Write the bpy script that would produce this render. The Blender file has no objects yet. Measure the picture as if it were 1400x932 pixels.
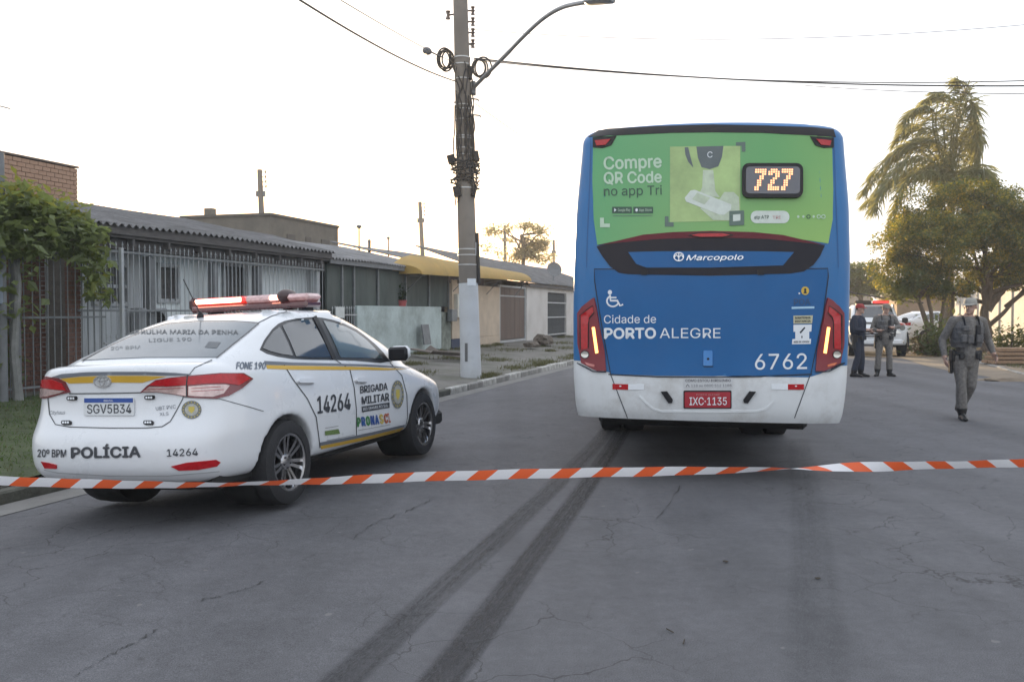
import bpy, bmesh, math, random
from mathutils import Vector, Matrix
from mathutils.bvhtree import BVHTree
R = math.radians
rnd = random.Random(7)
scn = bpy.context.scene
COL = scn.collection

# ------------------------------------------------------------------ camera
FPX, CX, CY, CAMH = 1250.0, 700.0, 466.0, 1.55      # focal length in photograph pixels, principal point, eye height
PITCH, ROLL = math.atan((466 - 426) / FPX), R(0.0)
cam_d = bpy.data.cameras.new('camera')
cam = bpy.data.objects.new('camera', cam_d)
COL.objects.link(cam)
cam_d.sensor_width = 36.0
cam_d.lens = 36.0 * FPX / 1400.0
cam_d.clip_start = 0.05
cam_d.clip_end = 3000
_f = Vector((0, math.cos(PITCH), -math.sin(PITCH)))
_r0 = Vector((1, 0, 0))
_u0 = _r0.cross(_f)
_r = _r0 * math.cos(ROLL) - _u0 * math.sin(ROLL)
_u = _u0 * math.cos(ROLL) + _r0 * math.sin(ROLL)
CAM = Vector((0, 0, CAMH))
cam.matrix_world = Matrix(((_r.x, _u.x, -_f.x, 0), (_r.y, _u.y, -_f.y, 0), (_r.z, _u.z, -_f.z, CAMH), (0, 0, 0, 1)))
scn.camera = cam

# ------------------------------------------------------------------ sky, sun, exposure
SUN_AZ, SUN_EL = R(-11), R(4.3)                        # low evening sun ahead, a little left, behind the houses
world = bpy.data.worlds.new('World')
scn.world = world
world.use_nodes = True
nt = world.node_tree
nt.nodes.clear()
sky = nt.nodes.new('ShaderNodeTexSky')
sky.sky_type = 'NISHITA'
sky.sun_disc = False
sky.sun_elevation = SUN_EL
sky.sun_rotation = SUN_AZ
sky.air_density = 1.0
sky.dust_density = 2.0
sky.ozone_density = 1.0
mixs = nt.nodes.new('ShaderNodeMix')
mixs.data_type = 'RGBA'
mixs.inputs[0].default_value = 0.62                   # thin high cloud veils the blue
mixs.inputs[7].default_value = (7.6, 8.0, 8.8, 1)
nt.links.new(sky.outputs[0], mixs.inputs[6])
bg = nt.nodes.new('ShaderNodeBackground')
bg.inputs[1].default_value = 0.1
nt.links.new(mixs.outputs[2], bg.inputs[0])
wo = nt.nodes.new('ShaderNodeOutputWorld')
nt.links.new(bg.outputs[0], wo.inputs[0])
sun_d = bpy.data.lights.new('sun', 'SUN')
sun_d.energy = 4.6
sun_d.angle = R(0.6)
sun_d.color = (1.0, 0.72, 0.40)
sun = bpy.data.objects.new('sun', sun_d)
COL.objects.link(sun)
_sd = Vector((math.sin(SUN_AZ) * math.cos(SUN_EL), math.cos(SUN_AZ) * math.cos(SUN_EL), math.sin(SUN_EL)))
sun.rotation_euler = _sd.to_track_quat('Z', 'Y').to_euler()
sun.location = (-10, 60, 20)
scn.view_settings.view_transform = 'Standard'
scn.view_settings.look = 'None'
scn.view_settings.gamma = 1.0
scn.view_settings.use_curve_mapping = False
scn.view_settings.exposure = 1.22

# ------------------------------------------------------------------ pixel and road coordinates
def ray(x, y):
    return (_f + _r * ((x - CX) / FPX) - _u * ((y - CY) / FPX))
def G(x, y, z=0.0):
    d = ray(x, y)
    return CAM + d * ((z - CAMH) / d.z)
def D(x, y, depth):
    return CAM + ray(x, y) * depth
def PL(x, y, p, n):
    d = ray(x, y)
    return CAM + d * ((p - CAM).dot(n) / d.dot(n))
YAW = R(16.8)
RD = Vector((math.sin(YAW), math.cos(YAW), 0))
RR = Vector((math.cos(YAW), -math.sin(YAW), 0))
def W(s, r, z=0.0):
    v = RD * s + RR * r
    return Vector((v.x, v.y, z))
def SR(p):
    return p.dot(RD), p.dot(RR)
KERB, RKERB, FAC = -6.4, 5.4, -11.0
RZ = [(-6.4, -.095), (-6.0, -.078), (-5.4, -.045), (-4.8, -.008), (-4.2, .03), (-3.7, .043), (-3.1, .038), (-2.4, .014), (-1.9, 0), (9, 0)]
def smooth_road(r):
    for (a, b), (c, d) in zip(RZ, RZ[1:]):
        if r <= c:
            return b + (d - b) * max(0, (r - a) / (c - a))
    return 0.0
def road_z(r):
    return smooth_road(r)
def pave_z(r):
    t = min(1.0, max(0.0, (KERB - 0.15 - r) / (KERB - 0.15 - FAC)))
    return 0.03 + 0.27 * t
def FP(x, y, back=0.0):
    """photograph pixel -> point on the house front line, or a plane parallel to it further back"""
    p = W(0, FAC - back)
    return PL(x, y, p, RR)

# ------------------------------------------------------------------ materials
MATS = {}
def mat(name, col, rough=0.6, metal=0.0, var=0.12, vscale=6.0, bump=0.0, bscale=40.0, emit=None, estr=0.0,
        spec=0.5, coat=0.0, alpha=1.0, trans=0.0, stretch=None, dirt=None, dirt_amt=0.0, dirt_scale=1.5, ttrans=None):
    if name in MATS:
        return MATS[name]
    m = bpy.data.materials.new(name)
    m.use_nodes = True
    t = m.node_tree
    b = t.nodes['Principled BSDF']
    b.inputs['Base Color'].default_value = (*col, 1)
    b.inputs['Roughness'].default_value = rough
    b.inputs['Metallic'].default_value = metal
    b.inputs['Specular IOR Level'].default_value = spec
    b.inputs['Coat Weight'].default_value = coat
    b.inputs['Coat Roughness'].default_value = 0.06
    b.inputs['Alpha'].default_value = alpha
    b.inputs['Transmission Weight'].default_value = trans
    if emit:
        b.inputs['Emission Color'].default_value = (*emit, 1)
        b.inputs['Emission Strength'].default_value = estr
    tc = t.nodes.new('ShaderNodeTexCoord')
    src = tc.outputs['Object']
    if stretch:
        mp = t.nodes.new('ShaderNodeMapping')
        mp.inputs['Scale'].default_value = stretch
        t.links.new(src, mp.inputs[0])
        src = mp.outputs[0]
    last = None
    if var > 0:
        n = t.nodes.new('ShaderNodeTexNoise')
        n.inputs['Scale'].default_value = vscale
        n.inputs['Detail'].default_value = 6
        n.inputs['Roughness'].default_value = 0.65
        t.links.new(src, n.inputs['Vector'])
        cr = t.nodes.new('ShaderNodeValToRGB')
        cr.color_ramp.elements[0].position = 0.3
        cr.color_ramp.elements[1].position = 0.7
        cr.color_ramp.elements[0].color = (*[c * (1 - var) for c in col], 1)
        cr.color_ramp.elements[1].color = (*[min(1, c * (1 + var)) for c in col], 1)
        t.links.new(n.outputs[0], cr.inputs[0])
        last = cr.outputs[0]
        rm = t.nodes.new('ShaderNodeMapRange')
        rm.inputs[3].default_value = max(0, rough - 0.08)
        rm.inputs[4].default_value = min(1, rough + 0.1)
        t.links.new(n.outputs[0], rm.inputs[0])
        t.links.new(rm.outputs[0], b.inputs['Roughness'])
    if dirt:
        n2 = t.nodes.new('ShaderNodeTexNoise')
        n2.inputs['Scale'].default_value = dirt_scale
        n2.inputs['Detail'].default_value = 9
        n2.inputs['Roughness'].default_value = 0.7
        t.links.new(src, n2.inputs['Vector'])
        r2 = t.nodes.new('ShaderNodeValToRGB')
        r2.color_ramp.elements[0].position = 0.45
        r2.color_ramp.elements[1].position = 0.72
        r2.color_ramp.elements[0].color = (0, 0, 0, 1)
        r2.color_ramp.elements[1].color = (dirt_amt, dirt_amt, dirt_amt, 1)
        t.links.new(n2.outputs[0], r2.inputs[0])
        mx = t.nodes.new('ShaderNodeMix')
        mx.data_type = 'RGBA'
        mx.inputs[7].default_value = (*dirt, 1)
        if last:
            t.links.new(last, mx.inputs[6])
        else:
            mx.inputs[6].default_value = (*col, 1)
        t.links.new(r2.outputs[0], mx.inputs[0])
        last = mx.outputs[2]
    if last:
        t.links.new(last, b.inputs['Base Color'])
    if bump > 0:
        nb = t.nodes.new('ShaderNodeTexNoise')
        nb.inputs['Scale'].default_value = bscale
        nb.inputs['Detail'].default_value = 5
        t.links.new(src, nb.inputs['Vector'])
        bp = t.nodes.new('ShaderNodeBump')
        bp.inputs['Strength'].default_value = bump
        bp.inputs['Distance'].default_value = 0.02
        t.links.new(nb.outputs[0], bp.inputs['Height'])
        t.links.new(bp.outputs[0], b.inputs['Normal'])
    if ttrans:                                         # leaves: light passes through
        tr = t.nodes.new('ShaderNodeBsdfTranslucent')
        tr.inputs[0].default_value = (*ttrans, 1)
        ms = t.nodes.new('ShaderNodeMixShader')
        ms.inputs[0].default_value = 0.42
        out = t.nodes['Material Output']
        t.links.new(b.outputs[0], ms.inputs[1])
        t.links.new(tr.outputs[0], ms.inputs[2])
        t.links.new(ms.outputs[0], out.inputs[0])
    MATS[name] = m
    return m

# ------------------------------------------------------------------ objects
def link(o, parent=None):
    COL.objects.link(o)
    if parent is not None:
        o.parent = parent
    return o
def tag(o, label=None, cat=None, group=None, kind=None):
    if label: o['label'] = label
    if cat: o['category'] = cat
    if group: o['group'] = group
    if kind: o['kind'] = kind
    return o
def thing(name, label, cat, M=None, group=None):
    e = bpy.data.objects.new(name, None)
    e.empty_display_size = 0.2
    COL.objects.link(e)
    if M is not None:
        e.matrix_world = M
    tag(e, label, cat, group)
    return e
WM = {}
def setM(e, M):
    e.matrix_world = M
    WM[e.name] = M
def MW(e):
    """world matrix of a thing or part without waiting for the depsgraph"""
    if e is None:
        return Matrix()
    m = e.matrix_basis.copy()
    return MW(e.parent) @ m if e.parent else m
class MB:
    """collects geometry for one mesh"""
    def __init__(s):
        s.v, s.f, s.m = [], [], []
    def add(s, vs, fs, mi=0):
        b = len(s.v)
        s.v += [tuple(v) for v in vs]
        for f in fs:
            s.f.append(tuple(i + b for i in f))
            s.m.append(mi)
    def box(s, c, size, rot=None, mi=0, bev=0.0):
        sx, sy, sz = [q / 2 for q in size]
        c = Vector(c)
        rot = rot or Matrix.Identity(3)
        b = min(bev, sx * .9, sy * .9, sz * .9)
        if b <= 0:
            vs = [c + rot @ Vector((x, y, z)) for z in (-sz, sz) for y in (-sy, sy) for x in (-sx, sx)]
            s.add(vs, [(0, 2, 3, 1), (4, 5, 7, 6), (0, 1, 5, 4), (2, 6, 7, 3), (0, 4, 6, 2), (1, 3, 7, 5)], mi)
        else:
            vs, idx = [], {}
            for ix in (-1, 1):
                for iy in (-1, 1):
                    for iz in (-1, 1):
                        for ax in range(3):
                            p = [ix * (sx - b), iy * (sy - b), iz * (sz - b)]
                            p[ax] = (ix * sx, iy * sy, iz * sz)[ax]
                            idx[(ix, iy, iz, ax)] = len(vs)
                            vs.append(c + rot @ Vector(p))
            fs = []
            for ax in range(3):
                o1, o2 = (ax + 1) % 3, (ax + 2) % 3
                for sg in (-1, 1):
                    q = []
                    for a, bb in ((-1, -1), (1, -1), (1, 1), (-1, 1)):
                        k = [0, 0, 0]; k[ax] = sg; k[o1] = a; k[o2] = bb
                        q.append(idx[(*k, ax)])
                    fs.append(q if sg > 0 else q[::-1])
            for ax in range(3):                        # edges along ax
                o1, o2 = (ax + 1) % 3, (ax + 2) % 3
                for a in (-1, 1):
                    for bb in (-1, 1):
                        k0 = [0, 0, 0]; k0[ax] = -1; k0[o1] = a; k0[o2] = bb
                        k1 = list(k0); k1[ax] = 1
                        q = [idx[(*k0, o1)], idx[(*k1, o1)], idx[(*k1, o2)], idx[(*k0, o2)]]
                        fs.append(q if a * bb < 0 else q[::-1])
            for ix in (-1, 1):
                for iy in (-1, 1):
                    for iz in (-1, 1):
                        q = [idx[(ix, iy, iz, a)] for a in range(3)]
                        fs.append(q if ix * iy * iz > 0 else q[::-1])
            s.add(vs, fs, mi)
        return s
    def tube(s, pts, rad, seg=8, mi=0, caps=True):
        pts = [Vector(p) for p in pts]
        n = len(pts)
        rads = rad if isinstance(rad, (list, tuple)) else [rad] * n
        vs, fs = [], []
        up = None
        for i, p in enumerate(pts):
            t = (pts[min(i + 1, n - 1)] - pts[max(i - 1, 0)])
            t = t.normalized() if t.length > 1e-9 else Vector((0, 0, 1))
            if up is None:
                up = Vector((0, 0, 1)) if abs(t.z) < .9 else Vector((1, 0, 0))
            a = t.cross(up)
            a = a.normalized() if a.length > 1e-6 else t.orthogonal().normalized()
            b = a.cross(t).normalized()
            up = b
            rr = rads[i]
            ra, rb = rr if isinstance(rr, (list, tuple)) else (rr, rr)
            for k in range(seg):
                w = 2 * math.pi * k / seg
                vs.append(p + a * (ra * math.cos(w)) + b * (rb * math.sin(w)))
        for i in range(n - 1):
            for k in range(seg):
                k2 = (k + 1) % seg
                fs.append((i * seg + k, i * seg + k2, (i + 1) * seg + k2, (i + 1) * seg + k))
        if caps:
            fs.append(tuple(range(seg))[::-1])
            fs.append(tuple((n - 1) * seg + k for k in range(seg)))
        s.add(vs, fs, mi)
        return s
    def lathe(s, prof, seg=24, M=None, mi=0):
        """profile of (radius, height) about local z"""
        M = M or Matrix()
        vs, fs = [], []
        for (r, h) in prof:
            for k in range(seg):
                w = 2 * math.pi * k / seg
                vs.append(M @ Vector((r * math.cos(w), r * math.sin(w), h)))
        for i in range(len(prof) - 1):
            for k in range(seg):
                k2 = (k + 1) % seg
                fs.append((i * seg + k, i * seg + k2, (i + 1) * seg + k2, (i + 1) * seg + k))
        s.add(vs, fs, mi)
        return s
    def prism(s, poly, vec, mi=0):
        """closed polygon of 3-D points pushed along vec"""
        n = len(poly)
        poly = [Vector(p) for p in poly]
        vec = Vector(vec)
        s.add(poly + [p + vec for p in poly],
              [tuple(range(n))[::-1], tuple(range(n, 2 * n))] + [(i, (i + 1) % n, n + (i + 1) % n, n + i) for i in range(n)], mi)
        return s
    def ball(s, c, r, seg=12, rings=8, mi=0, M=None):
        c = Vector(c)
        rx, ry, rz = r if isinstance(r, (list, tuple)) else (r, r, r)
        M = M or Matrix.Identity(3)
        vs = [c + M @ Vector((0, 0, -rz))]
        for i in range(1, rings):
            a = -math.pi / 2 + math.pi * i / rings
            for k in range(seg):
                w = 2 * math.pi * k / seg
                vs.append(c + M @ Vector((rx * math.cos(a) * math.cos(w), ry * math.cos(a) * math.sin(w), rz * math.sin(a))))
        vs.append(c + M @ Vector((0, 0, rz)))
        fs = [(0, 1 + (k + 1) % seg, 1 + k) for k in range(seg)]
        for i in range(rings - 2):
            for k in range(seg):
                k2 = (k + 1) % seg
                fs.append((1 + i * seg + k, 1 + i * seg + k2, 1 + (i + 1) * seg + k2, 1 + (i + 1) * seg + k))
        L = len(vs) - 1
        fs += [(L, 1 + (rings - 2) * seg + k, 1 + (rings - 2) * seg + (k + 1) % seg) for k in range(seg)]
        s.add(vs, fs, mi)
        return s
    def mesh(s, name, mats, smooth=False, fix=True):
        me = bpy.data.meshes.new(name)
        me.from_pydata(s.v, [], s.f)
        for m in (mats if isinstance(mats, (list, tuple)) else [mats]):
            me.materials.append(m)
        if isinstance(mats, (list, tuple)) and len(mats) > 1:
            me.polygons.foreach_set('material_index', s.m)
        if fix:
            bm = bmesh.new(); bm.from_mesh(me)
            bmesh.ops.recalc_face_normals(bm, faces=bm.faces)
            bm.to_mesh(me); bm.free()
        if smooth:
            me.polygons.foreach_set('use_smooth', [True] * len(me.polygons))
            try:
                me.set_sharp_from_angle(angle=R(40))
            except Exception:
                pass
        me.update()
        return me
    def build(s, name, mats, parent=None, smooth=False, world=False, fix=True):
        """world=True: the vertices are in world space and are moved into the parent's space"""
        if world and parent is not None:
            Mi = MW(parent).inverted()
            s.v = [tuple(Mi @ Vector(v)) for v in s.v]
        o = bpy.data.objects.new(name, s.mesh(name, mats, smooth, fix))
        return link(o, parent)
def place(e, p, rz=0.0):
    e.matrix_basis = Matrix.Translation(p) @ Matrix.Rotation(rz, 4, 'Z')
    return e
def rebase(o, p):
    """move a world-space mesh's origin to p"""
    o.data.transform(Matrix.Translation(-Vector(p)))
    o.location = p
    return o
def cat_rom(pts, n):
    """Catmull-Rom through points, n steps between each"""
    out = []
    P = [Vector(p) for p in pts]
    for i in range(len(P) - 1):
        p0, p1, p2, p3 = P[max(i - 1, 0)], P[i], P[i + 1], P[min(i + 2, len(P) - 1)]
        for k in range(n):
            t = k / n
            out.append(0.5 * ((2 * p1) + (p2 - p0) * t + (2 * p0 - 5 * p1 + 4 * p2 - p3) * t * t + (3 * p1 - p0 - 3 * p2 + p3) * t ** 3))
    out.append(P[-1])
    return out
def interp(tab, x):
    if x <= tab[0][0]: return tab[0][1]
    for (a, b), (c, d) in zip(tab, tab[1:]):
        if x <= c:
            t = (x - a) / (c - a)
            return b + (d - b) * t
    return tab[-1][1]

# ---- flat print and trim laid on a body: a pixel outline of the photograph cast onto the body's own surface
def cast(bvh, x, y, off, back=None, to=None):
    d = ray(x, y).normalized()
    h = bvh.ray_cast(CAM, d)
    if h[0] is None and to is not None:                # just past the outline: step towards the middle of the piece
        for k in range(1, 26):
            d = ray(x + (to[0] - x) * k * .03, y + (to[1] - y) * k * .03).normalized()
            h = bvh.ray_cast(CAM, d)
            if h[0] is not None: break
    if h[0] is None:
        q = CAM + d * (back or 7.0)
        h = bvh.find_nearest(q)
    n = h[1]
    if n.dot(d) > 0: n = -n
    return h[0] + n * off, n
def patch(name, polys, bvh, off, m, parent, grid=12.0, skirt=0.006, smooth=True, back=None):
    """polys: pixel polygons -> one thin shell that follows the body"""
    if isinstance(polys[0][0], (int, float)):
        polys = [polys]
    bm = bmesh.new()
    for poly in polys:
        try:
            bm.faces.new([bm.verts.new((x, y, 0)) for x, y in poly])
        except ValueError:
            pass
    xs = [v.co.x for v in bm.verts]; ys = [v.co.y for v in bm.verts]
    for ax, lo, hi in ((0, min(xs), max(xs)), (1, min(ys), max(ys))):
        k = int((hi - lo) / grid)
        for i in range(1, k + 1):
            c = lo + (hi - lo) * i / (k + 1)
            co = (c, 0, 0) if ax == 0 else (0, c, 0)
            no = (1, 0, 0) if ax == 0 else (0, 1, 0)
            bmesh.ops.bisect_plane(bm, geom=bm.verts[:] + bm.edges[:] + bm.faces[:], plane_co=co, plane_no=no)
    bmesh.ops.triangulate(bm, faces=[f for f in bm.faces if len(f.verts) > 4])
    Mi = MW(parent).inverted() if parent is not None else Matrix()
    ctr = (sum(xs) / len(xs), sum(ys) / len(ys))
    nor = {}
    for v in bm.verts:
        p, n = cast(bvh, v.co.x, v.co.y, off, back, ctr)
        v.co = p
        nor[v] = n
    for f in bm.faces:
        f.normal_update()
        f.smooth = smooth
        if f.normal.dot(f.calc_center_median() - CAM) > 0:
            f.normal_flip()
    if skirt > 0:
        be = [e for e in bm.edges if len(e.link_faces) == 1]
        lowd, topd = {}, {}                                  # the rim has corners of its own so that the face stays smooth
        for e in be:
            for v in e.verts:
                if v not in lowd:
                    lowd[v] = bm.verts.new(v.co - nor[v] * (off + skirt))
                    topd[v] = bm.verts.new(v.co)
        for e in be:
            a, b = e.verts
            lp = e.link_loops[0]
            if lp.vert == a:
                q = (topd[b], topd[a], lowd[a], lowd[b])
            else:
                q = (topd[a], topd[b], lowd[b], lowd[a])
            bm.faces.new(q)
    bm.transform(Mi)
    me = bpy.data.meshes.new(name)
    bm.to_mesh(me); bm.free()
    me.materials.append(m)
    return link(bpy.data.objects.new(name, me), parent)
def strip(pts, w):
    """pixel polyline -> quads of a given pixel width"""
    out = []
    P = [Vector((x, y)) for x, y in pts]
    nrm = []
    for i in range(len(P)):
        t = (P[min(i + 1, len(P) - 1)] - P[max(i - 1, 0)]).normalized()
        nrm.append(Vector((-t.y, t.x)))
    for i in range(len(P) - 1):
        a, b = P[i], P[i + 1]
        out.append([tuple(a + nrm[i] * w / 2), tuple(b + nrm[i + 1] * w / 2), tuple(b - nrm[i + 1] * w / 2), tuple(a - nrm[i] * w / 2)])
    return out
def disc(cx, cy, rx, ry=None, n=20, rot=0.0):
    ry = ry or rx
    c, s_ = math.cos(rot), math.sin(rot)
    return [(cx + rx * math.cos(t) * c - ry * math.sin(t) * s_, cy + rx * math.cos(t) * s_ + ry * math.sin(t) * c) for t in [2 * math.pi * k / n for k in range(n)]]
def ringq(cx, cy, rx, ry, w, n=28, a0=0.0, a1=2 * math.pi):
    return strip([(cx + rx * math.cos(a0 + (a1 - a0) * k / n), cy + ry * math.sin(a0 + (a1 - a0) * k / n)) for k in range(n + 1)], w)
def rrect(x0, y0, x1, y1, r, n=4):
    out = []
    for cx, cy, a in ((x1 - r, y0 + r, -90), (x1 - r, y1 - r, 0), (x0 + r, y1 - r, 90), (x0 + r, y0 + r, 180)):
        for k in range(n + 1):
            t = R(a + 90 * k / n)
            out.append((cx + r * math.cos(t), cy + r * math.sin(t)))
    return out
_txt = {}
FONT = None
try:                                                   # the plain sans-serif that comes with Blender
    import os
    FONT = bpy.data.fonts.load(os.path.join(bpy.utils.system_resource('DATAFILES', path='fonts'), 'Inter.woff2'))
except Exception:
    FONT = None
def text_geo(s, bold=0.0, shear=0.0):
    key = (s, shear)
    if key in _txt:
        return _txt[key]
    cu = bpy.data.curves.new('lettering', 'FONT')
    cu.body = s
    if FONT: cu.font = FONT
    cu.resolution_u = 4
    cu.shear = shear
    o = bpy.data.objects.new('lettering', cu)
    COL.objects.link(o)
    dg = bpy.context.evaluated_depsgraph_get()
    me = bpy.data.meshes.new_from_object(o.evaluated_get(dg), depsgraph=dg)
    vs = [v.co.copy() for v in me.vertices]
    fs = [tuple(p.vertices) for p in me.polygons]
    bpy.data.objects.remove(o)
    bpy.data.curves.remove(cu)
    bpy.data.meshes.remove(me)
    _txt[key] = (vs, fs)
    return vs, fs
CAPH = max(v.y for v in text_geo('H')[0])
def lettering(name, s, p0, p1, h, bvh, off, m, parent, bold=0.012, shear=0.0, h1=None, up=None):
    """text whose baseline runs from pixel p0 to p1, capitals h (and h1 at the far end) pixels tall, cast onto a body"""
    vs, fs = text_geo(s, bold, shear)
    x0 = min(v.x for v in vs); x1 = max(v.x for v in vs)
    h1 = h1 or h
    p0, p1 = Vector(p0), Vector(p1)
    d = (p1 - p0).normalized()
    upv = Vector(up) if up else Vector((d.y, -d.x))
    Mi = MW(parent).inverted()
    out = []
    nv = len(vs)
    b = max(0.0, bold) * h / CAPH
    sh = [(0, 0)] if b < .04 else [(-b, 0), (b, 0), (0, b), (0, -b)]      # heavier strokes: the letter struck several times
    p0 = p0 + d * b; p1 = p1 - d * b
    faces = []
    for k, (dx, dy) in enumerate(sh):
        for v in vs:
            t = (v.x - x0) / (x1 - x0)
            q = p0 + (p1 - p0) * t + upv * ((h + (h1 - h) * t) * v.y / CAPH) + d * dx + upv * dy
            out.append(Mi @ cast(bvh, q.x, q.y, off + .0004 * k, None, (p0 + p1) / 2)[0])
        faces += [tuple(i + nv * k for i in f) for f in fs]
    me = bpy.data.meshes.new(name)
    me.from_pydata(out, [], faces)
    me.materials.append(m)
    return link(bpy.data.objects.new(name, me), parent)
def bvh_world(o):
    M = MW(o)
    return BVHTree.FromPolygons([M @ v.co for v in o.data.vertices], [tuple(p.vertices) for p in o.data.polygons])
def copy_tree(o, parent=None):
    c = o.copy()
    COL.objects.link(c)
    c.parent = parent
    for ch in [q for q in bpy.data.objects if q.parent == o]:
        copy_tree(ch, c)
    return c
# ================================================================== ground, road, pavements
def asphalt():
    m = bpy.data.materials.new('asphalt')
    m.use_nodes = True
    t = m.node_tree
    b = t.nodes['Principled BSDF']
    tc = t.nodes.new('ShaderNodeTexCoord')
    def noise(sc, det=6, ro=.6):
        n = t.nodes.new('ShaderNodeTexNoise')
        n.inputs['Scale'].default_value = sc
        n.inputs['Detail'].default_value = det
        n.inputs['Roughness'].default_value = ro
        t.links.new(tc.outputs['Object'], n.inputs['Vector'])
        return n.outputs[0]
    def ramp(src, stops):
        c = t.nodes.new('ShaderNodeValToRGB')
        e = c.color_ramp.elements
        while len(e) < len(stops): e.new(.5)
        for k, (p, q) in enumerate(stops):
            e[k].position = p
            e[k].color = (*q, 1) if isinstance(q, tuple) else (q, q, q, 1)
        t.links.new(src, c.inputs[0])
        return c.outputs[0]
    def mix(fac, a, bb, mode='MIX'):
        x = t.nodes.new('ShaderNodeMix')
        x.data_type = 'RGBA'
        x.blend_type = mode
        for sock, val in ((0, fac), (6, a), (7, bb)):
            if isinstance(val, (int, float)): x.inputs[sock].default_value = val
            elif isinstance(val, tuple): x.inputs[sock].default_value = (*val, 1)
            else: t.links.new(val, x.inputs[sock])
        return x.outputs[2]
    base = ramp(noise(.35, 7, .62), [(.3, (.100, .100, .108)), (.7, (.130, .130, .139))])
    grain = ramp(noise(160, 3, .8), [(.32, .5), (.68, 1.5)])
    col = mix(1.0, base, grain, 'MULTIPLY')
    col = mix(1.0, col, ramp(noise(14, 5, .75), [(.3, .86), (.7, 1.13)]), 'MULTIPLY')
    col = mix(1.0, col, ramp(noise(1.9, 6, .7), [(.33, .86), (.6, 1.04)]), 'MULTIPLY')
    # tyre-worn lanes: long soft streaks along the road
    mp = t.nodes.new('ShaderNodeMapping')
    mp.inputs['Rotation'].default_value = (0, 0, YAW)
    mp.inputs['Scale'].default_value = (1.3, .045, 1)
    t.links.new(tc.outputs['Object'], mp.inputs[0])
    ns = t.nodes.new('ShaderNodeTexNoise')
    ns.inputs['Scale'].default_value = 1.0
    ns.inputs['Detail'].default_value = 4
    t.links.new(mp.outputs[0], ns.inputs['Vector'])
    col = mix(1.0, col, ramp(ns.outputs[0], [(.34, .82), (.62, 1.06)]), 'MULTIPLY')
    # crazed cracks, only in patches
    wob = t.nodes.new('ShaderNodeTexNoise')
    wob.inputs['Scale'].default_value = 2.2
    wob.inputs['Detail'].default_value = 5
    t.links.new(tc.outputs['Object'], wob.inputs['Vector'])
    addv = t.nodes.new('ShaderNodeVectorMath')
    addv.operation = 'MULTIPLY_ADD'
    addv.inputs[1].default_value = (.5, .5, .5)
    t.links.new(wob.outputs[1], addv.inputs[0])
    t.links.new(tc.outputs['Object'], addv.inputs[2])
    vo = t.nodes.new('ShaderNodeTexVoronoi')
    vo.feature = 'DISTANCE_TO_EDGE'
    vo.inputs['Scale'].default_value = 1.7
    t.links.new(addv.outputs[0], vo.inputs['Vector'])
    line = ramp(vo.outputs[0], [(0.0, 1.0), (.011, 0.0)])
    where = ramp(noise(.42, 3, .5), [(.43, 0.0), (.56, .8)])
    crack = mix(1.0, line, where, 'MULTIPLY')
    col = mix(crack, col, (.028, .027, .027))
    # pale grit and spots
    sp = ramp(noise(9, 2, .5), [(.735, 0.0), (.76, .55)])
    col = mix(sp, col, (.2, .195, .19))
    sd = ramp(noise(5.3, 3, .6), [(.70, 0.0), (.76, .5)])
    col = mix(sd, col, (.04, .04, .041))
    t.links.new(col, b.inputs['Base Color'])
    b.inputs['Roughness'].default_value = .82
    b.inputs['Specular IOR Level'].default_value = .35
    bp = t.nodes.new('ShaderNodeBump')
    bp.inputs['Strength'].default_value = .35
    bp.inputs['Distance'].default_value = .006
    t.links.new(noise(190, 3, .7), bp.inputs['Height'])
    t.links.new(bp.outputs[0], b.inputs['Normal'])
    return m

def sheet(name, srows, rcols, zf, m, kind='structure', jitter=None):
    vs, fs = [], []
    for s in srows:
        for r in rcols:
            vs.append(W(s, r, zf(s, r)))
    n = len(rcols)
    for i in range(len(srows) - 1):
        for k in range(n - 1):
            fs.append((i * n + k, i * n + k + 1, (i + 1) * n + k + 1, (i + 1) * n + k))
    mb = MB(); mb.add(vs, fs)
    o = mb.build(name, m, smooth=True)
    for p in o.data.polygons[:1]:
        if p.normal.z < 0:
            o.data.flip_normals()
    return tag(o, kind=kind)
def frange(a, b, st):
    n = max(1, int(round((b - a) / st)))
    return [a + (b - a) * i / n for i in range(n + 1)]

M_earth = mat('bare_earth', (.16, .135, .10), .95, var=.3, vscale=1.2, bump=.6, bscale=9, dirt=(.06, .075, .03), dirt_amt=.6, dirt_scale=.5)
ground = MB()
ground.add([(-1500, -200, -.35), (1500, -200, -.35), (1500, 2600, -.35), (-1500, 2600, -.35)], [(0, 1, 2, 3)])
ground = tag(ground.build('ground', M_earth), kind='structure')

road = sheet('road', frange(-14, 220, 6), [KERB + .02, -6.0, -5.4, -4.8, -4.2, -3.7, -3.1, -2.4, -1.9, 0, 2, 4, RKERB - .02], lambda s, r: road_z(r), asphalt())

M_gutter = mat('gutter_concrete', (.21, .205, .195), .9, var=.22, vscale=5, bump=.4, bscale=60, dirt=(.09, .085, .08), dirt_amt=.8, dirt_scale=2.5)
gut = sheet('gutter', frange(-6, 70, 2), [KERB + .02, KERB + .22, KERB + .42], lambda s, r: road_z(r) + .005, M_gutter)

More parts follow.
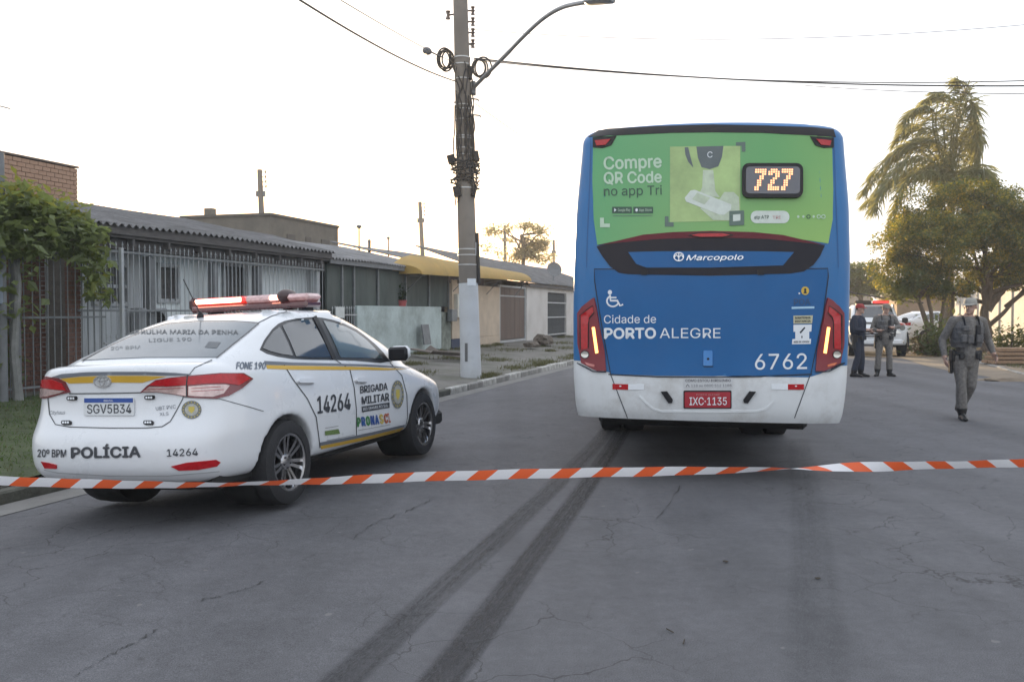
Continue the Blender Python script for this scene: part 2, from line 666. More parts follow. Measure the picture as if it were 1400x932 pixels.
M_pave = mat('worn_pavement', (.17, .16, .145), .95, var=.28, vscale=1.6, bump=.7, bscale=14, dirt=(.075, .085, .045), dirt_amt=.75, dirt_scale=.9)
pav_l = sheet('pavement_left', frange(-14, 160, 1.5), [-30, -16, -13, FAC, -10.2, -9.3, -8.4, -7.4, KERB - .14], lambda s, r: pave_z(r) + (.02 * math.sin(s * 1.7 + r * 2.1) if -10.9 < r < -6.9 else 0) - .006, M_pave)
M_dirt = mat('dusty_pavement', (.225, .18, .135), .97, var=.25, vscale=2.2, bump=.6, bscale=16, dirt=(.11, .095, .06), dirt_amt=.6, dirt_scale=1.1)
pav_r = sheet('pavement_right', frange(-14, 160, 1.5), [RKERB + .14, 6.2, 7.2, 8.6, 12, 34], lambda s, r: .06 + .02 * math.sin(s * 1.3 + r * 1.9), M_dirt)
# dirt washed out over the road edge on the far right
drift = MB()
_c = [(20, 5.36), (22, 5.1), (24, 4.6), (26, 4.1), (28, 3.8), (31, 3.7), (35, 3.6), (40, 3.6), (46, 3.8), (54, 4.1), (64, 4.6)]
vs = []
for s, r in _c:
    for k in range(4):
        vs.append(W(s, r + (RKERB - .03 - r) * k / 3, .006 + .012 * k))
drift.add(vs, [(i * 4 + k, i * 4 + k + 1, i * 4 + k + 5, i * 4 + k + 4) for i in range(len(_c) - 1) for k in range(3)])
drift = tag(drift.build('dirt_drift', M_dirt, smooth=True), kind='structure')

# kerbs: single stones, slightly uneven, traces of whitewash
M_kerb = mat('kerb_stone', (.30, .29, .27), .92, var=.25, vscale=7, bump=.5, bscale=35, dirt=(.10, .095, .085), dirt_amt=.85, dirt_scale=4)
M_kerbw = mat('whitewashed_kerb', (.5, .49, .46), .9, var=.2, vscale=8, bump=.5, bscale=35, dirt=(.14, .13, .115), dirt_amt=.9, dirt_scale=5)
M_kerbd = mat('mossy_kerb', (.085, .085, .07), .95, var=.35, vscale=6, bump=.6, bscale=30)
def kerb(name, r0, s0, s1, pick, zbot, ztop, side):
    e = thing(name, None, None, Matrix.Translation(W(s0, r0, 0)))
    tag(e, kind='structure')
    ms = {}
    s, k = s0, 0
    while s < s1:
        m, low = pick(s)
        if (m.name) not in ms:
            mb = MB().box((0, 0, 0), (.15, .97, ztop - zbot), bev=.018)
            ms[m.name] = mb.mesh('kerb_stone', m)
        o = link(bpy.data.objects.new('kerb_stone', ms[m.name]), e)
        q = W(s + .5, r0 + side * .075 + rnd.uniform(-.012, .012), (ztop + zbot) / 2 + rnd.uniform(-.012, .01) - low) - W(s0, r0, 0)
        o.matrix_basis = Matrix.Translation(q) @ Matrix.Rotation(-YAW + rnd.uniform(-.012, .012), 4, 'Z') @ Matrix.Rotation(rnd.uniform(-.03, .03), 4, 'Y')
        s += 1.0; k += 1
    return e
kerb('kerb_left', KERB, 0, 66, lambda s: (M_kerbd, .02) if s < 17 else ((M_kerbw, 0) if rnd.random() < .75 else (M_kerb, .01)), -.26, .045, -1)
kerb('kerb_right', RKERB, -4, 60, lambda s: (M_kerb, .0 if s < 14 else .03), -.16, .105, 1)

# skid marks of the twin rear tyres
def skid(pts, w, mname, dens):
    m = bpy.data.materials.new(mname)
    m.use_nodes = True
    t = m.node_tree
    b = t.nodes['Principled BSDF']
    b.inputs['Base Color'].default_value = (.022, .022, .024, 1)
    b.inputs['Roughness'].default_value = .75
    uv = t.nodes.new('ShaderNodeUVMap')
    sx = t.nodes.new('ShaderNodeSeparateXYZ')
    t.links.new(uv.outputs[0], sx.inputs[0])
    def mth(op, a, bb=None):
        n = t.nodes.new('ShaderNodeMath'); n.operation = op
        for i, v in enumerate((a, bb)):
            if v is None: continue
            if isinstance(v, (int, float)): n.inputs[i].default_value = v
            else: t.links.new(v, n.inputs[i])
        return n.outputs[0]
    e = mth('MULTIPLY', mth('MULTIPLY', sx.outputs[0], mth('SUBTRACT', 1.0, sx.outputs[0])), 4.0)
    e = mth('MINIMUM', mth('MULTIPLY', e, 1.7), 1.0)
    mp = t.nodes.new('ShaderNodeMapping')
    mp.inputs['Scale'].default_value = (16, 26, 1)
    t.links.new(uv.outputs[0], mp.inputs[0])
    n = t.nodes.new('ShaderNodeTexNoise'); n.inputs['Scale'].default_value = 1; n.inputs['Detail'].default_value = 7; n.inputs['Roughness'].default_value = .75
    t.links.new(mp.outputs[0], n.inputs['Vector'])
    r = t.nodes.new('ShaderNodeMapRange'); r.inputs[1].default_value = .3; r.inputs[2].default_value = .62
    t.links.new(n.outputs[0], r.inputs[0])
    mp2 = t.nodes.new('ShaderNodeMapping')
    mp2.inputs['Scale'].default_value = (5, .7, 1)
    t.links.new(uv.outputs[0], mp2.inputs[0])
    n2 = t.nodes.new('ShaderNodeTexNoise'); n2.inputs['Scale'].default_value = 1; n2.inputs['Detail'].default_value = 3
    t.links.new(mp2.outputs[0], n2.inputs['Vector'])
    r2 = t.nodes.new('ShaderNodeMapRange'); r2.inputs[1].default_value = .3; r2.inputs[2].default_value = .6; r2.inputs[3].default_value = .35
    t.links.new(n2.outputs[0], r2.inputs[0])
    a = mth('MULTIPLY', mth('MULTIPLY', mth('MULTIPLY', e, r.outputs[0]), r2.outputs[0]), dens)
    t.links.new(a, b.inputs['Alpha'])
    P = cat_rom([(p.x, p.y, 0) for p in pts], 12)
    vs, fs, uvs = [], [], []
    for i, p in enumerate(P):
        tt = (P[min(i + 1, len(P) - 1)] - P[max(i - 1, 0)]).normalized()
        nn = Vector((tt.y, -tt.x, 0))
        vs += [p + nn * w / 2, p - nn * w / 2]
    me = bpy.data.meshes.new('skid_mark')
    me.from_pydata([(v.x, v.y, road_z(v.dot(RR)) + .006) for v in vs], [], [(2 * i, 2 * i + 1, 2 * i + 3, 2 * i + 2) for i in range(len(P) - 1)])
    l = me.uv_layers.new(name='UVMap')
    for poly in me.polygons:
        for li in poly.loop_indices:
            vi = me.loops[li].vertex_index
            l.data[li].uv = (vi % 2, (vi // 2) / 12)
    me.materials.append(m)
    return link(bpy.data.objects.new('skid_mark', me), road)
skid([G(x, y) for x, y in ((540, 990), (601, 932), (700, 800), (791, 680), (845, 600), (862, 570))], .21, 'rubber_mark_dark', .95)
skid([G(x, y) for x, y in ((400, 990), (466, 932), (610, 800), (742, 680), (822, 600), (838, 572))], .21, 'rubber_mark_faint', .62)
skid([G(x, y) for x, y in ((1125, 940), (1115, 820), (1104, 700), (1092, 600))], .30, 'rubber_mark_old', .2)
# cracks seen in the photograph
M_crack = mat('crack_filler', (.05, .049, .05), .95, var=.2)
def crackline(pts, w0=.013):
    mb = MB()
    P = []
    for (x0, y0), (x1, y1) in zip(pts, pts[1:]):
        n = max(4, int(abs(x1 - x0) / 3.2))
        for k in range(n):
            P.append(G(x0 + (x1 - x0) * k / n + rnd.uniform(-1.6, 1.6), y0 + (y1 - y0) * k / n + rnd.uniform(-1.8, 1.8)))
    vs = []
    for i, p in enumerate(P):
        tt = (P[min(i + 1, len(P) - 1)] - P[max(i - 1, 0)]).normalized()
        nn = Vector((tt.y, -tt.x, 0)) * w0 * (.06 + rnd.random() ** 2.2) * .55
        zz = road_z(p.dot(RR)) + .005
        vs += [(p.x + nn.x, p.y + nn.y, zz), (p.x - nn.x, p.y - nn.y, zz)]
    mb.add(vs, [(2 * i, 2 * i + 1, 2 * i + 3, 2 * i + 2) for i in range(len(P) - 1)])
    return mb.build('crack', M_crack, road)
for c in ([(592, 685), (560, 702), (510, 722), (478, 745)], [(430, 765), (405, 775)], [(365, 800), (330, 815), (270, 830)], [(215, 870), (150, 905), (100, 935)],
          [(930, 665), (915, 690), (895, 712)]):
    crackline(c)
# ================================================================== city bus
M_blue = mat('bus_blue', (.024, .150, .37), .38, var=.05, vscale=2, spec=.3, coat=.12, dirt=(.05, .13, .27), dirt_amt=.35, dirt_scale=1.3)
M_blue2 = mat('bus_blue_hatch', (.010, .108, .30), .40, var=.06, vscale=2, spec=.25, coat=.05, dirt=(.04, .12, .28), dirt_amt=.35, dirt_scale=1.7)
M_bwhite = mat('bus_white', (.66, .68, .69), .38, var=.05, vscale=2.5, coat=.3, dirt=(.36, .34, .31), dirt_amt=.75, dirt_scale=2.2)
M_black = mat('black_plastic', (.012, .012, .015), .45, var=.2, spec=.3)
M_dark = mat('dark_underbody', (.012, .012, .012), .8, var=.3)
M_seam = mat('seam_black', (.012, .02, .035), .7, var=.1)
M_rubber = mat('tyre_rubber', (.018, .018, .02), .8, var=.25, vscale=9, bump=.2, bscale=50)
M_steel = mat('painted_steel_rim', (.45, .46, .47), .4, metal=.6, var=.15)
M_redlens = mat('red_lens', (.30, .012, .018), .16, var=.06, coat=1.0)
M_redlens2 = mat('red_lens_deep', (.42, .008, .014), .18, var=.18, vscale=40, spec=.4, coat=.3)
M_redhouse = mat('red_lamp_housing', (.20, .018, .028), .3, var=.08, spec=.4, coat=.2)
M_amber = mat('lit_amber_bar', (.9, .5, .1), .3, var=0, emit=(1.0, .50, .13), estr=1.6)
M_orange = mat('orange_lens', (.62, .10, .01), .2, var=.05, coat=.8)
M_clear = mat('clear_lens', (.62, .60, .55), .12, metal=.5, var=.1)
M_print_white = mat('print_white', (.74, .77, .80), .45, var=.03)
M_print_dark = mat('print_dark_green', (.030, .085, .055), .4, var=.05)
M_print_grey = mat('print_grey_green', (.10, .155, .13), .4, var=.05)
M_print_pale = mat('print_pale_green', (.47, .62, .47), .4, var=.04)
M_chrome = mat('chrome', (.70, .71, .73), .18, metal=.7, var=.04)
M_platered = mat('plate_red', (.36, .022, .035), .4, var=.06)

BYAW = R(9.0)
MBUS = Matrix.Translation((1.755, 8.20, .0)) @ Matrix.Rotation(-BYAW, 4, 'Z') @ Matrix.Rotation(R(.6), 4, 'Y')
bus = thing('city_bus', 'blue and white city bus stopped in the road, seen from behind', 'bus')
bus.matrix_basis = MBUS
BW = 1.247
def bus_loop(z, seg_w, rear, rc=.17, L=11.6):
    """plan outline of the bus at height z: half width, rear offset"""
    pts = []
    hw = seg_w
    # left side front -> rear, rear corner, rear face, right
    pts.append((-hw, L - .5)); pts.append((-hw, L * .6)); pts.append((-hw, 2.5)); pts.append((-hw, .8))
    n = 8
    def bulge(x): return .085 * (abs(x) / hw) ** 2.2
    yc = rear + bulge(hw - rc * .6)
    for k in range(n + 1):
        a = math.pi + (math.pi / 2) * k / n
        pts.append((-(hw - rc) + rc * math.cos(a), yc + rc * .9 + rc * .9 * math.sin(a) + .02))
    m = 22
    xs = [-(hw - rc) + 2 * (hw - rc) * k / m for k in range(1, m)]
    for x in xs:
        pts.append((x, rear + bulge(x)))
    for k in range(n + 1):
        a = -math.pi / 2 + (math.pi / 2) * k / n
        pts.append(((hw - rc) + rc * math.cos(a), yc + rc * .9 + rc * .9 * math.sin(a) + .02))
    pts += [(hw, .8), (hw, 2.5), (hw, L * .6), (hw, L - .5)]
    for k in range(5):
        a = math.pi / 2 * k / 4
        pts.append((hw - .3 + .3 * math.cos(a), L - .5 + .45 * math.sin(a)))
    for k in range(5):
        a = math.pi / 2 + math.pi / 2 * k / 4
        pts.append((-hw + .3 + .3 * math.cos(a), L - .5 + .45 * math.sin(a)))
    return pts
hwz = [(.5, 1.17), (.58, 1.20), (.75, 1.22), (1.0, 1.237), (1.5, BW), (2.0, BW), (2.5, 1.235), (2.9, 1.205), (3.11, 1.19)]
rez = [(.5, .09), (.58, .025), (.7, 0.0), (.95, -.005), (1.1, .012), (1.5, .02), (1.95, .03), (2.2, .05), (2.6, .085), (2.9, .13), (3.11, .16)]
def smooth_tab(tab, z):
    return (interp(tab, z - .06) + interp(tab, z) * 2 + interp(tab, z + .06)) / 4
def bus_stack(zs_fun, n, extra=None):
    base = bus_loop(1.0, 1.0, 0)
    cols = len(base)
    vs, fs = [], []
    rows = []
    for i in range(n):
        row = []
        for c in range(cols):
            z = zs_fun(c, i / (n - 1))
            lp = bus_loop(z, smooth_tab(hwz, z), smooth_tab(rez, z))
            x, y = lp[c]
            row.append((x, y, z))
        rows.append(row)
    if extra:
        rows += extra
    for r_ in rows: vs += r_
    for i in range(len(rows) - 1):
        for c in range(cols):
            c2 = (c + 1) % cols
            fs.append((i * cols + c, i * cols + c2, (i + 1) * cols + c2, (i + 1) * cols + c))
    fs.append(tuple(range(cols))[::-1])
    fs.append(tuple((len(rows) - 1) * cols + c for c in range(cols)))
    return vs, fs
def zline(c):
    lp = bus_loop(1.05, 1.275, .01)
    x = abs(lp[c][0]); y = lp[c][1]
    return .978 + (.105 * min(1, max(0, (x - .93) / .24)) if x > .95 else 0)
# upper body in blue, with a rolled roof edge
top = []
for k in range(1, 7):
    a = math.pi / 2 * k / 6
    z = 3.11 + .15 * math.sin(a)
    ins = .20 * (1 - math.cos(a))
    lp = bus_loop(3.11, smooth_tab(hwz, 3.11) - ins * .8, smooth_tab(rez, 3.11) + ins * .7)
    top.append([(x, y, z + .03 * max(0, 1 - (x / 1.0) ** 2) * (k / 6)) for x, y in lp])
mb = MB(); mb.add(*bus_stack(lambda c, t: zline(c) + (3.11 - zline(c)) * t, 26, top))
bus_body = mb.build('body', M_blue, bus, smooth=True)
mb = MB(); mb.add(*bus_stack(lambda c, t: .56 + (zline(c) - .003 - .56) * t, 12))
bus_bump = mb.build('bumper', M_bwhite, bus, smooth=True)
_v, _fc = [], []
for o in (bus_body, bus_bump):
    M_ = MW(o); b0 = len(_v)
    _v += [M_ @ v.co for v in o.data.vertices]
    _fc += [tuple(i + b0 for i in p.vertices) for p in o.data.polygons]
BB = BVHTree.FromPolygons(_v, _fc)
# underbody, axles, wheels
MB().box((0, 6.4, .46), (1.3, 9.2, .34), bev=.03).box((0, 1.9, .50), (2.1, 1.5, .26), bev=.04).box((0, 6.9, .50), (2.1, 4.2, .26), bev=.04).box((0, 3.65, .48), (1.9, .16, .16)).box((0, 2.0, .54), (1.3, 1.5, .16), bev=.04).build('chassis', M_dark, bus)
def wheel(parent, p, rad, wid, rim_r, m_rim, name='wheel', flip=1, spokes=None, seg=40):
    w = thing(name, None, None)
    w.parent = parent
    w.matrix_basis = Matrix.Translation(p) @ Matrix.Rotation(R(90) * flip, 4, 'Y')
    h = wid / 2
    MB().lathe([(rim_r, -h * .82), (rim_r + .012, -h), (rad - .05, -h * 1.02), (rad - .012, -h * .86), (rad, -h * .5), (rad, h * .5), (rad - .012, h * .86), (rad - .05, h * 1.02), (rim_r + .012, h), (rim_r, h * .82), (rim_r, -h * .82)], seg).build('tyre', M_rubber, w, smooth=True)
    return w, h, rim_r
for x, y in ((-1.03, 3.65), (-.74, 3.65), (1.03, 3.65), (.74, 3.65), (-1.08, 9.3), (1.08, 9.3)):
    fl = 1 if x > 0 else -1
    w, h, rr_ = wheel(bus, (x, y, .50), .50, .27, .30, M_steel, flip=fl)
    mb = MB()
    mb.lathe([(.0, h * .2), (.10, h * .2), (.13, h * .3), (.22, -h * .2), (.27, h * .1), (.305, h * .8), (.31, h * .82), (.31, -h * .8), (.0, -h * .8)], 28)
    for k in range(8):
        a = 2 * math.pi * k / 8
        mb.lathe([(.016, h * .2), (.016, h * .45), (0, h * .45)], 6, Matrix.Translation((.16 * math.cos(a), .16 * math.sin(a), 0)))
    mb.build('rim', M_steel, w, smooth=True)
for x in (-.9, .9):
    MB().box((x, 4.35, .42), (.62, .02, .5), bev=.006).build('mud_flap', M_dark, bus)

# --- rear glass with the printed advert
def adv_green():
    m = bpy.data.materials.new('advert_green')
    m.use_nodes = True
    t = m.node_tree
    b = t.nodes['Principled BSDF']
    b.inputs['Roughness'].default_value = .28
    b.inputs['Coat Weight'].default_value = .15
    b.inputs['Specular IOR Level'].default_value = .35
    b.inputs['Coat Roughness'].default_value = .08
    tc = t.nodes.new('ShaderNodeTexCoord')
    sp = t.nodes.new('ShaderNodeSeparateXYZ')
    t.links.new(tc.outputs['Object'], sp.inputs[0])
    mr = t.nodes.new('ShaderNodeMapRange'); mr.inputs[1].default_value = -1.2; mr.inputs[2].default_value = 1.1
    t.links.new(sp.outputs[0], mr.inputs[0])
    c = t.nodes.new('ShaderNodeValToRGB')
    e = c.color_ramp.elements
    e[0].position = 0; e[0].color = (.10, .36, .15, 1)
    e[1].position = 1; e[1].color = (.19, .40, .12, 1)
    q = e.new(.45); q.color = (.15, .37, .15, 1)
    q = e.new(.75); q.color = (.13, .37, .13, 1)
    t.links.new(mr.outputs[0], c.inputs[0])
    mz = t.nodes.new('ShaderNodeMapRange'); mz.inputs[1].default_value = 2.9; mz.inputs[2].default_value = 2.2
    t.links.new(sp.outputs[2], mz.inputs[0])
    mx = t.nodes.new('ShaderNodeMix'); mx.data_type = 'RGBA'
    mul = t.nodes.new('ShaderNodeMath'); mul.operation = 'MULTIPLY'
    t.links.new(mz.outputs[0], mul.inputs[0]); t.links.new(mr.outputs[0], mul.inputs[1])
    t.links.new(mul.outputs[0], mx.inputs[0])
    t.links.new(c.outputs[0], mx.inputs[6])
    mx.inputs[7].default_value = (.27, .47, .12, 1)
    t.links.new(mx.outputs[2], b.inputs['Base Color'])
    return m
M_green = adv_green()
glass = patch('rear_window', [(811, 205), (811, 188), (860, 184), (920, 181.5), (975, 181), (1040, 181.5), (1095, 184), (1137, 188), (1139, 260), (1138, 300), (1132, 333), (1100, 328), (1050, 322), (972, 318), (900, 322), (850, 328), (817, 335), (812, 300), (810, 250)], BB, .006, M_green, bus)
patch('roof_trim', [(805, 188), (808, 179), (840, 177), (900, 173.5), (975, 171.5), (1050, 173), (1110, 175), (1139, 178), (1142, 188), (1095, 185), (1040, 182.3), (975, 181.6), (920, 182.3), (860, 185)], BB, .010, M_black, bus)
for px_, sg in ((826, 1), (1124, -1)):
    k = patch('marker_lamp_housing', [(px_ - 15 * sg, 189), (px_ + 17 * sg, 187), (px_ + 10 * sg, 199), (px_ - 2 * sg, 203), (px_ - 15 * sg, 202)], BB, .014, M_black, bus)
    patch('marker_lamp', [(px_ - 12 * sg, 193), (px_ + 9 * sg, 191), (px_ + 3 * sg, 199), (px_ - 10 * sg, 200)], BB, .022, M_redlens2, bus)
# advert print
AO = .0085
lettering('advert_lettering', 'Compre', (826, 232), (905, 229), 16.5, BB, AO, M_print_pale, bus, .02)
lettering('advert_lettering', 'QR Code', (826, 251.5), (905, 249.5), 15, BB, AO, M_print_pale, bus, .02)
lettering('advert_lettering', 'no app Tri', (826, 268), (905, 266.5), 12.5, BB, AO, M_print_dark, bus, .004)
patch('advert_picture', [(916, 201), (1012, 200), (1012, 302), (916, 304)], BB, .0082, mat('advert_lime', (.33, .47, .17), .3, var=.22, vscale=3.11, coat=.5), bus, skirt=0)
M_dev = mat('print_validator_grey', (.10, .125, .13), .4, var=.12, vscale=8)
M_phone = mat('print_phone_pale', (.60, .66, .60), .4, var=.10, vscale=14)
M_hand = mat('print_hand_pale', (.47, .55, .41), .4, var=.18, vscale=12)
patch('advert_validator', [[(952, 201), (989, 200), (987, 215), (982, 228), (970, 232), (959, 229), (954, 216)], [(936, 202), (941, 202), (944, 215), (948, 230), (941, 222), (937, 212)]], BB, .0096, M_dev, bus, skirt=0)
patch('advert_beam', [(961, 233), (975, 233), (978, 262), (984, 270), (955, 268), (960, 256)], BB, .0096, M_hand, bus, skirt=0)
patch('advert_hand', [(957, 285), (965, 292), (975, 301), (1008, 302), (1011, 290), (1010, 270), (1003, 263), (990, 263), (984, 272), (970, 280)], BB, .0099, M_hand, bus, skirt=0)
patch('advert_phone', [(936, 271), (944, 261), (950, 260), (1000, 280), (999, 287), (990, 294), (984, 294), (938, 276)], BB, .0112, M_phone, bus, skirt=0)
patch('advert_phone_screen', [(953, 264), (971, 271), (963, 280), (946, 273)], BB, .0122, M_hand, bus, skirt=0)
lettering('advert_device_mark', 'C', (967, 216), (974, 216), 8, BB, .0108, M_print_white, bus, 0)
M_brk = M_print_grey
patch('advert_bracket', [(1006, 195), (1019, 194.5), (1019, 208), (1014, 208), (1014, 200), (1006, 200)], BB, .0096, M_brk, bus, skirt=0)
patch('advert_bracket', [(909, 296), (914, 296), (914, 304), (921, 304), (921, 310), (909, 310)], BB, .0096, M_brk, bus, skirt=0)
patch('advert_bracket', [(821, 298), (826, 298), (826, 306), (834, 306), (834, 311), (821, 311)], BB, .0096, M_print_pale, bus, skirt=0)
patch('advert_square', [[(997, 289), (1017, 288), (1017, 293), (997, 294)], [(997, 303), (1017, 302), (1017, 308), (997, 309)], [(997, 294), (1002, 294), (1002, 303), (997, 303)], [(1012, 293), (1017, 293), (1017, 302), (1012, 302)]], BB, .013, M_brk, bus, skirt=0)
patch('advert_square_fill', [(1002, 294), (1012, 293), (1012, 302), (1002, 303)], BB, .0132, M_phone, bus, skirt=0)
for x0, x1, s_ in ((837, 864, 'Google Play'), (866, 893, 'App Store')):
    patch('advert_store_badge', rrect(x0, 283, x1, 292, 1), BB, .0096, M_print_dark, bus, skirt=0, grid=20)
    patch('advert_store_mark', [(x0 + 3, 285), (x0 + 6, 287.5), (x0 + 3, 290)] if x0 < 850 else disc(x0 + 4.5, 287.5, 1.8, 2.2, 10), BB, .0112, M_print_white, bus, skirt=0, grid=20)
    lettering('advert_small_lettering', s_, (x0 + 8, 289.3), (x1 - 2, 289), 3.6, BB, .0112, M_print_pale, bus, .0)
patch('advert_rule', strip([(838, 295.5), (892, 295)], .8), BB, .0096, M_print_grey, bus, skirt=0)
patch('advert_pill', rrect(1026, 288.5, 1079, 305.5, 8), BB, .0096, M_phone, bus, skirt=0)
lettering('advert_pill_lettering', 'atp ATP', (1031, 299.5), (1051, 299.3), 4.6, BB, .0112, M_print_dark, bus, .005)
lettering('advert_pill_lettering', 'TRI', (1056, 299.8), (1067, 299.6), 4.2, BB, .0112, mat('print_red_pale', (.5, .2, .2), .4, var=.05), bus, .0)
for k, x in enumerate((1091, 1098, 1105, 1112, 1119, 1125)):
    patch('advert_icon', ringq(x, 296.5, 2.4, 2.4, 1.2, 10) if k in (2, 4, 5) else disc(x, 296.5, 1.7, 1.9, 8), BB, .0096, M_print_dark if k == 2 else M_print_pale, bus, skirt=0, grid=30)
# route display
disp = patch('route_display', rrect(1014, 225, 1096.5, 271.5, 9), BB, .045, M_black, bus, skirt=.04)
patch('display_glass', rrect(1019, 230, 1092, 266.5, 5), BB, .048, mat('display_grey', (.085, .085, .10), .15, var=.06, coat=.8), bus, skirt=.0)
GL = {'7': ['11111', '11111', '00011', '00110', '00110', '01100', '01100', '01100', '11000', '11000'],
      '2': ['01110', '11111', '11011', '00011', '00110', '01100', '01100', '11000', '11111', '11111']}
led = []
for ch, x0 in (('7', 1031.5), ('2', 1049.5), ('7', 1067.5)):
    for j, row in enumerate(GL[ch]):
        for i, q in enumerate(row):
            if q == '1':
                cx_, cy_ = x0 + i * 3.15 + (9 - j) * .12, 234.8 + j * 2.95 - (x0 + i * 3) * .004 + 4
                led.append([(cx_ - 1.15, cy_ - 1.1), (cx_ + 1.15, cy_ - 1.1), (cx_ + 1.15, cy_ + 1.1), (cx_ - 1.15, cy_ + 1.1)])
_leds = led
bm_led = patch('route_number', led, BB, .052, mat('lit_led', (.8, .3, .1), .4, var=0, emit=(1.0, .42, .22), estr=.95), bus, grid=400, skirt=0)
# dark sweep under the glass, high brake lamp, badge band
M_sweep = mat('dark_sweep', (.012, .012, .020), .4, var=.1, spec=.25)
M_maroon = mat('maroon_sweep', (.12, .010, .020), .4, var=.12, spec=.3)
patch('sweep', [(816, 337), (850, 330), (900, 325), (972, 322), (1050, 325), (1100, 331), (1127, 336), (1121, 350), (1112, 362), (1099, 371), (1080, 374), (972, 377), (860, 375), (846, 373), (834, 364), (824, 351)], BB, .009, M_sweep, bus)
patch('maroon_band', [(818, 335.5), (850, 328), (880, 321), (920, 317.5), (972, 316), (1030, 317.5), (1070, 321.5), (1100, 328.5), (1127, 335), (1100, 332), (1050, 327), (972, 324.5), (900, 327), (850, 331.5)], BB, .011, M_maroon, bus)
patch('brake_lamp_housing', [(941, 322), (952, 318.5), (990, 318.3), (1003, 321.5), (990, 325), (954, 325.3)], BB, .018, M_black, bus)
patch('brake_lamp', [(945, 322), (955, 319.7), (988, 319.5), (998, 321.7), (988, 324), (956, 324.3)], BB, .024, M_redlens2, bus)
patch('badge_band', [(859, 345), (900, 344), (972, 343.5), (1040, 344), (1085, 345), (1070, 363), (972, 366), (884, 366), (870, 361)], BB, .016, M_blue2, bus)
lettering('badge_lettering', 'Marcopolo', (938, 356.5), (1016, 355.5), 7.0, BB, .028, M_chrome, bus, .012, .25)
patch('badge_emblem', ringq(928, 351.5, 6.6, 5.6, 1.3, 18) + strip([(922, 352), (925, 349), (928, 353), (931, 349), (934, 352)], 1.5) + strip([(928, 346), (928, 357)], 1.2), BB, .028, M_chrome, bus, grid=50)
for x in (881, 1040):
    patch('hinge', [(x - 4, 369), (x + 4, 369), (x + 4, 376), (x - 4, 376)], BB, .02, M_black, bus)
# engine hatch
patch('engine_hatch', [(814, 369), (972, 372.5), (1130, 368), (1131, 375), (1124, 430), (1108, 510), (1040, 513), (972, 514), (900, 513.5), (835, 511), (822, 440), (814, 385)], BB, .006, M_blue2, bus)
patch('hatch_seam', strip([(835, 511.5), (822, 440), (813.5, 385), (813, 368), (846, 368)], 1.3) + strip([(1099, 367.5), (1131, 367), (1132, 378), (1125, 430), (1108.5, 510)], 1.3), BB, .0075, M_seam, bus, skirt=0)
patch('bumper_seam', strip([(835, 512), (858, 571)], 1.1) + strip([(1108, 511), (1086, 571)], 1.1), BB, .005, M_seam, bus, skirt=0)
patch('hatch_seam', strip([(832, 511.5), (900, 515), (972, 515.6), (1040, 514.6), (1110, 511.5)], 1.6), BB, .009, M_seam, bus, skirt=0)
lettering('city_lettering', 'Cidade de', (826, 442), (897, 441.5), 11, BB, .0085, M_print_white, bus, -.004)
lettering('city_lettering', 'PORTO', (826, 462.5), (897, 462), 13.5, BB, .0085, M_print_white, bus, .03)
lettering('city_lettering', 'ALEGRE', (902, 462), (985, 462), 13.5, BB, .0085, M_print_white, bus, -.004)
lettering('fleet_number', '6762', (1032, 505), (1103, 504), 21, BB, .0085, M_print_white, bus, .004)
# wheelchair symbol
patch('wheelchair_symbol', [disc(834, 399.5, 2.9, 3.11, 14)] + strip([(834, 403), (835, 411), (845, 411)], 2.6) + strip([(835.5, 406.8), (843, 406.8)], 2.0) + strip([(843.5, 410), (848, 418), (852, 416)], 2.4)
      + ringq(838, 411.5, 8.0, 7.4, 2.2, 22, R(25), R(235)), BB, .0085, M_print_white, bus, grid=60, skirt=0)
# council mark and notice
patch('round_sticker', disc(1100.5, 397.5, 5.4, 5.8, 20), BB, .0085, mat('sticker_yellow', (.62, .42, .06), .5, var=.08), bus, skirt=0)
patch('round_sticker_mark', [disc(1100.5, 396, 1.7, 1.9, 10), [(1098, 401), (1099.5, 397.5), (1101.5, 397.5), (1103, 401)]], BB, .0096, M_seam, bus, skirt=0, grid=50)
patch('star_mark', [disc(1092.5, 401, 1.2, 1.2, 8)], BB, .0085, M_print_white, bus, skirt=0)
lettering('council_lettering', 'POA', (1085, 417), (1108, 416.5), 8.5, BB, .0085, mat('print_deep_blue', (.02, .075, .19), .5, var=.04), bus, .02)
patch('council_bar', [(1082, 419.5), (1113, 418.8), (1113, 421.5), (1082, 422.2)], BB, .0085, mat('print_sky', (.4, .62, .78), .5, var=.04), bus, skirt=0)
patch('notice_head', [(1084.5, 431.5), (1111, 431), (1110, 442), (1084.5, 442.5)], BB, .0085, mat('notice_cream', (.52, .50, .34), .6, var=.06), bus, skirt=0)
lettering('notice_lettering', 'MANTENHA', (1087, 436), (1108, 435.5), 2.9, BB, .0100, M_seam, bus, .02)
lettering('notice_lettering', 'DISTANCIA', (1087, 440.7), (1108, 440.2), 2.9, BB, .0100, M_seam, bus, .02)
patch('notice_panel', [(1084.5, 444), (1109.5, 443.5), (1109, 453), (1106, 453.3), (1106, 463), (1108.5, 463), (1108, 470), (1082.5, 470.5), (1083, 463.5), (1087, 463), (1087, 453.5), (1084.5, 453.5)], BB, .0085, M_print_white, bus, skirt=0)
patch('notice_mark', strip([(1093.5, 455), (1100, 447.5)], 2.2) + strip([(1096, 459), (1096, 462)], 1.6), BB, .0100, M_seam, bus, skirt=0)
lettering('notice_lettering', 'REDE DE VIAGEM', (1085, 468.5), (1106, 468), 2.4, BB, .0100, M_seam, bus, .01)
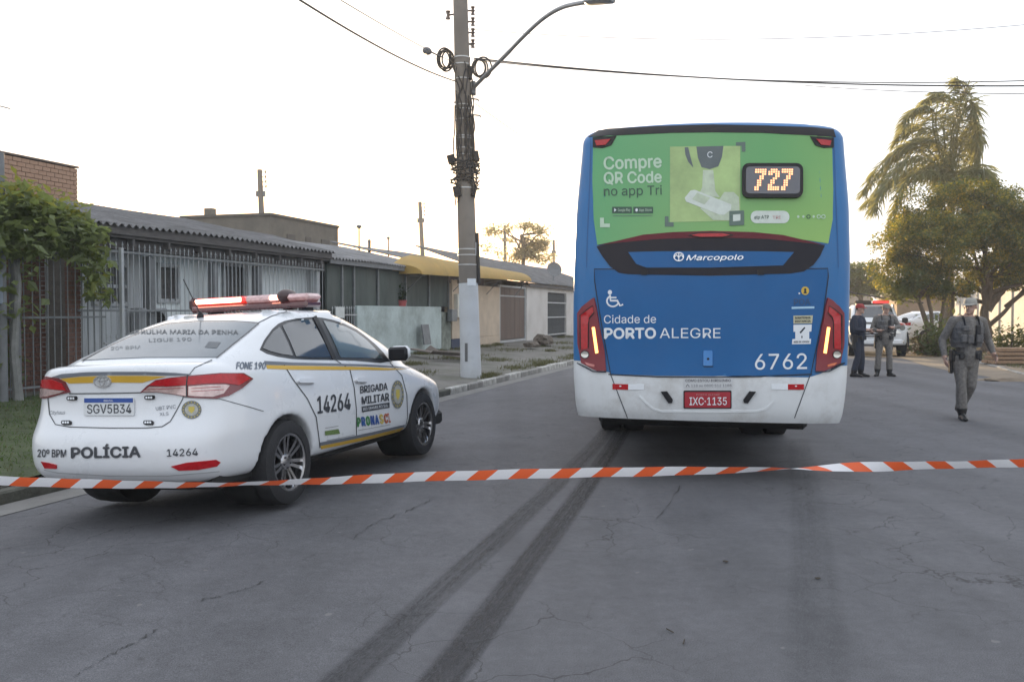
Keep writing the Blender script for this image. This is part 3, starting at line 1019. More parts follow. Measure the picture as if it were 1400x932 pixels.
# hatch lock
lk = patch('hatch_lock', rrect(961.5, 479, 974, 500, 1.5), BB, .018, mat('lock_blue', (.03, .20, .52), .35, var=.05, coat=.4), bus, skirt=.012)
patch('lock_keyhole', disc(968, 490.5, 1.8, 1.8, 10), BB, .0195, M_black, bus, skirt=0)
patch('lock_shadow_gap', strip([(962, 501), (975, 501)], 1.4), BB, .0078, M_seam, bus, skirt=0)
# tail lamp clusters
def tail(fx, side):
    X = lambda *pts: [(fx(x), y) for x, y in pts]
    h = patch('tail_lamp', X((791, 428), (797, 419), (806, 411), (813, 407), (816, 420), (822, 455), (827, 480), (829, 507), (818, 507), (806, 502), (796, 496), (791.5, 470)), BB, .022, M_redhouse, bus, skirt=.016)
    patch('tail_lamp_red', X((796, 431), (805, 423), (812, 419), (813, 427), (807, 434), (804.5, 442), (804, 476), (796.5, 478)), BB, .029, M_redlens2, bus)
    patch('tail_lamp_edge', [X(*q) for q in strip([(795.5, 478), (795, 431), (804, 422.5), (812.5, 418)], 1.2)] + [X(*q) for q in strip([(804.8, 476), (805, 442), (808, 434.5), (814, 427)], 1.2)], BB, .0295, M_black, bus, skirt=0)
    patch('tail_lamp_lit_bar', X((811, 447.5), (814.5, 447), (819.5, 482), (816, 483)), BB, .030, M_amber, bus)
    patch('reverse_lamp', disc(fx(801), 484.5, 5.2, 5.6, 18), BB, .030, M_black, bus)
    patch('reverse_lamp_lens', disc(fx(801), 484.5, 4.3, 4.6, 18), BB, .033, M_clear, bus)
    patch('tail_reflector', X((800.5, 495), (814.5, 498.5), (814, 501.5), (803, 499)), BB, .027, M_orange if side else mat('pink_reflector', (.55, .2, .18), .3, var=.05), bus)
    patch('tail_lamp_rim', [X(*q) for q in strip([(791, 496), (800, 501.5), (812, 507.5), (829.5, 508.5)], 1.6)], BB, .0235, M_seam, bus, skirt=0)
tail(lambda x: x, 0)
tail(lambda x: 1944 - x - .5, 1)
# bumper: reflectors, plate, flaps, relief
for x0, x1, x2, a, b_ in ((837.5, 859, 880.5, 0, 1), (1054.5, 1077, 1099, 1, 0)):
    patch('reflector_red' if a == 0 else 'reflector_white', [(x0, 524.5), (x1, 525), (x1, 532.5), (x0, 532)], BB, .006, M_redlens2 if a == 0 else M_print_white, bus)
    patch('reflector_white' if a == 0 else 'reflector_red', [(x1, 525), (x2, 525), (x2, 532.5), (x1, 532.5)], BB, .006, M_print_white if a == 0 else M_redlens2, bus)
    xr = (x0 + x1) / 2 if a == 0 else (x1 + x2) / 2
    patch('reflector_dot', disc(xr, 527.5, 1.6, .9, 8), BB, .0075, M_print_white, bus, skirt=0)
patch('bumper_notice', rrect(934.5, 516.8, 1002, 530.5, 1), BB, .006, mat('notice_grey_white', (.54, .55, .56), .5, var=.05), bus)
lettering('notice_lettering', 'COMO ESTOU DIRIGINDO', (937, 521.8), (999, 521.5), 3.4, BB, .0075, mat('ink_grey', (.09, .09, .11), .6, var=.05), bus, .01)
lettering('notice_lettering', '118 ou 0800 512 1188', (945, 528.6), (1000, 528.3), 3.4, BB, .0075, MATS['ink_grey'], bus, .005)
patch('notice_symbol', strip([(938, 528.5), (940, 525), (942.5, 528.5)], 1.1), BB, .0075, MATS['ink_grey'], bus, skirt=0)
patch('plate_surround', rrect(934.5, 533.5, 1000, 558, 1.5), BB, .008, M_black, bus)
patch('number_plate', rrect(936, 535.5, 998.5, 556.5, 1.2), BB, .014, M_platered, bus)
lettering('plate_lettering', 'IXC·1135', (942.5, 553), (993.5, 553), 10.3, BB, .0155, M_print_white, bus, .006)
lettering('plate_lettering', 'PORTO ALEGRE', (952, 540), (984, 540), 2.1, BB, .0155, mat('plate_pink', (.5, .25, .25), .5, var=0), bus, 0)
for pts in ([(903.5, 535), (912, 534.5), (920, 546), (919, 550), (914, 550.5)], [(1033, 535), (1024.5, 534.5), (1016, 546), (1017, 550), (1022, 550.5)]):
    patch('bumper_grip', pts, BB, .028, M_black, bus, skirt=.02)
patch('bumper_relief', strip([(874, 541), (884, 551), (893, 558.5), (905, 561.8), (972, 562.6), (1034, 561.8), (1047, 558.5), (1057, 549)], 2.6), BB, .007, mat('bumper_relief_white', (.72, .74, .75), .3, var=.04, coat=.4), bus, skirt=.01)
# corner marks of the roof
for x, sg in ((806, -1), (1142, 1)):
    patch('corner_seam', strip([(x - sg * 2, 190), (x, 260), (x + sg * 3, 330), (x + sg * 4, 366)], 1.0), BB, .004, mat('seam_blue', (.012, .085, .24), .5, var=.05), bus, skirt=0)
# ================================================================== white police saloon
M_white = mat('car_white', (.70, .72, .745), .28, var=.02, vscale=2, coat=.6, dirt=(.60, .59, .57), dirt_amt=.25, dirt_scale=2)
M_glass = mat('tinted_glass', (.022, .027, .032), .05, var=.12, vscale=2, spec=.8, coat=1.0)
M_glass2 = mat('front_door_glass', (.06, .085, .09), .05, var=.25, vscale=3.5, spec=.8, coat=1.0)
M_rglass = mat('rear_glass', (.17, .19, .205), .10, var=.12, vscale=2, spec=.5)
M_trim = mat('window_trim_black', (.018, .019, .022), .3, var=.1)
M_line = mat('panel_gap', (.06, .065, .07), .6, var=.1)
M_ink = mat('livery_ink', (.045, .05, .06), .5, var=.04)
M_stripe_g = mat('stripe_grey', (.14, .155, .18), .4, var=.04)
M_stripe_y = mat('stripe_yellow', (.58, .35, .035), .4, var=.05)
M_lens_clear = mat('lamp_clear_pink', (.55, .40, .38), .1, metal=.35, var=.25, vscale=22, coat=1)
M_alloy = mat('alloy', (.62, .62, .63), .22, metal=1.0, var=.08)
M_alloyd = mat('alloy_dark', (.05, .05, .055), .35, metal=.6, var=.1)

CYAW, CROLL = R(18.3), R(-2.6)
MCAR = Matrix.Translation((-2.525, 7.25, .035)) @ Matrix.Rotation(-CYAW, 4, 'Z') @ Matrix.Rotation(CROLL, 4, 'Y') @ Matrix.Scale(1.045, 4)
car = thing('police_car', 'white police saloon with lit red light bar parked by the left kerb', 'car')
car.matrix_basis = MCAR
def plan(pts, yr, yf, sc):
    """right half outline through tabled points (x, offset from rear or front) -> full closed loop"""
    right = [(x * sc, (yr + o) if k == 'r' else ((yf - o) if k == 'f' else o)) for x, o, k in pts]
    c = cat_rom([(x, y, 0) for x, y in right], 4)
    half = [(max(0, p.x), p.y) for p in c]
    return half + [(-x, y) for x, y in half[-2:0:-1]]
LOW = [(0, 0, 'r'), (.30, .004, 'r'), (.52, .03, 'r'), (.66, .09, 'r'), (.755, .20, 'r'), (.80, .36, 'r'), (.835, .62, 'r'), (.86, 1.05, 'r'), (.865, 1.6, 'r'), (.865, 1.5, 'f'), (.86, 1.0, 'f'), (.835, .62, 'f'), (.78, .36, 'f'), (.66, .17, 'f'), (.42, .05, 'f'), (0, 0, 'f')]
GRN = [(0, 0, 'r'), (.32, .012, 'r'), (.56, .045, 'r'), (.71, .12, 'r'), (.79, .27, 'r'), (.84, .55, 'r'), (.86, .95, 'r'), (.865, 1.25, 'r'), (.865, 1.15, 'f'), (.85, .78, 'f'), (.79, .42, 'f'), (.66, .20, 'f'), (.40, .06, 'f'), (0, 0, 'f')]
def stack(P, levels):
    vs, fs = [], []
    n = None
    for z, hw, yr, yf, cr in levels:
        lp = plan(P, yr, yf, hw / .865)
        n = len(lp)
        vs += [(x, y, z + cr * (1 - (x / .87) ** 2)) for x, y in lp]
    for i in range(len(levels) - 1):
        for k in range(n):
            k2 = (k + 1) % n
            fs.append((i * n + k, i * n + k2, (i + 1) * n + k2, (i + 1) * n + k))
    fs.append(tuple(range(n))[::-1]); fs.append(tuple((len(levels) - 1) * n + k for k in range(n)))
    return vs, fs
def dense(levels, n):
    return [tuple(v) for v in zip(*[[q[0] for q in cat_rom([(l[j], 0, 0) for l in levels], n)] for j in range(5)])]
low = dense([(.285, .77, -.80, 3.26, 0), (.315, .815, -.885, 3.32, 0), (.39, .845, -.945, 3.35, 0), (.50, .858, -.958, 3.36, 0), (.60, .865, -.945, 3.33, 0), (.68, .866, -.905, 3.27, 0),
             (.76, .862, -.872, 3.06, 0), (.84, .853, -.860, 2.80, .0), (.92, .836, -.860, 2.52, .004), (.99, .812, -.866, 2.34, .010), (1.03, .780, -.872, 2.24, .016), (1.058, .742, -.858, 2.18, .022), (1.07, .69, -.80, 2.15, .026)], 3)
grn = dense([(.93, .815, -.80, 2.60, 0), (1.03, .792, -.74, 2.44, .0), (1.105, .760, -.62, 2.31, .0), (1.18, .725, -.42, 2.15, .0), (1.26, .688, -.21, 1.97, .003), (1.33, .652, .00, 1.79, .006), (1.385, .620, .22, 1.61, .008), (1.415, .588, .42, 1.43, .010), (1.430, .52, .66, 1.24, .012), (1.435, .40, .85, 1.08, .012)], 3)
def body_mesh():
    me_objs = []
    mb1 = MB(); mb1.add(*stack(LOW, low)); o1 = mb1.build('body', M_white)
    mb2 = MB(); mb2.add(*stack(GRN, grn)); o2 = mb2.build('greenhouse', M_white)
    cut = []
    for sx in (-1, 1):
        for y in (0, 2.43):
            c = MB().lathe([(0, -.25), (.345, -.25), (.345, .30), (0, .30)], 40, Matrix.Translation((sx * .80, y, .315)) @ Matrix.Rotation(R(90) * sx, 4, 'Y'))
            co = c.build('arch', M_white); cut.append(co)
            md = o1.modifiers.new('arch', 'BOOLEAN'); md.operation = 'DIFFERENCE'; md.object = co; md.solver = 'EXACT'
    dg = bpy.context.evaluated_depsgraph_get(); dg.update()
    a = bpy.data.meshes.new_from_object(o1.evaluated_get(dg))
    b = o2.data
    bm = bmesh.new(); bm.from_mesh(a); bm.from_mesh(b)
    j = bpy.data.meshes.new('body'); bm.to_mesh(j); bm.free()
    o = bpy.data.objects.new('body_tmp', j); COL.objects.link(o)
    rm = o.modifiers.new('r', 'REMESH'); rm.mode = 'VOXEL'; rm.voxel_size = .0155
    sm = o.modifiers.new('s', 'SMOOTH'); sm.factor = .5; sm.iterations = 7
    dg = bpy.context.evaluated_depsgraph_get(); dg.update()
    res = bpy.data.meshes.new_from_object(o.evaluated_get(dg))
    for q in [o1, o2, o] + cut:
        bpy.data.objects.remove(q)
    res.materials.clear(); res.materials.append(M_white)
    res.polygons.foreach_set('use_smooth', [True] * len(res.polygons))
    res.name = 'body'
    return res
cbody = link(bpy.data.objects.new('body', body_mesh()), car)
CB = bvh_world(cbody)
MB().box((0, 1.25, .30), (1.45, 3.9, .14), bev=.03).box((0, -.55, .33), (1.2, .5, .18), bev=.04).build('underbody', M_dark, car)
for x in (-.76, .76):
    for y in (0, 2.43):
        MB().lathe([(0, -.24), (.335, -.24), (.335, .02)], 30, Matrix.Translation((x * .93, y, .33)) @ Matrix.Rotation(R(90) * (1 if x > 0 else -1), 4, 'Y')).build('wheel_well', M_dark, car, smooth=True)
def car_wheel(parent, p, fl, rad=.312, wid=.195, rr_=.205, arms=7):
    w, h, _ = wheel(parent, p, rad, wid, rr_, None, flip=fl)
    MB().lathe([(0, -h * .2), (rr_ * .98, -h * .2), (rr_ * .98, h * .5)], 32).lathe([(0, h * .1), (.12, h * .05), (.125, -h * .1)], 24).build('brake_disc', M_alloyd, w, smooth=True)
    mb = MB().lathe([(rr_ - .004, h * .2), (rr_ - .016, h * .55), (rr_ - .012, h * .88), (rr_ + .005, h * .92), (rr_ + .008, h * .8)], 40)
    for k in range(arms):
        for dd in (-.16, .16):
            a = 2 * math.pi * k / arms + dd
            a2 = a + dd * .9
            p0 = Vector((.035 * math.cos(a), .035 * math.sin(a), h * .55)); p1 = Vector(((rr_ - .012) * math.cos(a2), (rr_ - .012) * math.sin(a2), h * .72))
            t = (p1 - p0).normalized(); n = Vector((-t.y, t.x, 0)).normalized()
            w0, w1 = .013, .012
            q = [p0 - n * w0, p0 + n * w0, p1 + n * w1, p1 - n * w1]
            mb.add(q + [v - Vector((0, 0, .025)) for v in q], [(0, 1, 2, 3), (4, 7, 6, 5), (0, 4, 5, 1), (1, 5, 6, 2), (2, 6, 7, 3), (3, 7, 4, 0)])
    mb.lathe([(.058, h * .4), (.055, h * .66), (.03, h * .72), (0, h * .72)], 20)
    mb.build('rim', M_alloy, w, smooth=True)
    mb = MB()
    for k in range(5):
        a = 2 * math.pi * k / 5
        mb.lathe([(.008, h * .6), (.008, h * .75), (0, h * .75)], 6, Matrix.Translation((.043 * math.cos(a), .043 * math.sin(a), 0)))
    mb.build('wheel_nuts', M_alloyd, w)['kind'] = 'stuff'
    return w
for x, y in ((.755, 0), (-.755, 0), (.755, 2.43), (-.755, 2.43)):
    car_wheel(car, (x, y, .312), 1 if x > 0 else -1)
# --- glass
patch('side_window_trim', [(355, 478), (361, 465), (372, 450), (380, 443), (389, 439), (405, 435.5), (428, 433.5), (440, 434.5), (455, 437.5), (470, 442.5), (487, 450.5), (500, 460), (512, 470), (524, 482), (533, 494), (520, 496), (485, 493), (455, 492), (420, 491.5), (400, 490.5), (380, 487.5), (365, 483.5)], CB, .004, M_trim, car, grid=7)
patch('rear_quarter_window', [(358.5, 476.5), (364, 466), (373, 454), (381.5, 447.5), (386, 455), (393, 470), (399.5, 486.5), (384, 484.5), (368, 480.5)], CB, .009, M_glass, car, grid=7)
patch('rear_door_window', [(385.5, 446), (392, 442.5), (406, 438.8), (425, 437), (433, 451), (443, 470), (451.5, 488.5), (425, 489), (404, 487.5), (396, 468)], CB, .009, M_glass, car, grid=7)
patch('front_door_window', [(441, 438.5), (455, 441.5), (470, 446.5), (485, 454), (500, 465), (512, 477), (522, 490.5), (490, 489.5), (465, 489), (459, 475), (451, 457)], CB, .009, M_glass2, car, grid=7)
patch('window_pillar', strip([(429, 433), (438, 451), (447, 470), (456, 491)], 5), CB, .011, M_black, car, grid=7)
patch('rear_window', [(113, 493), (146, 477), (176, 463), (206, 451), (230, 444), (270, 441), (320, 441), (352, 443), (338, 455), (318, 471), (296, 489), (250, 489), (200, 489), (150, 491)], CB, .006, M_rglass, car, grid=9)
patch('roof_seam', strip([(352, 442), (372, 432), (392, 425.5)], 1.1), CB, .003, M_line, car, skirt=0)
patch('rear_window_seal', strip([(112, 494), (145, 476.5), (175, 462.3), (205, 450.3), (229, 443.3), (270, 440), (320, 440), (354, 442.3)], 1.4) + strip([(354, 442.3), (338, 456), (318, 472), (296, 490)], 1.2), CB, .0075, M_trim, car, skirt=0, grid=9)
M_dimtext = mat('window_lettering_grey', (.10, .11, .12), .5, var=.05)
lettering('window_lettering', 'PATRULHA MARIA DA PENHA', (172, 457), (326, 458), 5.4, CB, .0085, M_dimtext, car, .02)
lettering('window_lettering', 'LIGUE 190', (204, 468.5), (262, 467), 4.6, CB, .0085, M_dimtext, car, .0)
lettering('window_lettering', '20º BPM', (152, 479.5), (192, 478), 4.5, CB, .0085, mat('window_lettering_pale', (.15, .165, .175), .5, var=.05), car, .0)
patch('window_sticker', [(286, 468), (302, 469), (296, 477), (280, 476)], CB, .0085, M_dimtext, car, skirt=0)
# --- rear end
patch('boot_spoiler_shade', [(69, 516), (85, 511), (120, 508.5), (160, 508), (200, 508), (240, 509.5), (262, 511.5), (258, 513), (240, 513.5), (200, 512.5), (150, 512.5), (110, 514), (85, 517)], CB, .004, M_stripe_g, car, skirt=.004, grid=8)
patch('boot_stripe', [(83, 517.5), (110, 514.8), (150, 513.5), (200, 513.5), (228, 514.5), (212, 518), (195, 523), (150, 522.5), (95, 524)], CB, .004, M_stripe_y, car, skirt=.004, grid=8)
patch('boot_seam', strip([(95, 538), (150, 537.5), (194, 536.5)], 1.6) + strip([(258, 513), (250, 545), (241, 562), (233, 576), (222, 583), (200, 585), (150, 585), (95, 583.5), (76, 580), (68, 566), (66, 545)], 1.3), CB, .003, M_line, car, skirt=0, grid=8)
patch('boot_lid_seam', strip([(66, 545), (62, 522), (68, 515)], 1.0) + strip([(258, 513), (266, 503), (290, 492)], 1.1), CB, .003, M_line, car, skirt=0, grid=8)
bl = patch('badge', disc(141, 521, 12, 8.2, 24), CB, .008, mat('badge_backing', (.50, .51, .52), .35, metal=.2, var=.05), car)
patch('badge_rings', ringq(141, 521, 11, 7.4, 1.8, 26) + ringq(141, 520.5, 3.4, 6.2, 1.4, 20) + ringq(141, 517.3, 7.6, 3.1, 1.3, 22), CB, .013, M_chrome, car, grid=60)
def tailc(name, pts, m, off): return patch(name, pts, CB, off, m, car, grid=7)
tailc('tail_lamp', [(193, 536), (202, 527), (214, 519), (235, 515.5), (258, 513.5), (300, 510.5), (332, 510.5), (345, 518), (330, 531), (312, 541), (295, 545), (265, 544), (235, 538.5), (215, 536)], mat('lamp_maroon', (.16, .012, .02), .25, var=.06, coat=.8), .012)
tailc('tail_lamp_red', [(205, 526), (216, 519.5), (236, 516.5), (258, 515), (300, 512), (330, 512), (341, 518), (325, 527), (305, 524), (280, 524.5), (256, 526), (230, 527.5)], M_redlens2, .017)
tailc('tail_lamp_clear', [(197, 535), (206, 528), (230, 528.5), (255, 527), (255, 541), (235, 537.5), (215, 535.3)], M_lens_clear, .017)
tailc('tail_lamp_clear', [(258, 528), (282, 526), (307, 526), (312, 527.5), (304, 538), (290, 542.5), (270, 541.8), (258, 540.5)], M_lens_clear, .0175)
patch('tail_lamp_rib', strip([(262, 531), (300, 529)], .8) + strip([(262, 535), (304, 533)], .8) + strip([(200, 532), (252, 530)], .7), CB, .019, M_redlens, car, skirt=0)['kind'] = 'stuff'
patch('tail_lamp_seam', strip([(256.5, 513), (255.5, 527), (256, 542)], 1.6), CB, .019, M_trim, car, skirt=0)
tailc('tail_lamp', [(49, 525), (55, 518), (65, 514.5), (80, 516.5), (90, 522), (97, 536), (85, 538.5), (70, 543), (54, 546.5), (50, 540)], MATS['lamp_maroon'], .012)
tailc('tail_lamp_red', [(50.5, 524.5), (60, 519), (72, 518), (86, 523.5), (92, 533), (70, 531), (52, 529)], M_redlens2, .017)
tailc('tail_lamp_clear', [(51, 530), (70, 532), (90, 534), (84, 537), (68, 541), (54, 544)], M_lens_clear, .017)
patch('number_plate', rrect(116, 543.5, 184.5, 568, 1.5), CB, .012, mat('plate_white', (.60, .62, .63), .4, var=.04), car)
patch('number_plate_band', [(117, 544), (183.5, 543.8), (183.5, 550), (117, 550.2)], CB, .0135, mat('plate_blue', (.02, .07, .30), .4, var=.04), car, skirt=0)
lettering('plate_lettering', 'SGV5B34', (121, 565.3), (181.5, 564.8), 12.5, CB, .0138, M_ink, car, .006)
lettering('plate_lettering', 'BRASIL', (144, 548.7), (157, 548.6), 2.6, CB, .0148, M_print_white, car, 0)
for x, y in ((99.5, 544), (205.5, 543), (92, 578), (204, 578)):
    patch('warning_lamp', rrect(x - 6.5, y - 2.9, x + 6.5, y + 2.9, 2.2), CB, .014, M_black, car)
    patch('warning_lamp_lens', [rrect(x - 4.6 + k * 3.3, y - 1.5, x - 2.1 + k * 3.3, y + 1.5, .6, 2) for k in range(3)], CB, .0165, M_print_white, car, skirt=0, grid=50)['kind'] = 'stuff'
lettering('model_lettering', 'Cityhaus', (69, 566.5), (90, 566), 5, CB, .006, M_stripe_g, car, 0, .3)
lettering('model_lettering', 'UBT PVC', (214, 561), (241, 558), 5, CB, .006, M_stripe_g, car, 0)
lettering('model_lettering', 'XLS', (219, 568.5), (231, 567.5), 4.5, CB, .006, M_stripe_g, car, 0)
M_crest = mat('crest_olive', (.20, .19, .13), .5, var=.15, vscale=30)
def crest(x, y, rx, ry):
    patch('crest', disc(x, y, rx, ry, 24), CB, .005, mat('crest_ring', (.16, .165, .15), .5, var=.15, vscale=40), car, skirt=0)
    patch('crest_field', disc(x, y, rx * .66, ry * .66, 20), CB, .0065, mat('crest_field', (.36, .36, .33), .5, var=.2, vscale=50), car, skirt=0)
    patch('crest_shield', [(x - rx * .3, y - ry * .35), (x + rx * .3, y - ry * .35), (x + rx * .3, y + ry * .1), (x, y + ry * .42), (x - rx * .3, y + ry * .1)], CB, .008, mat('crest_gold', (.50, .40, .08), .5, var=.1), car, skirt=0)
    patch('crest_dots', [disc(x + rx * .83 * math.cos(a), y + ry * .83 * math.sin(a), rx * .07, ry * .07, 6) for a in [2 * math.pi * k / 16 for k in range(16)]], CB, .0065, MATS['crest_gold'], car, skirt=0, grid=60)['kind'] = 'stuff'
crest(262, 560, 13.5, 12.5)
crest(543, 539, 8.6, 19.5)
lettering('bumper_lettering', 'POLÍCIA', (97.5, 625.5), (193, 624), 13.5, CB, .005, M_ink, car, .035)
lettering('bumper_lettering', '20º BPM', (52, 624), (91, 624.5), 10, CB, .005, M_ink, car, .012)
lettering('bumper_lettering', '14264', (228.5, 623.5), (270.5, 622), 9.5, CB, .005, M_ink, car, .009)
tailc('reflector', [(234, 637), (255, 632), (295, 628), (301, 631.5), (296, 637), (270, 641.5), (245, 642.5)], M_redlens2, .008)
tailc('reflector', [(57, 630.5), (66, 632), (78, 635), (78, 640), (62, 639.5)], M_redlens2, .008)
patch('bumper_crease', strip([(52, 640), (80, 646), (150, 650), (230, 650), (300, 644)], 1.2), CB, .003, mat('crease_grey', (.42, .43, .44), .5, var=.05), car, skirt=0)
patch('bumper_seam', strip([(252, 543), (300, 545), (340, 556), (360, 562)], .9), CB, .003, M_line, car, skirt=0)
# --- side
patch('door_seam', strip([(387, 497), (400, 518), (420, 545), (432, 570), (436, 600), (437, 612)], 1.3), CB, .003, M_line, car, skirt=0, grid=9)
patch('door_seam', strip([(457, 491), (478, 505), (484, 530), (487, 560), (487, 597)], 1.2), CB, .003, M_line, car, skirt=0, grid=9)
patch('door_seam', strip([(533, 496), (549, 513), (556, 540), (557, 570), (553, 588)], 1.0), CB, .003, M_line, car, skirt=0, grid=9)
patch('side_stripe', [(361, 493.5), (400, 495.5), (450, 496.5), (500, 498), (540, 500.5), (560, 503), (540, 502.5), (500, 500.6), (450, 499.8), (400, 499.2), (364, 498.5)], CB, .004, M_stripe_g, car, skirt=.003, grid=9)
patch('side_stripe', [(364, 499.2), (400, 500), (450, 500.8), (500, 501.6), (556, 504.5), (530, 506), (500, 505.5), (450, 505.5), (400, 505.3), (365, 504)], CB, .004, M_stripe_y, car, skirt=.003, grid=9)
lettering('phone_lettering', 'FONE 190', (322.5, 504.5), (363, 504.5), 9, CB, .005, mat('livery_grey_blue', (.13, .155, .20), .5, var=.04), car, .02, .15)
lettering('side_number', '14264', (433.5, 565), (479, 559), 23, CB, .005, M_ink, car, .009, h1=22, up=(-.03, -1))
lettering('side_lettering', 'BRIGADA', (492, 537.5), (529.5, 532.5), 9.5, CB, .005, M_ink, car, .014, up=(-.03, -1))
lettering('side_lettering', 'MILITAR', (494, 552.5), (531.5, 547), 10, CB, .005, M_ink, car, .016, up=(-.03, -1))
patch('side_lettering_bar', [(494, 555.5), (532, 549.8), (532, 557), (494.5, 563.3)], CB, .005, M_ink, car, skirt=0)
lettering('side_lettering', 'RIO GRANDE DO SUL', (496, 561), (530, 555.5), 3.6, CB, .0065, M_print_white, car, .0)
for k, (ch, c_) in enumerate((('P', (.05, .18, .06)), ('R', (.03, .10, .30)), ('O', (.05, .22, .07)), ('N', (.03, .08, .28)), ('A', (.03, .09, .30)), ('S', (.55, .42, .1)), ('C', (.42, .12, .06)), ('I', (.45, .10, .05)))):
    x0 = 488 + k * 6.2
    lettering('programme_lettering', ch, (x0, 583 - k * .85), (x0 + (2.4 if ch == 'I' else 5.4), 582.4 - k * .85), 12, CB, .005, mat('programme_ink_%d' % k, c_, .5, var=.04), car, .03)
patch('door_notice', [(443.5, 589), (462, 586), (464.5, 592.5), (444, 595)], CB, .005, mat('notice_green', (.13, .20, .06), .5, var=.6, vscale=120), car, skirt=0)
patch('door_notice_rule', strip([(444, 585), (462, 582)], .9) + strip([(446, 602), (484, 594)], .9), CB, .005, mat('rule_grey', (.3, .31, .32), .5, var=.05), car, skirt=0)
patch('programme_rule', strip([(489, 588), (533, 580)], .8), CB, .005, MATS['rule_grey'], car, skirt=0)
patch('sill_stripe', [(437, 604.5), (470, 598.5), (510, 590), (553, 580), (552.5, 583.5), (510, 594), (470, 602.5), (437.5, 609)], CB, .0045, M_stripe_g, car, skirt=.003)
patch('sill_stripe', [(437.8, 609.5), (470, 603), (510, 594.5), (552, 584), (550, 588), (510, 598.5), (470, 607), (439, 613.5)], CB, .0045, M_stripe_y, car, skirt=.003)
def handle(x, y, w):
    patch('door_handle_recess', disc(x, y + 1.5, w * .55, 4, 16), CB, .002, mat('handle_recess', (.45, .46, .48), .4, var=.03), car, skirt=0)
    patch('door_handle', rrect(x - w / 2, y - 3, x + w / 2, y + 2.5, 2.6), CB, .026, M_white, car, skirt=.02)
handle(417, 521.5, 23); handle(493, 520, 16)
# mirror
_p, _n = cast(CB, 533, 489, 0)
ml = MW(car).inverted() @ _p
mir = MB().box((ml.x + .115, ml.y - .01, ml.z + .045), (.20, .07, .125), bev=.035)
mir.box((ml.x + .02, ml.y, ml.z - .015), (.10, .05, .03), bev=.01)
mir = mir.build('wing_mirror', M_white, car, smooth=True)
MB().box((ml.x + .108, ml.y - .048, ml.z + .036), (.195, .05, .128), bev=.03).build('mirror_glass', M_black, car, smooth=True)
# roof: aerial, small button, light bar
_p, _n = cast(CB, 274, 434, 0); al = MW(car).inverted() @ _p
MB().lathe([(.03, -.01), (.026, .02), (.012, .045), (0, .05)], 14, Matrix.Translation(al)).tube([al + Vector((0, 0, .03)), al + Vector((-.02, -.16, .30))], .004, 6).build('aerial', M_black, car, smooth=True)
_p, _n = cast(CB, 259, 434, 0); al = MW(car).inverted() @ _p
MB().lathe([(.05, -.01), (.04, .012), (0, .018)], 14, Matrix.Translation(al)).build('roof_vent', mat('button_grey', (.4, .4, .38), .5), car, smooth=True)
LBY, LBZ = .98, 1.538
M_bar = mat('light_bar_red', (.38, .012, .012), .12, var=.15, vscale=6, coat=1.0, emit=(1, .05, .03), estr=.35)
M_bardark = mat('light_bar_dark_red', (.09, .025, .027), .15, var=.2, vscale=9, coat=1.0)
M_lit = mat('light_bar_lit', (1, .6, .4), .3, var=0, emit=(1.0, .40, .28), estr=3.2)
M_pinklens = mat('light_bar_pink_lens', (.46, .36, .36), .14, var=.35, vscale=22, coat=.6, emit=(1, .35, .3), estr=.06)
def barpart(name, x0, x1, z0, z1, dy, m, bev=.02):
    x0, x1 = x0 * .95 - .055, x1 * .95 - .055
    return MB().box(((x0 + x1) / 2, LBY, (z0 + z1) / 2), (x1 - x0, dy, z1 - z0), bev=bev).build(name, m, car)
barpart('light_bar_base', -.60, .62, LBZ - .075, LBZ - .012, .25, M_bardark)
barpart('light_bar_lens', -.55, -.02, LBZ - .012, LBZ + .05, .24, M_bar)
barpart('light_bar_lens', -.02, .34, LBZ - .012, LBZ + .05, .24, M_pinklens)
lens = barpart('light_bar_lens', .40, .63, LBZ - .012, LBZ + .045, .24, M_pinklens, .03)
barpart('light_bar_lamp', -.545, -.05, LBZ + .0, LBZ + .042, .262, M_lit, .01)
barpart('light_bar_lamp', .24, .335, LBZ + .0, LBZ + .042, .262, M_lit, .01)
barpart('light_bar_end', -.64, -.55, LBZ - .06, LBZ + .06, .22, mat('light_bar_cap', (.06, .02, .022), .3, var=.2), .03)
MB().ball((.297, LBY - .04, LBZ + .03), (.05, .14, .06), 14, 10).box((.297, LBY, LBZ - .04), (.08, .18, .09), bev=.02).build('siren_horn', mat('horn_brown', (.055, .030, .030), .4, var=.2), car, smooth=True)
for x in (-.45, .45):
    MB().box((x, LBY, LBZ - .10), (.05, .18, .09), bev=.01).build('light_bar_foot', M_black, car)
# ================================================================== the row of houses on the left
RYAW = Matrix.Rotation(-YAW, 3, 'Z')
def rb(mb, s0, s1, r0, r1, z0, z1, bev=0.0, mi=0):
    c = W((s0 + s1) / 2, (r0 + r1) / 2, (z0 + z1) / 2)
    return mb.box(c, (abs(r1 - r0), abs(s1 - s0), abs(z1 - z0)), RYAW, mi, bev)
def fs_(x, back=0.0): return SR(FP(x, 426, back))[0]
def fz_(x, y, back=0.0): return FP(x, y, back).z
def at(name, label, cat, s, r, z=0.0, group=None):
    e = thing(name, label, cat, None, group)
    e.matrix_basis = Matrix.Translation(W(s, r, z)) @ Matrix.Rotation(-YAW, 4, 'Z')
    return e
def part(parent, name, m, boxes, bev=0.0, smooth=False):
    mb = MB()
    for b in boxes:
        rb(mb, *b, bev=bev)
    return mb.build(name, m, parent, smooth, world=True)
M_tile = mat('fibre_cement', (.165, .16, .16), .92, var=.35, vscale=3, bump=.5, bscale=25, dirt=(.06, .06, .05), dirt_amt=.7, dirt_scale=1.6)
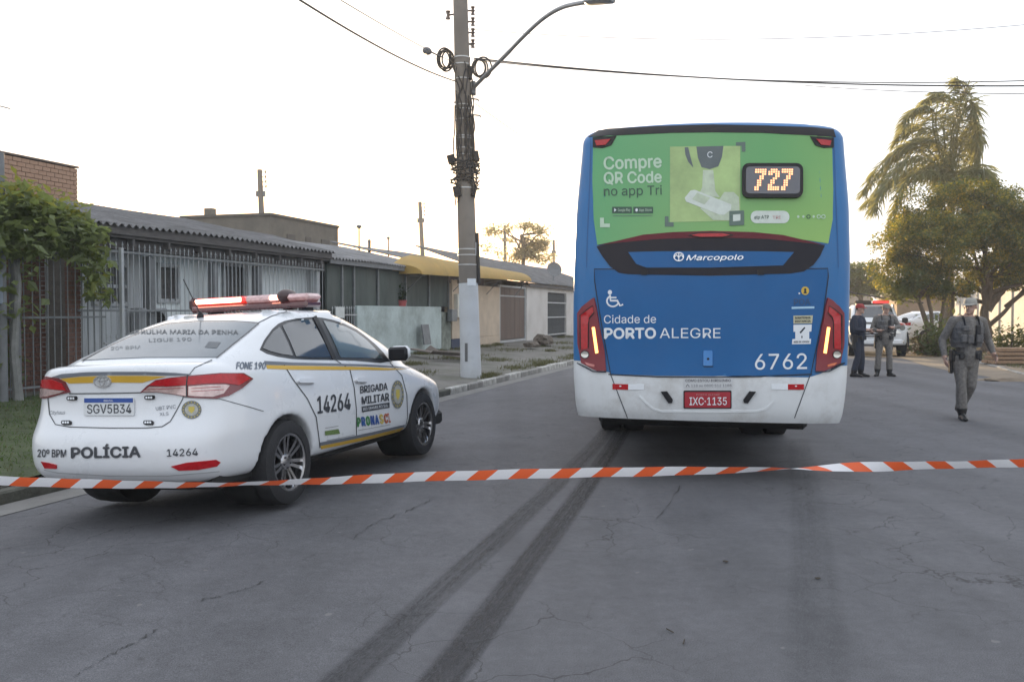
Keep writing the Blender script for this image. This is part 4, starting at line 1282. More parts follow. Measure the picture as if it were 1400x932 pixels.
M_tile2 = mat('fibre_cement_pale', (.25, .245, .245), .92, var=.3, vscale=2.5, bump=.4, bscale=25, dirt=(.10, .10, .09), dirt_amt=.7, dirt_scale=1.8)
M_fascia = mat('weathered_timber', (.10, .092, .088), .85, var=.3, vscale=5, stretch=(4, .6, 4), bump=.3, bscale=20)
M_plank = mat('pale_boards', (.56, .58, .59), .8, var=.18, vscale=4, stretch=(3, 3, .5), dirt=(.22, .22, .215), dirt_amt=.6, dirt_scale=2)
M_plank2 = mat('white_boards', (.78, .82, .82), .75, var=.12, vscale=4, stretch=(3, 3, .5), dirt=(.38, .40, .40), dirt_amt=.6, dirt_scale=2)
M_dkglass = mat('dark_window', (.03, .033, .037), .12, var=.3, vscale=2, spec=.6)
M_brick = mat('red_brick', (.20, .105, .078), .9, var=.35, vscale=5, bump=.5, bscale=40, dirt=(.09, .07, .06), dirt_amt=.7, dirt_scale=3)
M_brick2 = mat('orange_block', (.40, .25, .17), .92, var=.3, vscale=4, bump=.5, bscale=40, dirt=(.20, .14, .10), dirt_amt=.7, dirt_scale=3)
M_mortar = mat('mortar', (.16, .145, .13), .95, var=.25, vscale=8, bump=.4, bscale=50)
M_iron = mat('grey_iron', (.20, .21, .215), .55, metal=.3, var=.25, vscale=12)
M_ironw = mat('pale_iron', (.42, .44, .45), .5, var=.2, vscale=12, dirt=(.2, .15, .12), dirt_amt=.5, dirt_scale=6)
M_post = mat('post_grey', (.17, .175, .18), .7, var=.2, vscale=6)

def roof_sheet(parent, s0, s1, re, ze, rr_, zr, m, wave=.177, amp=.028, over=.0, name='roof'):
    """corrugated sheets from the eave (re, ze) up to the ridge (rr_, zr)"""
    n = int((s1 - s0) / wave * 6)
    rows = 4
    mb = MB(); vs, fs = [], []
    for side in (0, 1):
        for j in range(rows + 1):
            t = j / rows
            for i in range(n + 1):
                s = s0 + (s1 - s0) * i / n
                z = ze + (zr - ze) * t + amp * math.sin(2 * math.pi * (s - s0) / wave) - side * .012 + .025 * math.sin(s * .9 + t) * .6
                vs.append(W(s, re + (rr_ - re) * t, z))
    k = n + 1
    off = (rows + 1) * k
    for j in range(rows):
        for i in range(n):
            a = j * k + i
            fs.append((a, a + 1, a + k + 1, a + k))
            fs.append((off + a, off + a + k, off + a + k + 1, off + a + 1))
    for i in range(n):
        fs.append((i, off + i, off + i + 1, i + 1))
    for j in range(rows):
        for i in (0, n):
            a = j * k + i
            fs.append((a, a + k, off + a + k, off + a))
    mb.add(vs, fs)
    return mb.build(name, m, parent, True, world=True)
def bricks(parent, s0, s1, r, z0, z1, bl, bh, m, side=1, gap=.012, depth=.05, lim=300, skip=None):
    """courses of single bricks standing 8 mm proud of the mortar, laid on the face at r"""
    meshes = [MB().box((0, 0, 0), (depth, bl - gap, bh - gap), bev=.004).mesh('brick', m) for _ in range(1)]
    half = MB().box((0, 0, 0), (depth, bl / 2 - gap, bh - gap), bev=.004).mesh('brick', m)
    Mi = MW(parent).inverted()
    k, row = 0, 0
    z = z0
    while z + bh <= z1 + .001 and k < lim:
        s = s0
        first = row % 2
        while s < s1 - .02 and k < lim:
            L = bl / 2 if first or s1 - s < bl * .75 else bl
            first = 0
            if not (skip and skip(s, z)):
                o = link(bpy.data.objects.new('brick', half if L < bl else meshes[0]), parent)
                o.matrix_basis = Mi @ (Matrix.Translation(W(s + L / 2, r + side * rnd.uniform(-.004, .006), z + bh / 2)) @ Matrix.Rotation(-YAW + rnd.uniform(-.012, .012), 4, 'Z'))
                k += 1
            s += L
        z += bh; row += 1
def fence_bars(parent, s0, s1, r, z0, z1, step, rad, m, spear=True, lim=300, jit=.0):
    me = MB().tube([(0, 0, 0), (0, 0, z1 - z0)], rad, 6)
    if spear:
        me.lathe([(rad, z1 - z0), (rad * 2.1, z1 - z0 + .02), (0, z1 - z0 + .09)], 6)
    me = me.mesh('bar', m)
    Mi = MW(parent).inverted()
    n = int((s1 - s0) / step)
    for i in range(min(n + 1, lim)):
        o = link(bpy.data.objects.new('bar', me), parent)
        o.matrix_basis = Mi @ Matrix.Translation(W(s0 + i * step + rnd.uniform(-.012, .012), r, z0 - rnd.random() * .02)) @ Matrix.Rotation(rnd.uniform(-.012, .012), 4, 'X')
def leaves(n, pick, size, m, name, parent=None, flat=.6, lobes=False, world=True, droop=0.0, seed=3, fold=True):
    """a cloud of single leaf blades; pick(rng) -> centre, outward direction"""
    rg = random.Random(seed)
    vs, fs = [], []
    for _ in range(n):
        c, out = pick(rg)
        if c is None: continue
        L = size * (rg.uniform(.4, 1.0) + .55 * rg.random() ** 3)
        d = Vector((rg.gauss(0, 1), rg.gauss(0, 1), rg.gauss(0, flat) - droop)).normalized()
        if out is not None:
            d = (d + out * .7).normalized()
        side = d.cross(Vector((rg.gauss(0, .5), rg.gauss(0, .5), 1)))
        side = side.normalized() * L * .28 if side.length > 1e-5 else Vector((L * .28, 0, 0))
        b = len(vs)
        up = side.cross(d).normalized() * L * .10
        vs += [c, c + d * L * .45 + side + up, c + d * L, c + d * L * .45 - side + up]
        fs += [(b, b + 1, b + 2), (b, b + 2, b + 3)]
    me = bpy.data.meshes.new(name)
    if world and parent is not None:
        Mi = MW(parent).inverted()
        vs = [Mi @ v for v in vs]
    me.from_pydata(vs, [], fs)
    me.materials.append(m)
    return link(bpy.data.objects.new(name, me), parent)

# ---- house with the tiled veranda
sA0, sA1 = fs_(96), fs_(441)
hA = at('veranda_house', 'grey board house with corrugated veranda roof and barred front behind the police car', 'house', sA0, FAC - 1.5, .3)
ZE = 3.02
roof_sheet(hA, sA0 - .25, sA1 + .12, FAC + .30, ZE, FAC - 4.0, ZE + .92, M_tile)
roof_sheet(hA, sA0 - .25, sA1 + .12, FAC - 7.6, ZE + .1, FAC - 4.02, ZE + .93, M_tile, name='rear_roof')
part(hA, 'fascia', M_fascia, [(sA0 - .15, sA1 + .05, FAC + .20, FAC + .24, ZE - .17, ZE + .012)])
part(hA, 'veranda_beam', M_fascia, [(sA0, sA1, FAC - .12, FAC + .06, ZE - .40, ZE - .23)])
part(hA, 'veranda_ceiling', M_fascia, [(sA0, sA1, FAC - .8, FAC + .19, ZE - .22, ZE - .17)])
s = sA0 + .3
while s < sA1:
    part(hA, 'rafter_end', M_fascia, [(s, s + .06, FAC + .07, FAC + .19, ZE - .34, ZE - .225)])
    s += .95
for x in (206, 293, 353, 433):
    sx = fs_(x)
    part(hA, 'veranda_post', M_post if x != 433 else M_ironw, [(sx - .08, sx + .08, FAC - .11, FAC + .05, .28, ZE - .485)], .01)
RB = FAC - .25
part(hA, 'side_wall', M_plank, [(sA0 - .02, sA0 + .08, RB - 5.5, FAC - .1, .2, ZE - .1)])
part(hA, 'side_wall', M_plank, [(sA1 - .1, sA1, RB - 5.5, FAC - .2, .2, ZE - .1)])
part(hA, 'gable_core', M_fascia, [(sA0 + .1, sA1 - .12, RB - 5.4, RB - .14, .2, ZE + .02)])
part(hA, 'veranda_floor', mat('floor_cement', (.16, .155, .15), .9, var=.2), [(sA0, sA1, RB - .1, FAC + .02, .22, .36)])
# single wall boards
bw = .205
s = sA0 + .09; k = 0
opens = [(fs_(133, 0.25), fs_(181, 0.25), fz_(150, 416, 0.25), fz_(150, 360, 0.25)), (fs_(311, 0.25), fs_(341, 0.25), .36, fz_(325, 361, 0.25)), (fs_(222, 0.25), fs_(250, 0.25), fz_(235, 412, 0.25), fz_(235, 362, 0.25))]
while s < sA1 - .12:
    e = min(s + bw - .008, sA1 - .12)
    zz = [(.36, ZE - .23)]
    for (a, b, z0, z1) in opens:
        if e > a + .03 and s < b - .03:
            zz = ([(.36, z0)] if z0 > .4 else []) + [(z1, ZE - .23)]
    for z0, z1 in zz:
        part(hA, 'board', M_plank if s < fs_(200, 0.25) else M_plank2, [(s, e, RB - .13, RB - .10 + rnd.uniform(-.006, .006), z0, z1)], .003)
    s += bw; k += 1
for j, (a, b, z0, z1) in enumerate(opens):
    w = at('window' if j != 1 else 'door', None, None, 0, 0)
    w.parent = hA; w.matrix_basis = Matrix()
    for nm in ('label', 'category', 'group'):
        if nm in w: del w[nm]
    Mi = Matrix()
    part(w, 'pane' if j != 1 else 'door_leaf', M_dkglass if j != 1 else mat('dark_door', (.045, .038, .036), .6, var=.2), [(a + .05, b - .05, RB - .18, RB - .15, z0 + .05, z1 - .05)])
    part(w, 'frame', M_ironw, [(a - .03, a + .05, RB - .16, RB - .06, z0 - .03, z1 + .03), (b - .05, b + .03, RB - .16, RB - .06, z0 - .03, z1 + .03), (a + .05, b - .05, RB - .16, RB - .06, z1 - .05, z1 + .03)] + ([(a + .05, b - .05, RB - .16, RB - .06, z0 - .03, z0 + .05)] if j != 1 else []))
    n = max(3, int((b - a) / .13))
    for q in range(1, n):
        sq = a + (b - a) * q / n
        part(w, 'bar', M_iron, [(sq - .008, sq + .008, RB - .05, RB - .034, z0 + .02, z1 - .02)])
    if j == 0:
        part(w, 'transom', M_ironw, [(a + .05, b - .05, RB - .155, RB - .07, z1 - .42, z1 - .36)])
# railing of the veranda: one thing, single bars
rl = at('veranda_railing', 'tall grey spear topped railing closing the front of the grey veranda', 'railing', sA0, FAC + .12, .3)
z1r = fz_(300, 350)
fence_bars(rl, sA0 + .12, sA1 - .15, FAC + .10, .30, z1r, .14, .008, M_ironw)
for z in (.55, 1.55, z1r - .12):
    part(rl, 'rail', M_iron, [(sA0 + .06, sA1 - .1, FAC + .085, FAC + .115, z, z + .035)])
# low spear fence and grey sill in front (beside the brick pier)
ac = at('air_conditioner', 'grey outdoor air conditioning unit on the veranda below the barred window', 'air conditioner', fs_(190, .3), FAC - .3, .36)
a, b = fs_(176, .3), fs_(212, .3)
zt = fz_(195, 421, .3)
part(ac, 'casing', mat('unit_grey', (.30, .305, .31), .5, var=.1), [(a, b, FAC - .28, FAC - .02, zt - .6, zt)], .02)
mb = MB().lathe([(0, .005), (.22, .005), (.235, .02), (.25, .02), (.25, -.02)], 24, Matrix.Translation(W(b - .32, FAC - .01, zt - .3)) @ Matrix.Rotation(-YAW, 4, 'Z') @ Matrix.Rotation(R(90), 4, 'Y'))
mb.build('fan_grille', M_dark, ac, True, world=True)
part(ac, 'bracket', M_iron, [(a + .1, a + .15, FAC - .28, FAC - .02, .36, zt - .6), (b - .15, b - .1, FAC - .28, FAC - .02, .36, zt - .6)])

# ---- brick pier and dark brick wall at the left end
sP0, sP1 = fs_(87), fs_(106)
pier = at('brick_pier', 'square red brick pier at the left corner of the grey house', 'pier', sP0, FAC + .1, .28)
part(pier, 'core', M_mortar, [(sP0 + .012, sP1 - .012, FAC - .30, FAC + .06, .2, 2.95)])
bricks(pier, sP0, sP1, FAC + .045, .24, 2.93, .22, .075, M_brick)
Mp = MW(pier).inverted()
rw = at('brick_wall', 'dark red brick wall behind the bars at the left edge', 'wall', 6, FAC - .4, .3)
part(rw, 'core', M_mortar, [(6.0, sP0 - .01, FAC - .62, FAC - .42, .2, 2.7)])
bricks(rw, fs_(-60, .4), sP0 - .02, FAC - .425, .24, 2.68, .22, .075, M_brick)
gf = at('garden_fence', 'thin dark metal bar fence in front of the brick wall at the left edge', 'fence', 6, FAC + .3, .28)
fence_bars(gf, 6.4, sP1 + .2, FAC + .32, .27, 2.45, .14, .009, M_iron, spear=False)
for z in (.42, 1.45, 2.40):
    part(gf, 'rail', M_iron, [(6.4, sP1 + .25, FAC + .305, FAC + .335, z, z + .03)])
for s in (6.4, 8.6, fs_(20, -.3)):
    part(gf, 'post', M_post, [(s - .05, s + .05, FAC + .27, FAC + .37, .2, 2.5)], .008)
lowf = at('low_spear_fence', 'low grey spear fence on a grey sill beside the brick pier', 'fence', sP1, FAC + .3, .3)
sE = fs_(150)
fence_bars(lowf, sP1 + .28, sE + 1.2, FAC + .32, .62, 1.12, .11, .009, M_ironw)
part(lowf, 'sill', mat('sill_grey', (.17, .18, .185), .85, var=.2), [(sP1 + .22, sE + 1.3, FAC + .24, FAC + .40, .2, .62)], .01)
part(lowf, 'rail', M_ironw, [(sP1 + .22, sE + 1.3, FAC + .30, FAC + .34, 1.02, 1.05)])
part(lowf, 'tall_post', M_ironw, [(fs_(136) - .03, fs_(136) + .03, FAC + .42, FAC + .48, .3, 2.6), (fs_(180) - .03, fs_(180) + .03, FAC + .42, FAC + .48, .3, 2.4)][:1], .004)
# metal post at the frame's left edge
mp_ = at('service_post', 'grey metal service post with thin mast at the left edge of the picture', 'post', fs_(3, -.5), FAC + .5, .28)
sx = fs_(3, -.5)
MB().tube([W(sx, FAC + .5, .2), W(sx, FAC + .5, 3.75)], .06, 12).build('pole', M_post, mp_, True, world=True)
MB().tube([W(sx, FAC + .5, 3.7), W(sx, FAC + .5, 4.75)], .012, 6).tube([W(sx - .15, FAC + .5, 4.4), W(sx + .2, FAC + .5, 4.4)], .008, 6).build('mast', M_iron, mp_, world=True)
part(mp_, 'meter_box', mat('meter_grey_blue', (.20, .23, .27), .5, var=.15), [(sx - .25, sx + .02, FAC + .36, FAC + .55, 1.65, 2.1)], .015)

# ---- climbing plant over the corner
M_vine = mat('vine_leaf', (.15, .18, .08), .6, var=.45, vscale=2.5, ttrans=(.30, .36, .10))
M_vine2 = mat('vine_leaf_young', (.17, .20, .05), .6, var=.4, vscale=3, ttrans=(.40, .38, .07))
M_bark = mat('bark', (.11, .085, .065), .95, var=.35, vscale=8, bump=.8, bscale=30, stretch=(3, 3, .6))
vn = at('climbing_plant', 'bushy green climbing plant hanging over the brick wall at the left corner', 'climbing plant', fs_(25, -.5), FAC + .5, .28)
sv = fs_(24, -.55)
MB().tube([W(sv, FAC + .55, .2), W(sv - .05, FAC + .52, 1.0), W(sv + .06, FAC + .5, 1.9), W(sv + .2, FAC + .3, 2.7), W(sv + .6, FAC + .2, 3.0)], [.075, .06, .055, .045, .02], 8).build('stem', mat('pale_stem', (.20, .20, .19), .85, var=.25, bump=.4), vn, True, world=True)
def vpick(rg):
    t = rg.random()
    px_ = rg.uniform(-60, 146)
    topy = 262 + max(0, px_ - 20) * .33 + (10 if px_ < 10 else 0)
    boty = 348 if px_ < 118 else 412
    if px_ < 60 and rg.random() < .22: boty = 450
    y = topy + (boty - topy) * (rg.random() ** 1.25) + rg.gauss(0, 5)
    if px_ > 90: y = max(y, 292 + (px_ - 90) * .45)
    c = FP(px_ + rg.gauss(0, 4), y, -.55 + rg.gauss(0, .22))
    return c, Vector((0, -.4, -.35))
leaves(3000, vpick, .19, M_vine, 'foliage', vn, seed=5)
def vpick2(rg):
    px_ = rg.uniform(-30, 146)
    y = 262 + max(0, px_ - 20) * .36 + rg.gauss(0, 9) if px_ < 118 else rg.uniform(330, 410)
    return FP(px_, y, -.5 + rg.gauss(0, .2)), Vector((0, -.2, .2))
leaves(420, vpick2, .17, M_vine2, 'young_foliage', vn, seed=8)
# dark growth behind the bars
def vpick3(rg):
    return FP(rg.uniform(-80, 30), rg.uniform(420, 530), -.1 + rg.gauss(0, .12)), None
sh = at('shrub', 'dark leafy shrub growing behind the bar fence at the left edge', 'shrub', 9.5, FAC, .28)
leaves(900, vpick3, .15, M_vine, 'foliage', sh, seed=11)
MB().tube([W(9.7, FAC + .1, .2), W(9.8, FAC + .12, .9), W(9.9, FAC + .1, 1.5)], [.03, .02, .01], 6).build('stem', M_bark, sh, world=True)

# ---- unplastered brick storey behind
rB = FAC - 6.0
bz1 = fz_(60, 222, 6.0)
sB1 = fs_(109, 6.0)
bh = at('brick_storey_house', 'unplastered orange brick upper storey rising behind the climbing plant', 'house', 8, rB - 2, 0)
part(bh, 'core', mat('mortar_warm', (.27, .19, .14), .95, var=.25, vscale=6), [(7.5, sB1 - .015, rB - 5, rB - .03, .2, bz1)])
bricks(bh, fs_(-30, 6.0), sB1, rB - .022, bz1 - .105 * 17, bz1 + .02, .25, .105, M_brick2, lim=300)
part(bh, 'coping', mat('coping_dark', (.12, .09, .075), .9, var=.2), [(7.5, sB1 + .02, rB - 5.02, rB + .03, bz1 + .02, bz1 + .06)])

# ---- flat roofed block further back
fb = at('flat_roof_house', 'low olive brown flat roofed block behind the grey roofs', 'house', 38, -23, 0)
M_olive = mat('olive_render', (.17, .15, .12), .9, var=.2, vscale=1.2, bump=.3, bscale=15, dirt=(.10, .09, .075), dirt_amt=.6, dirt_scale=.8)
s0, s1_ = 35.8, 42.2
part(fb, 'wall', M_olive, [(s0, s1_, -26.6, -22, 0, 5.80)])
part(fb, 'parapet_cap', mat('cap_brown', (.13, .115, .095), .9, var=.2), [(s0 - .06, s1_ + .06, -26.66, -21.94, 5.80, 5.92)])
for a, b in ((37.2, 37.9), (38.9, 39.4), (40.4, 41.2)):
    wnd = part(fb, 'window', mat('shutter_brown', (.10, .085, .07), .7, var=.2), [(a, b, -22.0, -21.965, 4.2, 5.1)])
part(fb, 'chimney_pot', M_olive, [(35.95, 36.3, -25.5, -25.1, 5.92, 6.25)])

# ---- house with the dark screen and pale blue wall
sC0, sC1 = sA1 + .15, fs_(612)
hB = at('screened_house', 'low house behind tall dark green screens and a pale blue wall', 'house', sC0, FAC - 2, .3)
ZB = fz_(500, 359) 
roof_sheet(hB, sC0 - .1, sC1 - .3, FAC + .25, ZB, FAC - 3.6, ZB + .85, M_tile2)
roof_sheet(hB, sC0 + 1.8, sC1 + 1.2, FAC - 3.8, ZB + .55, FAC - 7.4, ZB + 1.5, M_tile, name='rear_roof')
part(hB, 'wall', mat('dim_green_wall', (.12, .14, .125), .85, var=.25, vscale=2), [(sC0, sC1, FAC - 7.5, FAC - 1.6, .2, ZB + .30)])
part(hB, 'fascia', M_post, [(sC0 - .1, sC1 - .3, FAC + .16, FAC + .2, ZB - .14, ZB + .012)])
sD = fs_(482)
M_screen = mat('green_screen', (.062, .078, .070), .8, var=.35, vscale=3, stretch=(1, 1, .35), dirt=(.11, .115, .105), dirt_amt=.6, dirt_scale=1.2)
zw = fz_(520, 418)
cuts = [sC0 + .03, sC0 + .8, sD, fs_(515), fs_(553), fs_(585), sC1 - .05]
for a, b in zip(cuts, cuts[1:]):
    part(hB, 'screen_panel', M_screen, [(a + .012, b - .012, FAC - .04, FAC + .01 + rnd.uniform(-.012, .012), zw if a >= sD - .01 else 1.55, ZB - .15)])
    part(hB, 'screen_post', M_iron, [(b - .03, b + .03, FAC + .022, FAC + .07, .3, ZB - .1)])
M_pblue = mat('pale_blue_render', (.44, .51, .50), .85, var=.14, vscale=2, bump=.3, bscale=20, dirt=(.20, .225, .205), dirt_amt=.75, dirt_scale=1.1)
part(hB, 'front_wall', M_pblue, [(sD, fs_(598), FAC - .05, FAC + .14, .1, zw - .006)], .012)
part(hB, 'wall_pier', mat('mossy_pier', (.20, .22, .19), .9, var=.4, vscale=4, dirt=(.07, .08, .06), dirt_amt=.8, dirt_scale=3), [(fs_(598) + .02, sC1, FAC - .08, FAC + .12, .1, zw - .18)], .01)
gB = at('bar_gate', 'narrow pale barred gate between the grey house and the blue wall', 'gate', sC0, FAC + .1, .3)
fence_bars(gB, sC0 + .12, sD - .1, FAC + .13, .36, 1.62, .13, .010, M_ironw)
for z in (.45, 1.45):
    part(gB, 'rail', M_ironw, [(sC0 + .06, sD - .04, FAC + .115, FAC + .145, z, z + .035)])
pl_ = MB().box(W(fs_(455), FAC + .2, 1.53), (.02, .45, .28), RYAW, bev=.004).build('notice_board', mat('cloth_white', (.6, .62, .6), .8, var=.1))
tag(pl_, 'small white board hung on the pale barred gate', 'board')
dx = fs_(547)
pt = at('potted_plant', 'small dark plant in a red pot standing on the blue wall', 'potted plant', dx, FAC + .03, zw)
MB().lathe([(.0, 0), (.13, 0), (.17, .18), (.18, .18), (.15, .15), (0, .15)], 14, Matrix.Translation(W(dx, FAC + .04, zw - .004))).build('pot', mat('pot_red', (.36, .08, .08), .6, var=.15), pt, True, world=True)
leaves(90, lambda rg: (W(dx + rg.gauss(0, .10), FAC + .05 + rg.gauss(0, .06), zw + .15 + abs(rg.gauss(0, .22))), None), .15, mat('dim_leaf', (.03, .05, .03), .6, var=.4, ttrans=(.08, .12, .03)), 'leaves', pt, seed=21)

# ---- cream house with yellow canopy and brown gate
sE0, sE1 = sC1 + .03, fs_(681)
hC = at('cream_house', 'cream walled house front with dark blue base under the yellow canopy', 'house', sE0, FAC - 2, .3)
zc = fz_(660, 391)
M_cream = mat('cream_render', (.54, .44, .335), .88, var=.10, vscale=2, bump=.25, bscale=20, dirt=(.34, .28, .22), dirt_amt=.6, dirt_scale=.9)
part(hC, 'wall', M_cream, [(sE0, sE1 - .1, FAC - .12, FAC + .10, .62, zc)], .01)
part(hC, 'base_band', mat('navy_band', (.035, .045, .085), .7, var=.2), [(sE0 - .01, fs_(640), FAC - .1, FAC + .13, .1, .62)])
part(hC, 'base_wall', M_cream, [(fs_(640) + .01, sE1 - .1, FAC - .1, FAC + .11, .1, .618)])
part(hC, 'wall_pier', M_cream, [(sE0 + .0, sE0 + .5, FAC + .105, FAC + .16, .63, zc + .12)], .01)
part(hC, 'opening', mat('dim_brick', (.07, .05, .045), .9, var=.3), [(sE0, sE1, FAC - .75, FAC - .6, .3, zc + .75)])
part(hC, 'rear_wall', M_olive, [(sE0, sE1 + 3.4, FAC - 6.5, FAC - .8, .2, zc + .55)])
roof_sheet(hC, sE0 + .2, fs_(719), FAC - .9, zc + .72, FAC - 4.5, zc + 1.5, M_tile2)
part(hC, 'meter_cabinet', mat('cabinet_white', (.55, .54, .48), .6, var=.1), [(sE0 + .15, sE0 + .9, FAC + .165, FAC + .30, 1.35, 2.15)], .01)
part(hC, 'meter_box', M_iron, [(sE0 - .55, sE0 - .06, FAC + .18, FAC + .36, .98 + .25, 1.35 + .28)], .015)
part(hC, 'wall_vent', M_dark, [(sE0 + 1.0, sE0 + 1.35, FAC + .101, FAC + .11, 1.0, 1.3)])
MB().box(W(sE0 + 1.75, FAC + .12, 1.95), (.03, .5, .42), RYAW, bev=.006).build('green_badge', mat('badge_green', (.08, .14, .07), .6, var=.3), hC, world=True)
# canopy
cn = at('canopy', 'yellow curved sheet canopy projecting behind the utility pole', 'canopy', sE0, FAC + .2, 2.7)
cs0, cs1 = fs_(577, -.75), fs_(722, -.6)
M_can = mat('canopy_yellow', (.60, .42, .13), .6, var=.14, vscale=1.5, dirt=(.40, .31, .13), dirt_amt=.5, dirt_scale=1.2, ttrans=(.6, .4, .1))
vs, fcs = [], []
nS, nP = 18, 9
for side in (0, 1):
    for i in range(nS + 1):
        t = i / nS
        s = cs0 + (cs1 - cs0) * t
        edge = 1 - max(0, 1 - t / .14) ** 2 * .55
        for j in range(nP + 1):
            a = math.pi / 2 * j / nP
            r = (FAC + .75) - .95 * (1 - math.cos(a)) - (.0)
            zf = (2.66 + .17 * t)
            z = zf + (.66 * edge - .26 * t) * math.sin(a) - side * .02
            vs.append(W(s, r, z))
k = nP + 1; off = (nS + 1) * k
for i in range(nS):
    for j in range(nP):
        a = i * k + j
        fcs += [(a, a + 1, a + k + 1, a + k), (off + a, off + a + k, off + a + k + 1, off + a + 1)]
    fcs.append((i * k, i * k + k, off + i * k + k, off + i * k))
mb = MB(); mb.add(vs, fcs); mb.build('sheet', M_can, cn, True, world=True)
for t in (.03, .35, .66, .97):
    s = cs0 + (cs1 - cs0) * t
    MB().tube([W(s, FAC + .1, 2.62), W(s, FAC + .7, 2.62 + .17 * t)], .02, 6).tube([W(s, FAC + .12, 2.2), W(s, FAC + .6, 2.60 + .17 * t)], .015, 6).build('bracket', M_iron, cn, world=True)
vs = []
mb = MB()                                                # end piece of the canopy
pr = [W(cs0 + .01, (FAC + .75) - .95 * (1 - math.cos(math.pi / 2 * j / nP)), 2.66 + .30 * math.sin(math.pi / 2 * j / nP)) for j in range(nP + 1)] + [W(cs0 + .01, FAC - .2, 2.66)]
mb.prism(pr, RD * .02).build('end_sheet', M_can, cn, world=True)
# brown gate
g0, g1 = sE1 + .02, fs_(717)
zg = fz_(700, 391)
bg_ = at('brown_gate', 'tall brown sheet metal gate beside the cream wall', 'gate', g0, FAC, .3)
M_brown = mat('rusty_brown_sheet', (.125, .085, .065), .65, var=.25, vscale=2, stretch=(1, 1, .3), dirt=(.075, .05, .04), dirt_amt=.6, dirt_scale=1.5)
n = 5
for q in range(n):
    a = g0 + .1 + (g1 - g0 - .2) * q / n; b = g0 + .1 + (g1 - g0 - .2) * (q + 1) / n
    part(bg_, 'panel', M_brown, [(a + .015, b - .015, FAC - .02, FAC + .02 + rnd.uniform(0, .01), .42, zg - .45)], .005)
    part(bg_, 'upper_panel', M_brown, [(a + .015, b - .015, FAC - .02, FAC + .015, zg - .40, zg - .08)], .005)
part(bg_, 'frame', M_ironw, [(g0, g0 + .09, FAC - .03, FAC + .06, .25, zg), (g1 - .09, g1, FAC - .03, FAC + .06, .25, zg), (g0 + .09, g1 - .09, FAC - .03, FAC + .06, zg - .075, zg), (g0 + .09, g1 - .09, FAC - .03, FAC + .06, .30, .40), (g0 + .09, g1 - .09, FAC - .03, FAC + .06, zg - .45, zg - .40)])
# ---- white house with barred gate
h0, h1 = g1 + .02, fs_(800)
hD = at('white_house', 'white walled house with grey corrugated roof beside the bus', 'house', h0, FAC - 2, .3)
M_ww = mat('whitewash', (.60, .575, .55), .88, var=.10, vscale=2, bump=.25, bscale=20, dirt=(.36, .33, .30), dirt_amt=.7, dirt_scale=1.0)
zd = fz_(735, 391)
ga, gb2 = fs_(746), fs_(772)
part(hD, 'wall', M_ww, [(h0, ga, FAC - .1, FAC + .1, .1, zd)], .01)
part(hD, 'wall', M_ww, [(gb2, h1 + 6, FAC - .1, FAC + .1, .1, zd)], .01)
part(hD, 'lintel', M_ww, [(ga + .01, gb2 - .01, FAC - .1, FAC + .09, zd - .25, zd)])
part(hD, 'house_wall', M_olive, [(h0 + .3, h1 + 6, FAC - 7, FAC - 1.6, .2, zd + .3)])
roof_sheet(hD, h0 - 3.2, h1 + 7, FAC + .3, zd + .12, FAC - 3.8, zd + 1.55, M_tile)
part(hD, 'fascia', M_fascia, [(h0 - .1, h1 + 7, FAC + .2, FAC + .24, zd - .08, zd + .06)])
part(hD, 'gable', mat('gable_cream', (.45, .36, .26), .85, var=.15), [(h1 + 3, h1 + 3.2, FAC - 4.5, FAC + .1, zd, zd + .5)])
ds = fs_(752, .6)
dsh = at('satellite_dish', 'small grey satellite dish on the roof of the white house', 'satellite dish', ds, FAC - .6, zd + .5)
Mdish = Matrix.Translation(W(ds, FAC - .4, zd + .95)) @ Matrix.Rotation(R(15), 4, 'Z') @ Matrix.Rotation(R(70), 4, 'X')
MB().lathe([(0, 0), (.2, .02), (.38, .09), (.39, .085), (.2, .005), (0, -.015)], 22, Mdish).build('dish', M_post, dsh, True, world=True)
MB().tube([W(ds, FAC - .45, zd + .25), W(ds, FAC - .42, zd + .93)], .02, 6).build('mast', M_iron, dsh, world=True)
gD = at('dark_barred_gate', 'dark barred gate with pale cross rails in the white wall', 'gate', ga, FAC, .3)
fence_bars(gD, ga + .15, gb2 - .1, FAC + .03, .35, zd - .3, .16, .014, M_iron, spear=False)
for z in (.42, 1.25, 1.95):
    part(gD, 'rail', M_ironw, [(ga + .04, gb2 - .04, FAC + .05, FAC + .085, z, z + .06)])
part(gD, 'sheet', M_dark, [(ga + .06, gb2 - .06, FAC - .04, FAC - .01, .3, zd - .27)])
# small rooftop things
for x, y, hh, nm, lb in ((491, 331, .75, 'roof_mast', 'thin mast with a small cowl on the pale grey roof'), (505, 336, .35, 'flue_pipe', 'short flue pipe on the pale grey roof'), (531, 337, .5, 'roof_aerial', 'thin aerial rod on the roof near the yellow canopy')):
    p = FP(x, y + 8, 3.5)
    mb = MB().tube([p - Vector((0, 0, .5)), p + Vector((0, 0, hh))], .03 if nm != 'flue_pipe' else .06, 6)
    if nm == 'roof_mast': mb.ball(p + Vector((0, 0, hh)), (.10, .10, .07), 8, 6)
    else: mb.lathe([(.07, 0), (.05, .08), (0, .1)], 8, Matrix.Translation(p + Vector((0, 0, hh))))
    o = mb.build(nm, M_post)
    tag(o, lb, 'mast' if nm != 'flue_pipe' else 'flue')
    rebase(o, p - Vector((0, 0, .5)))
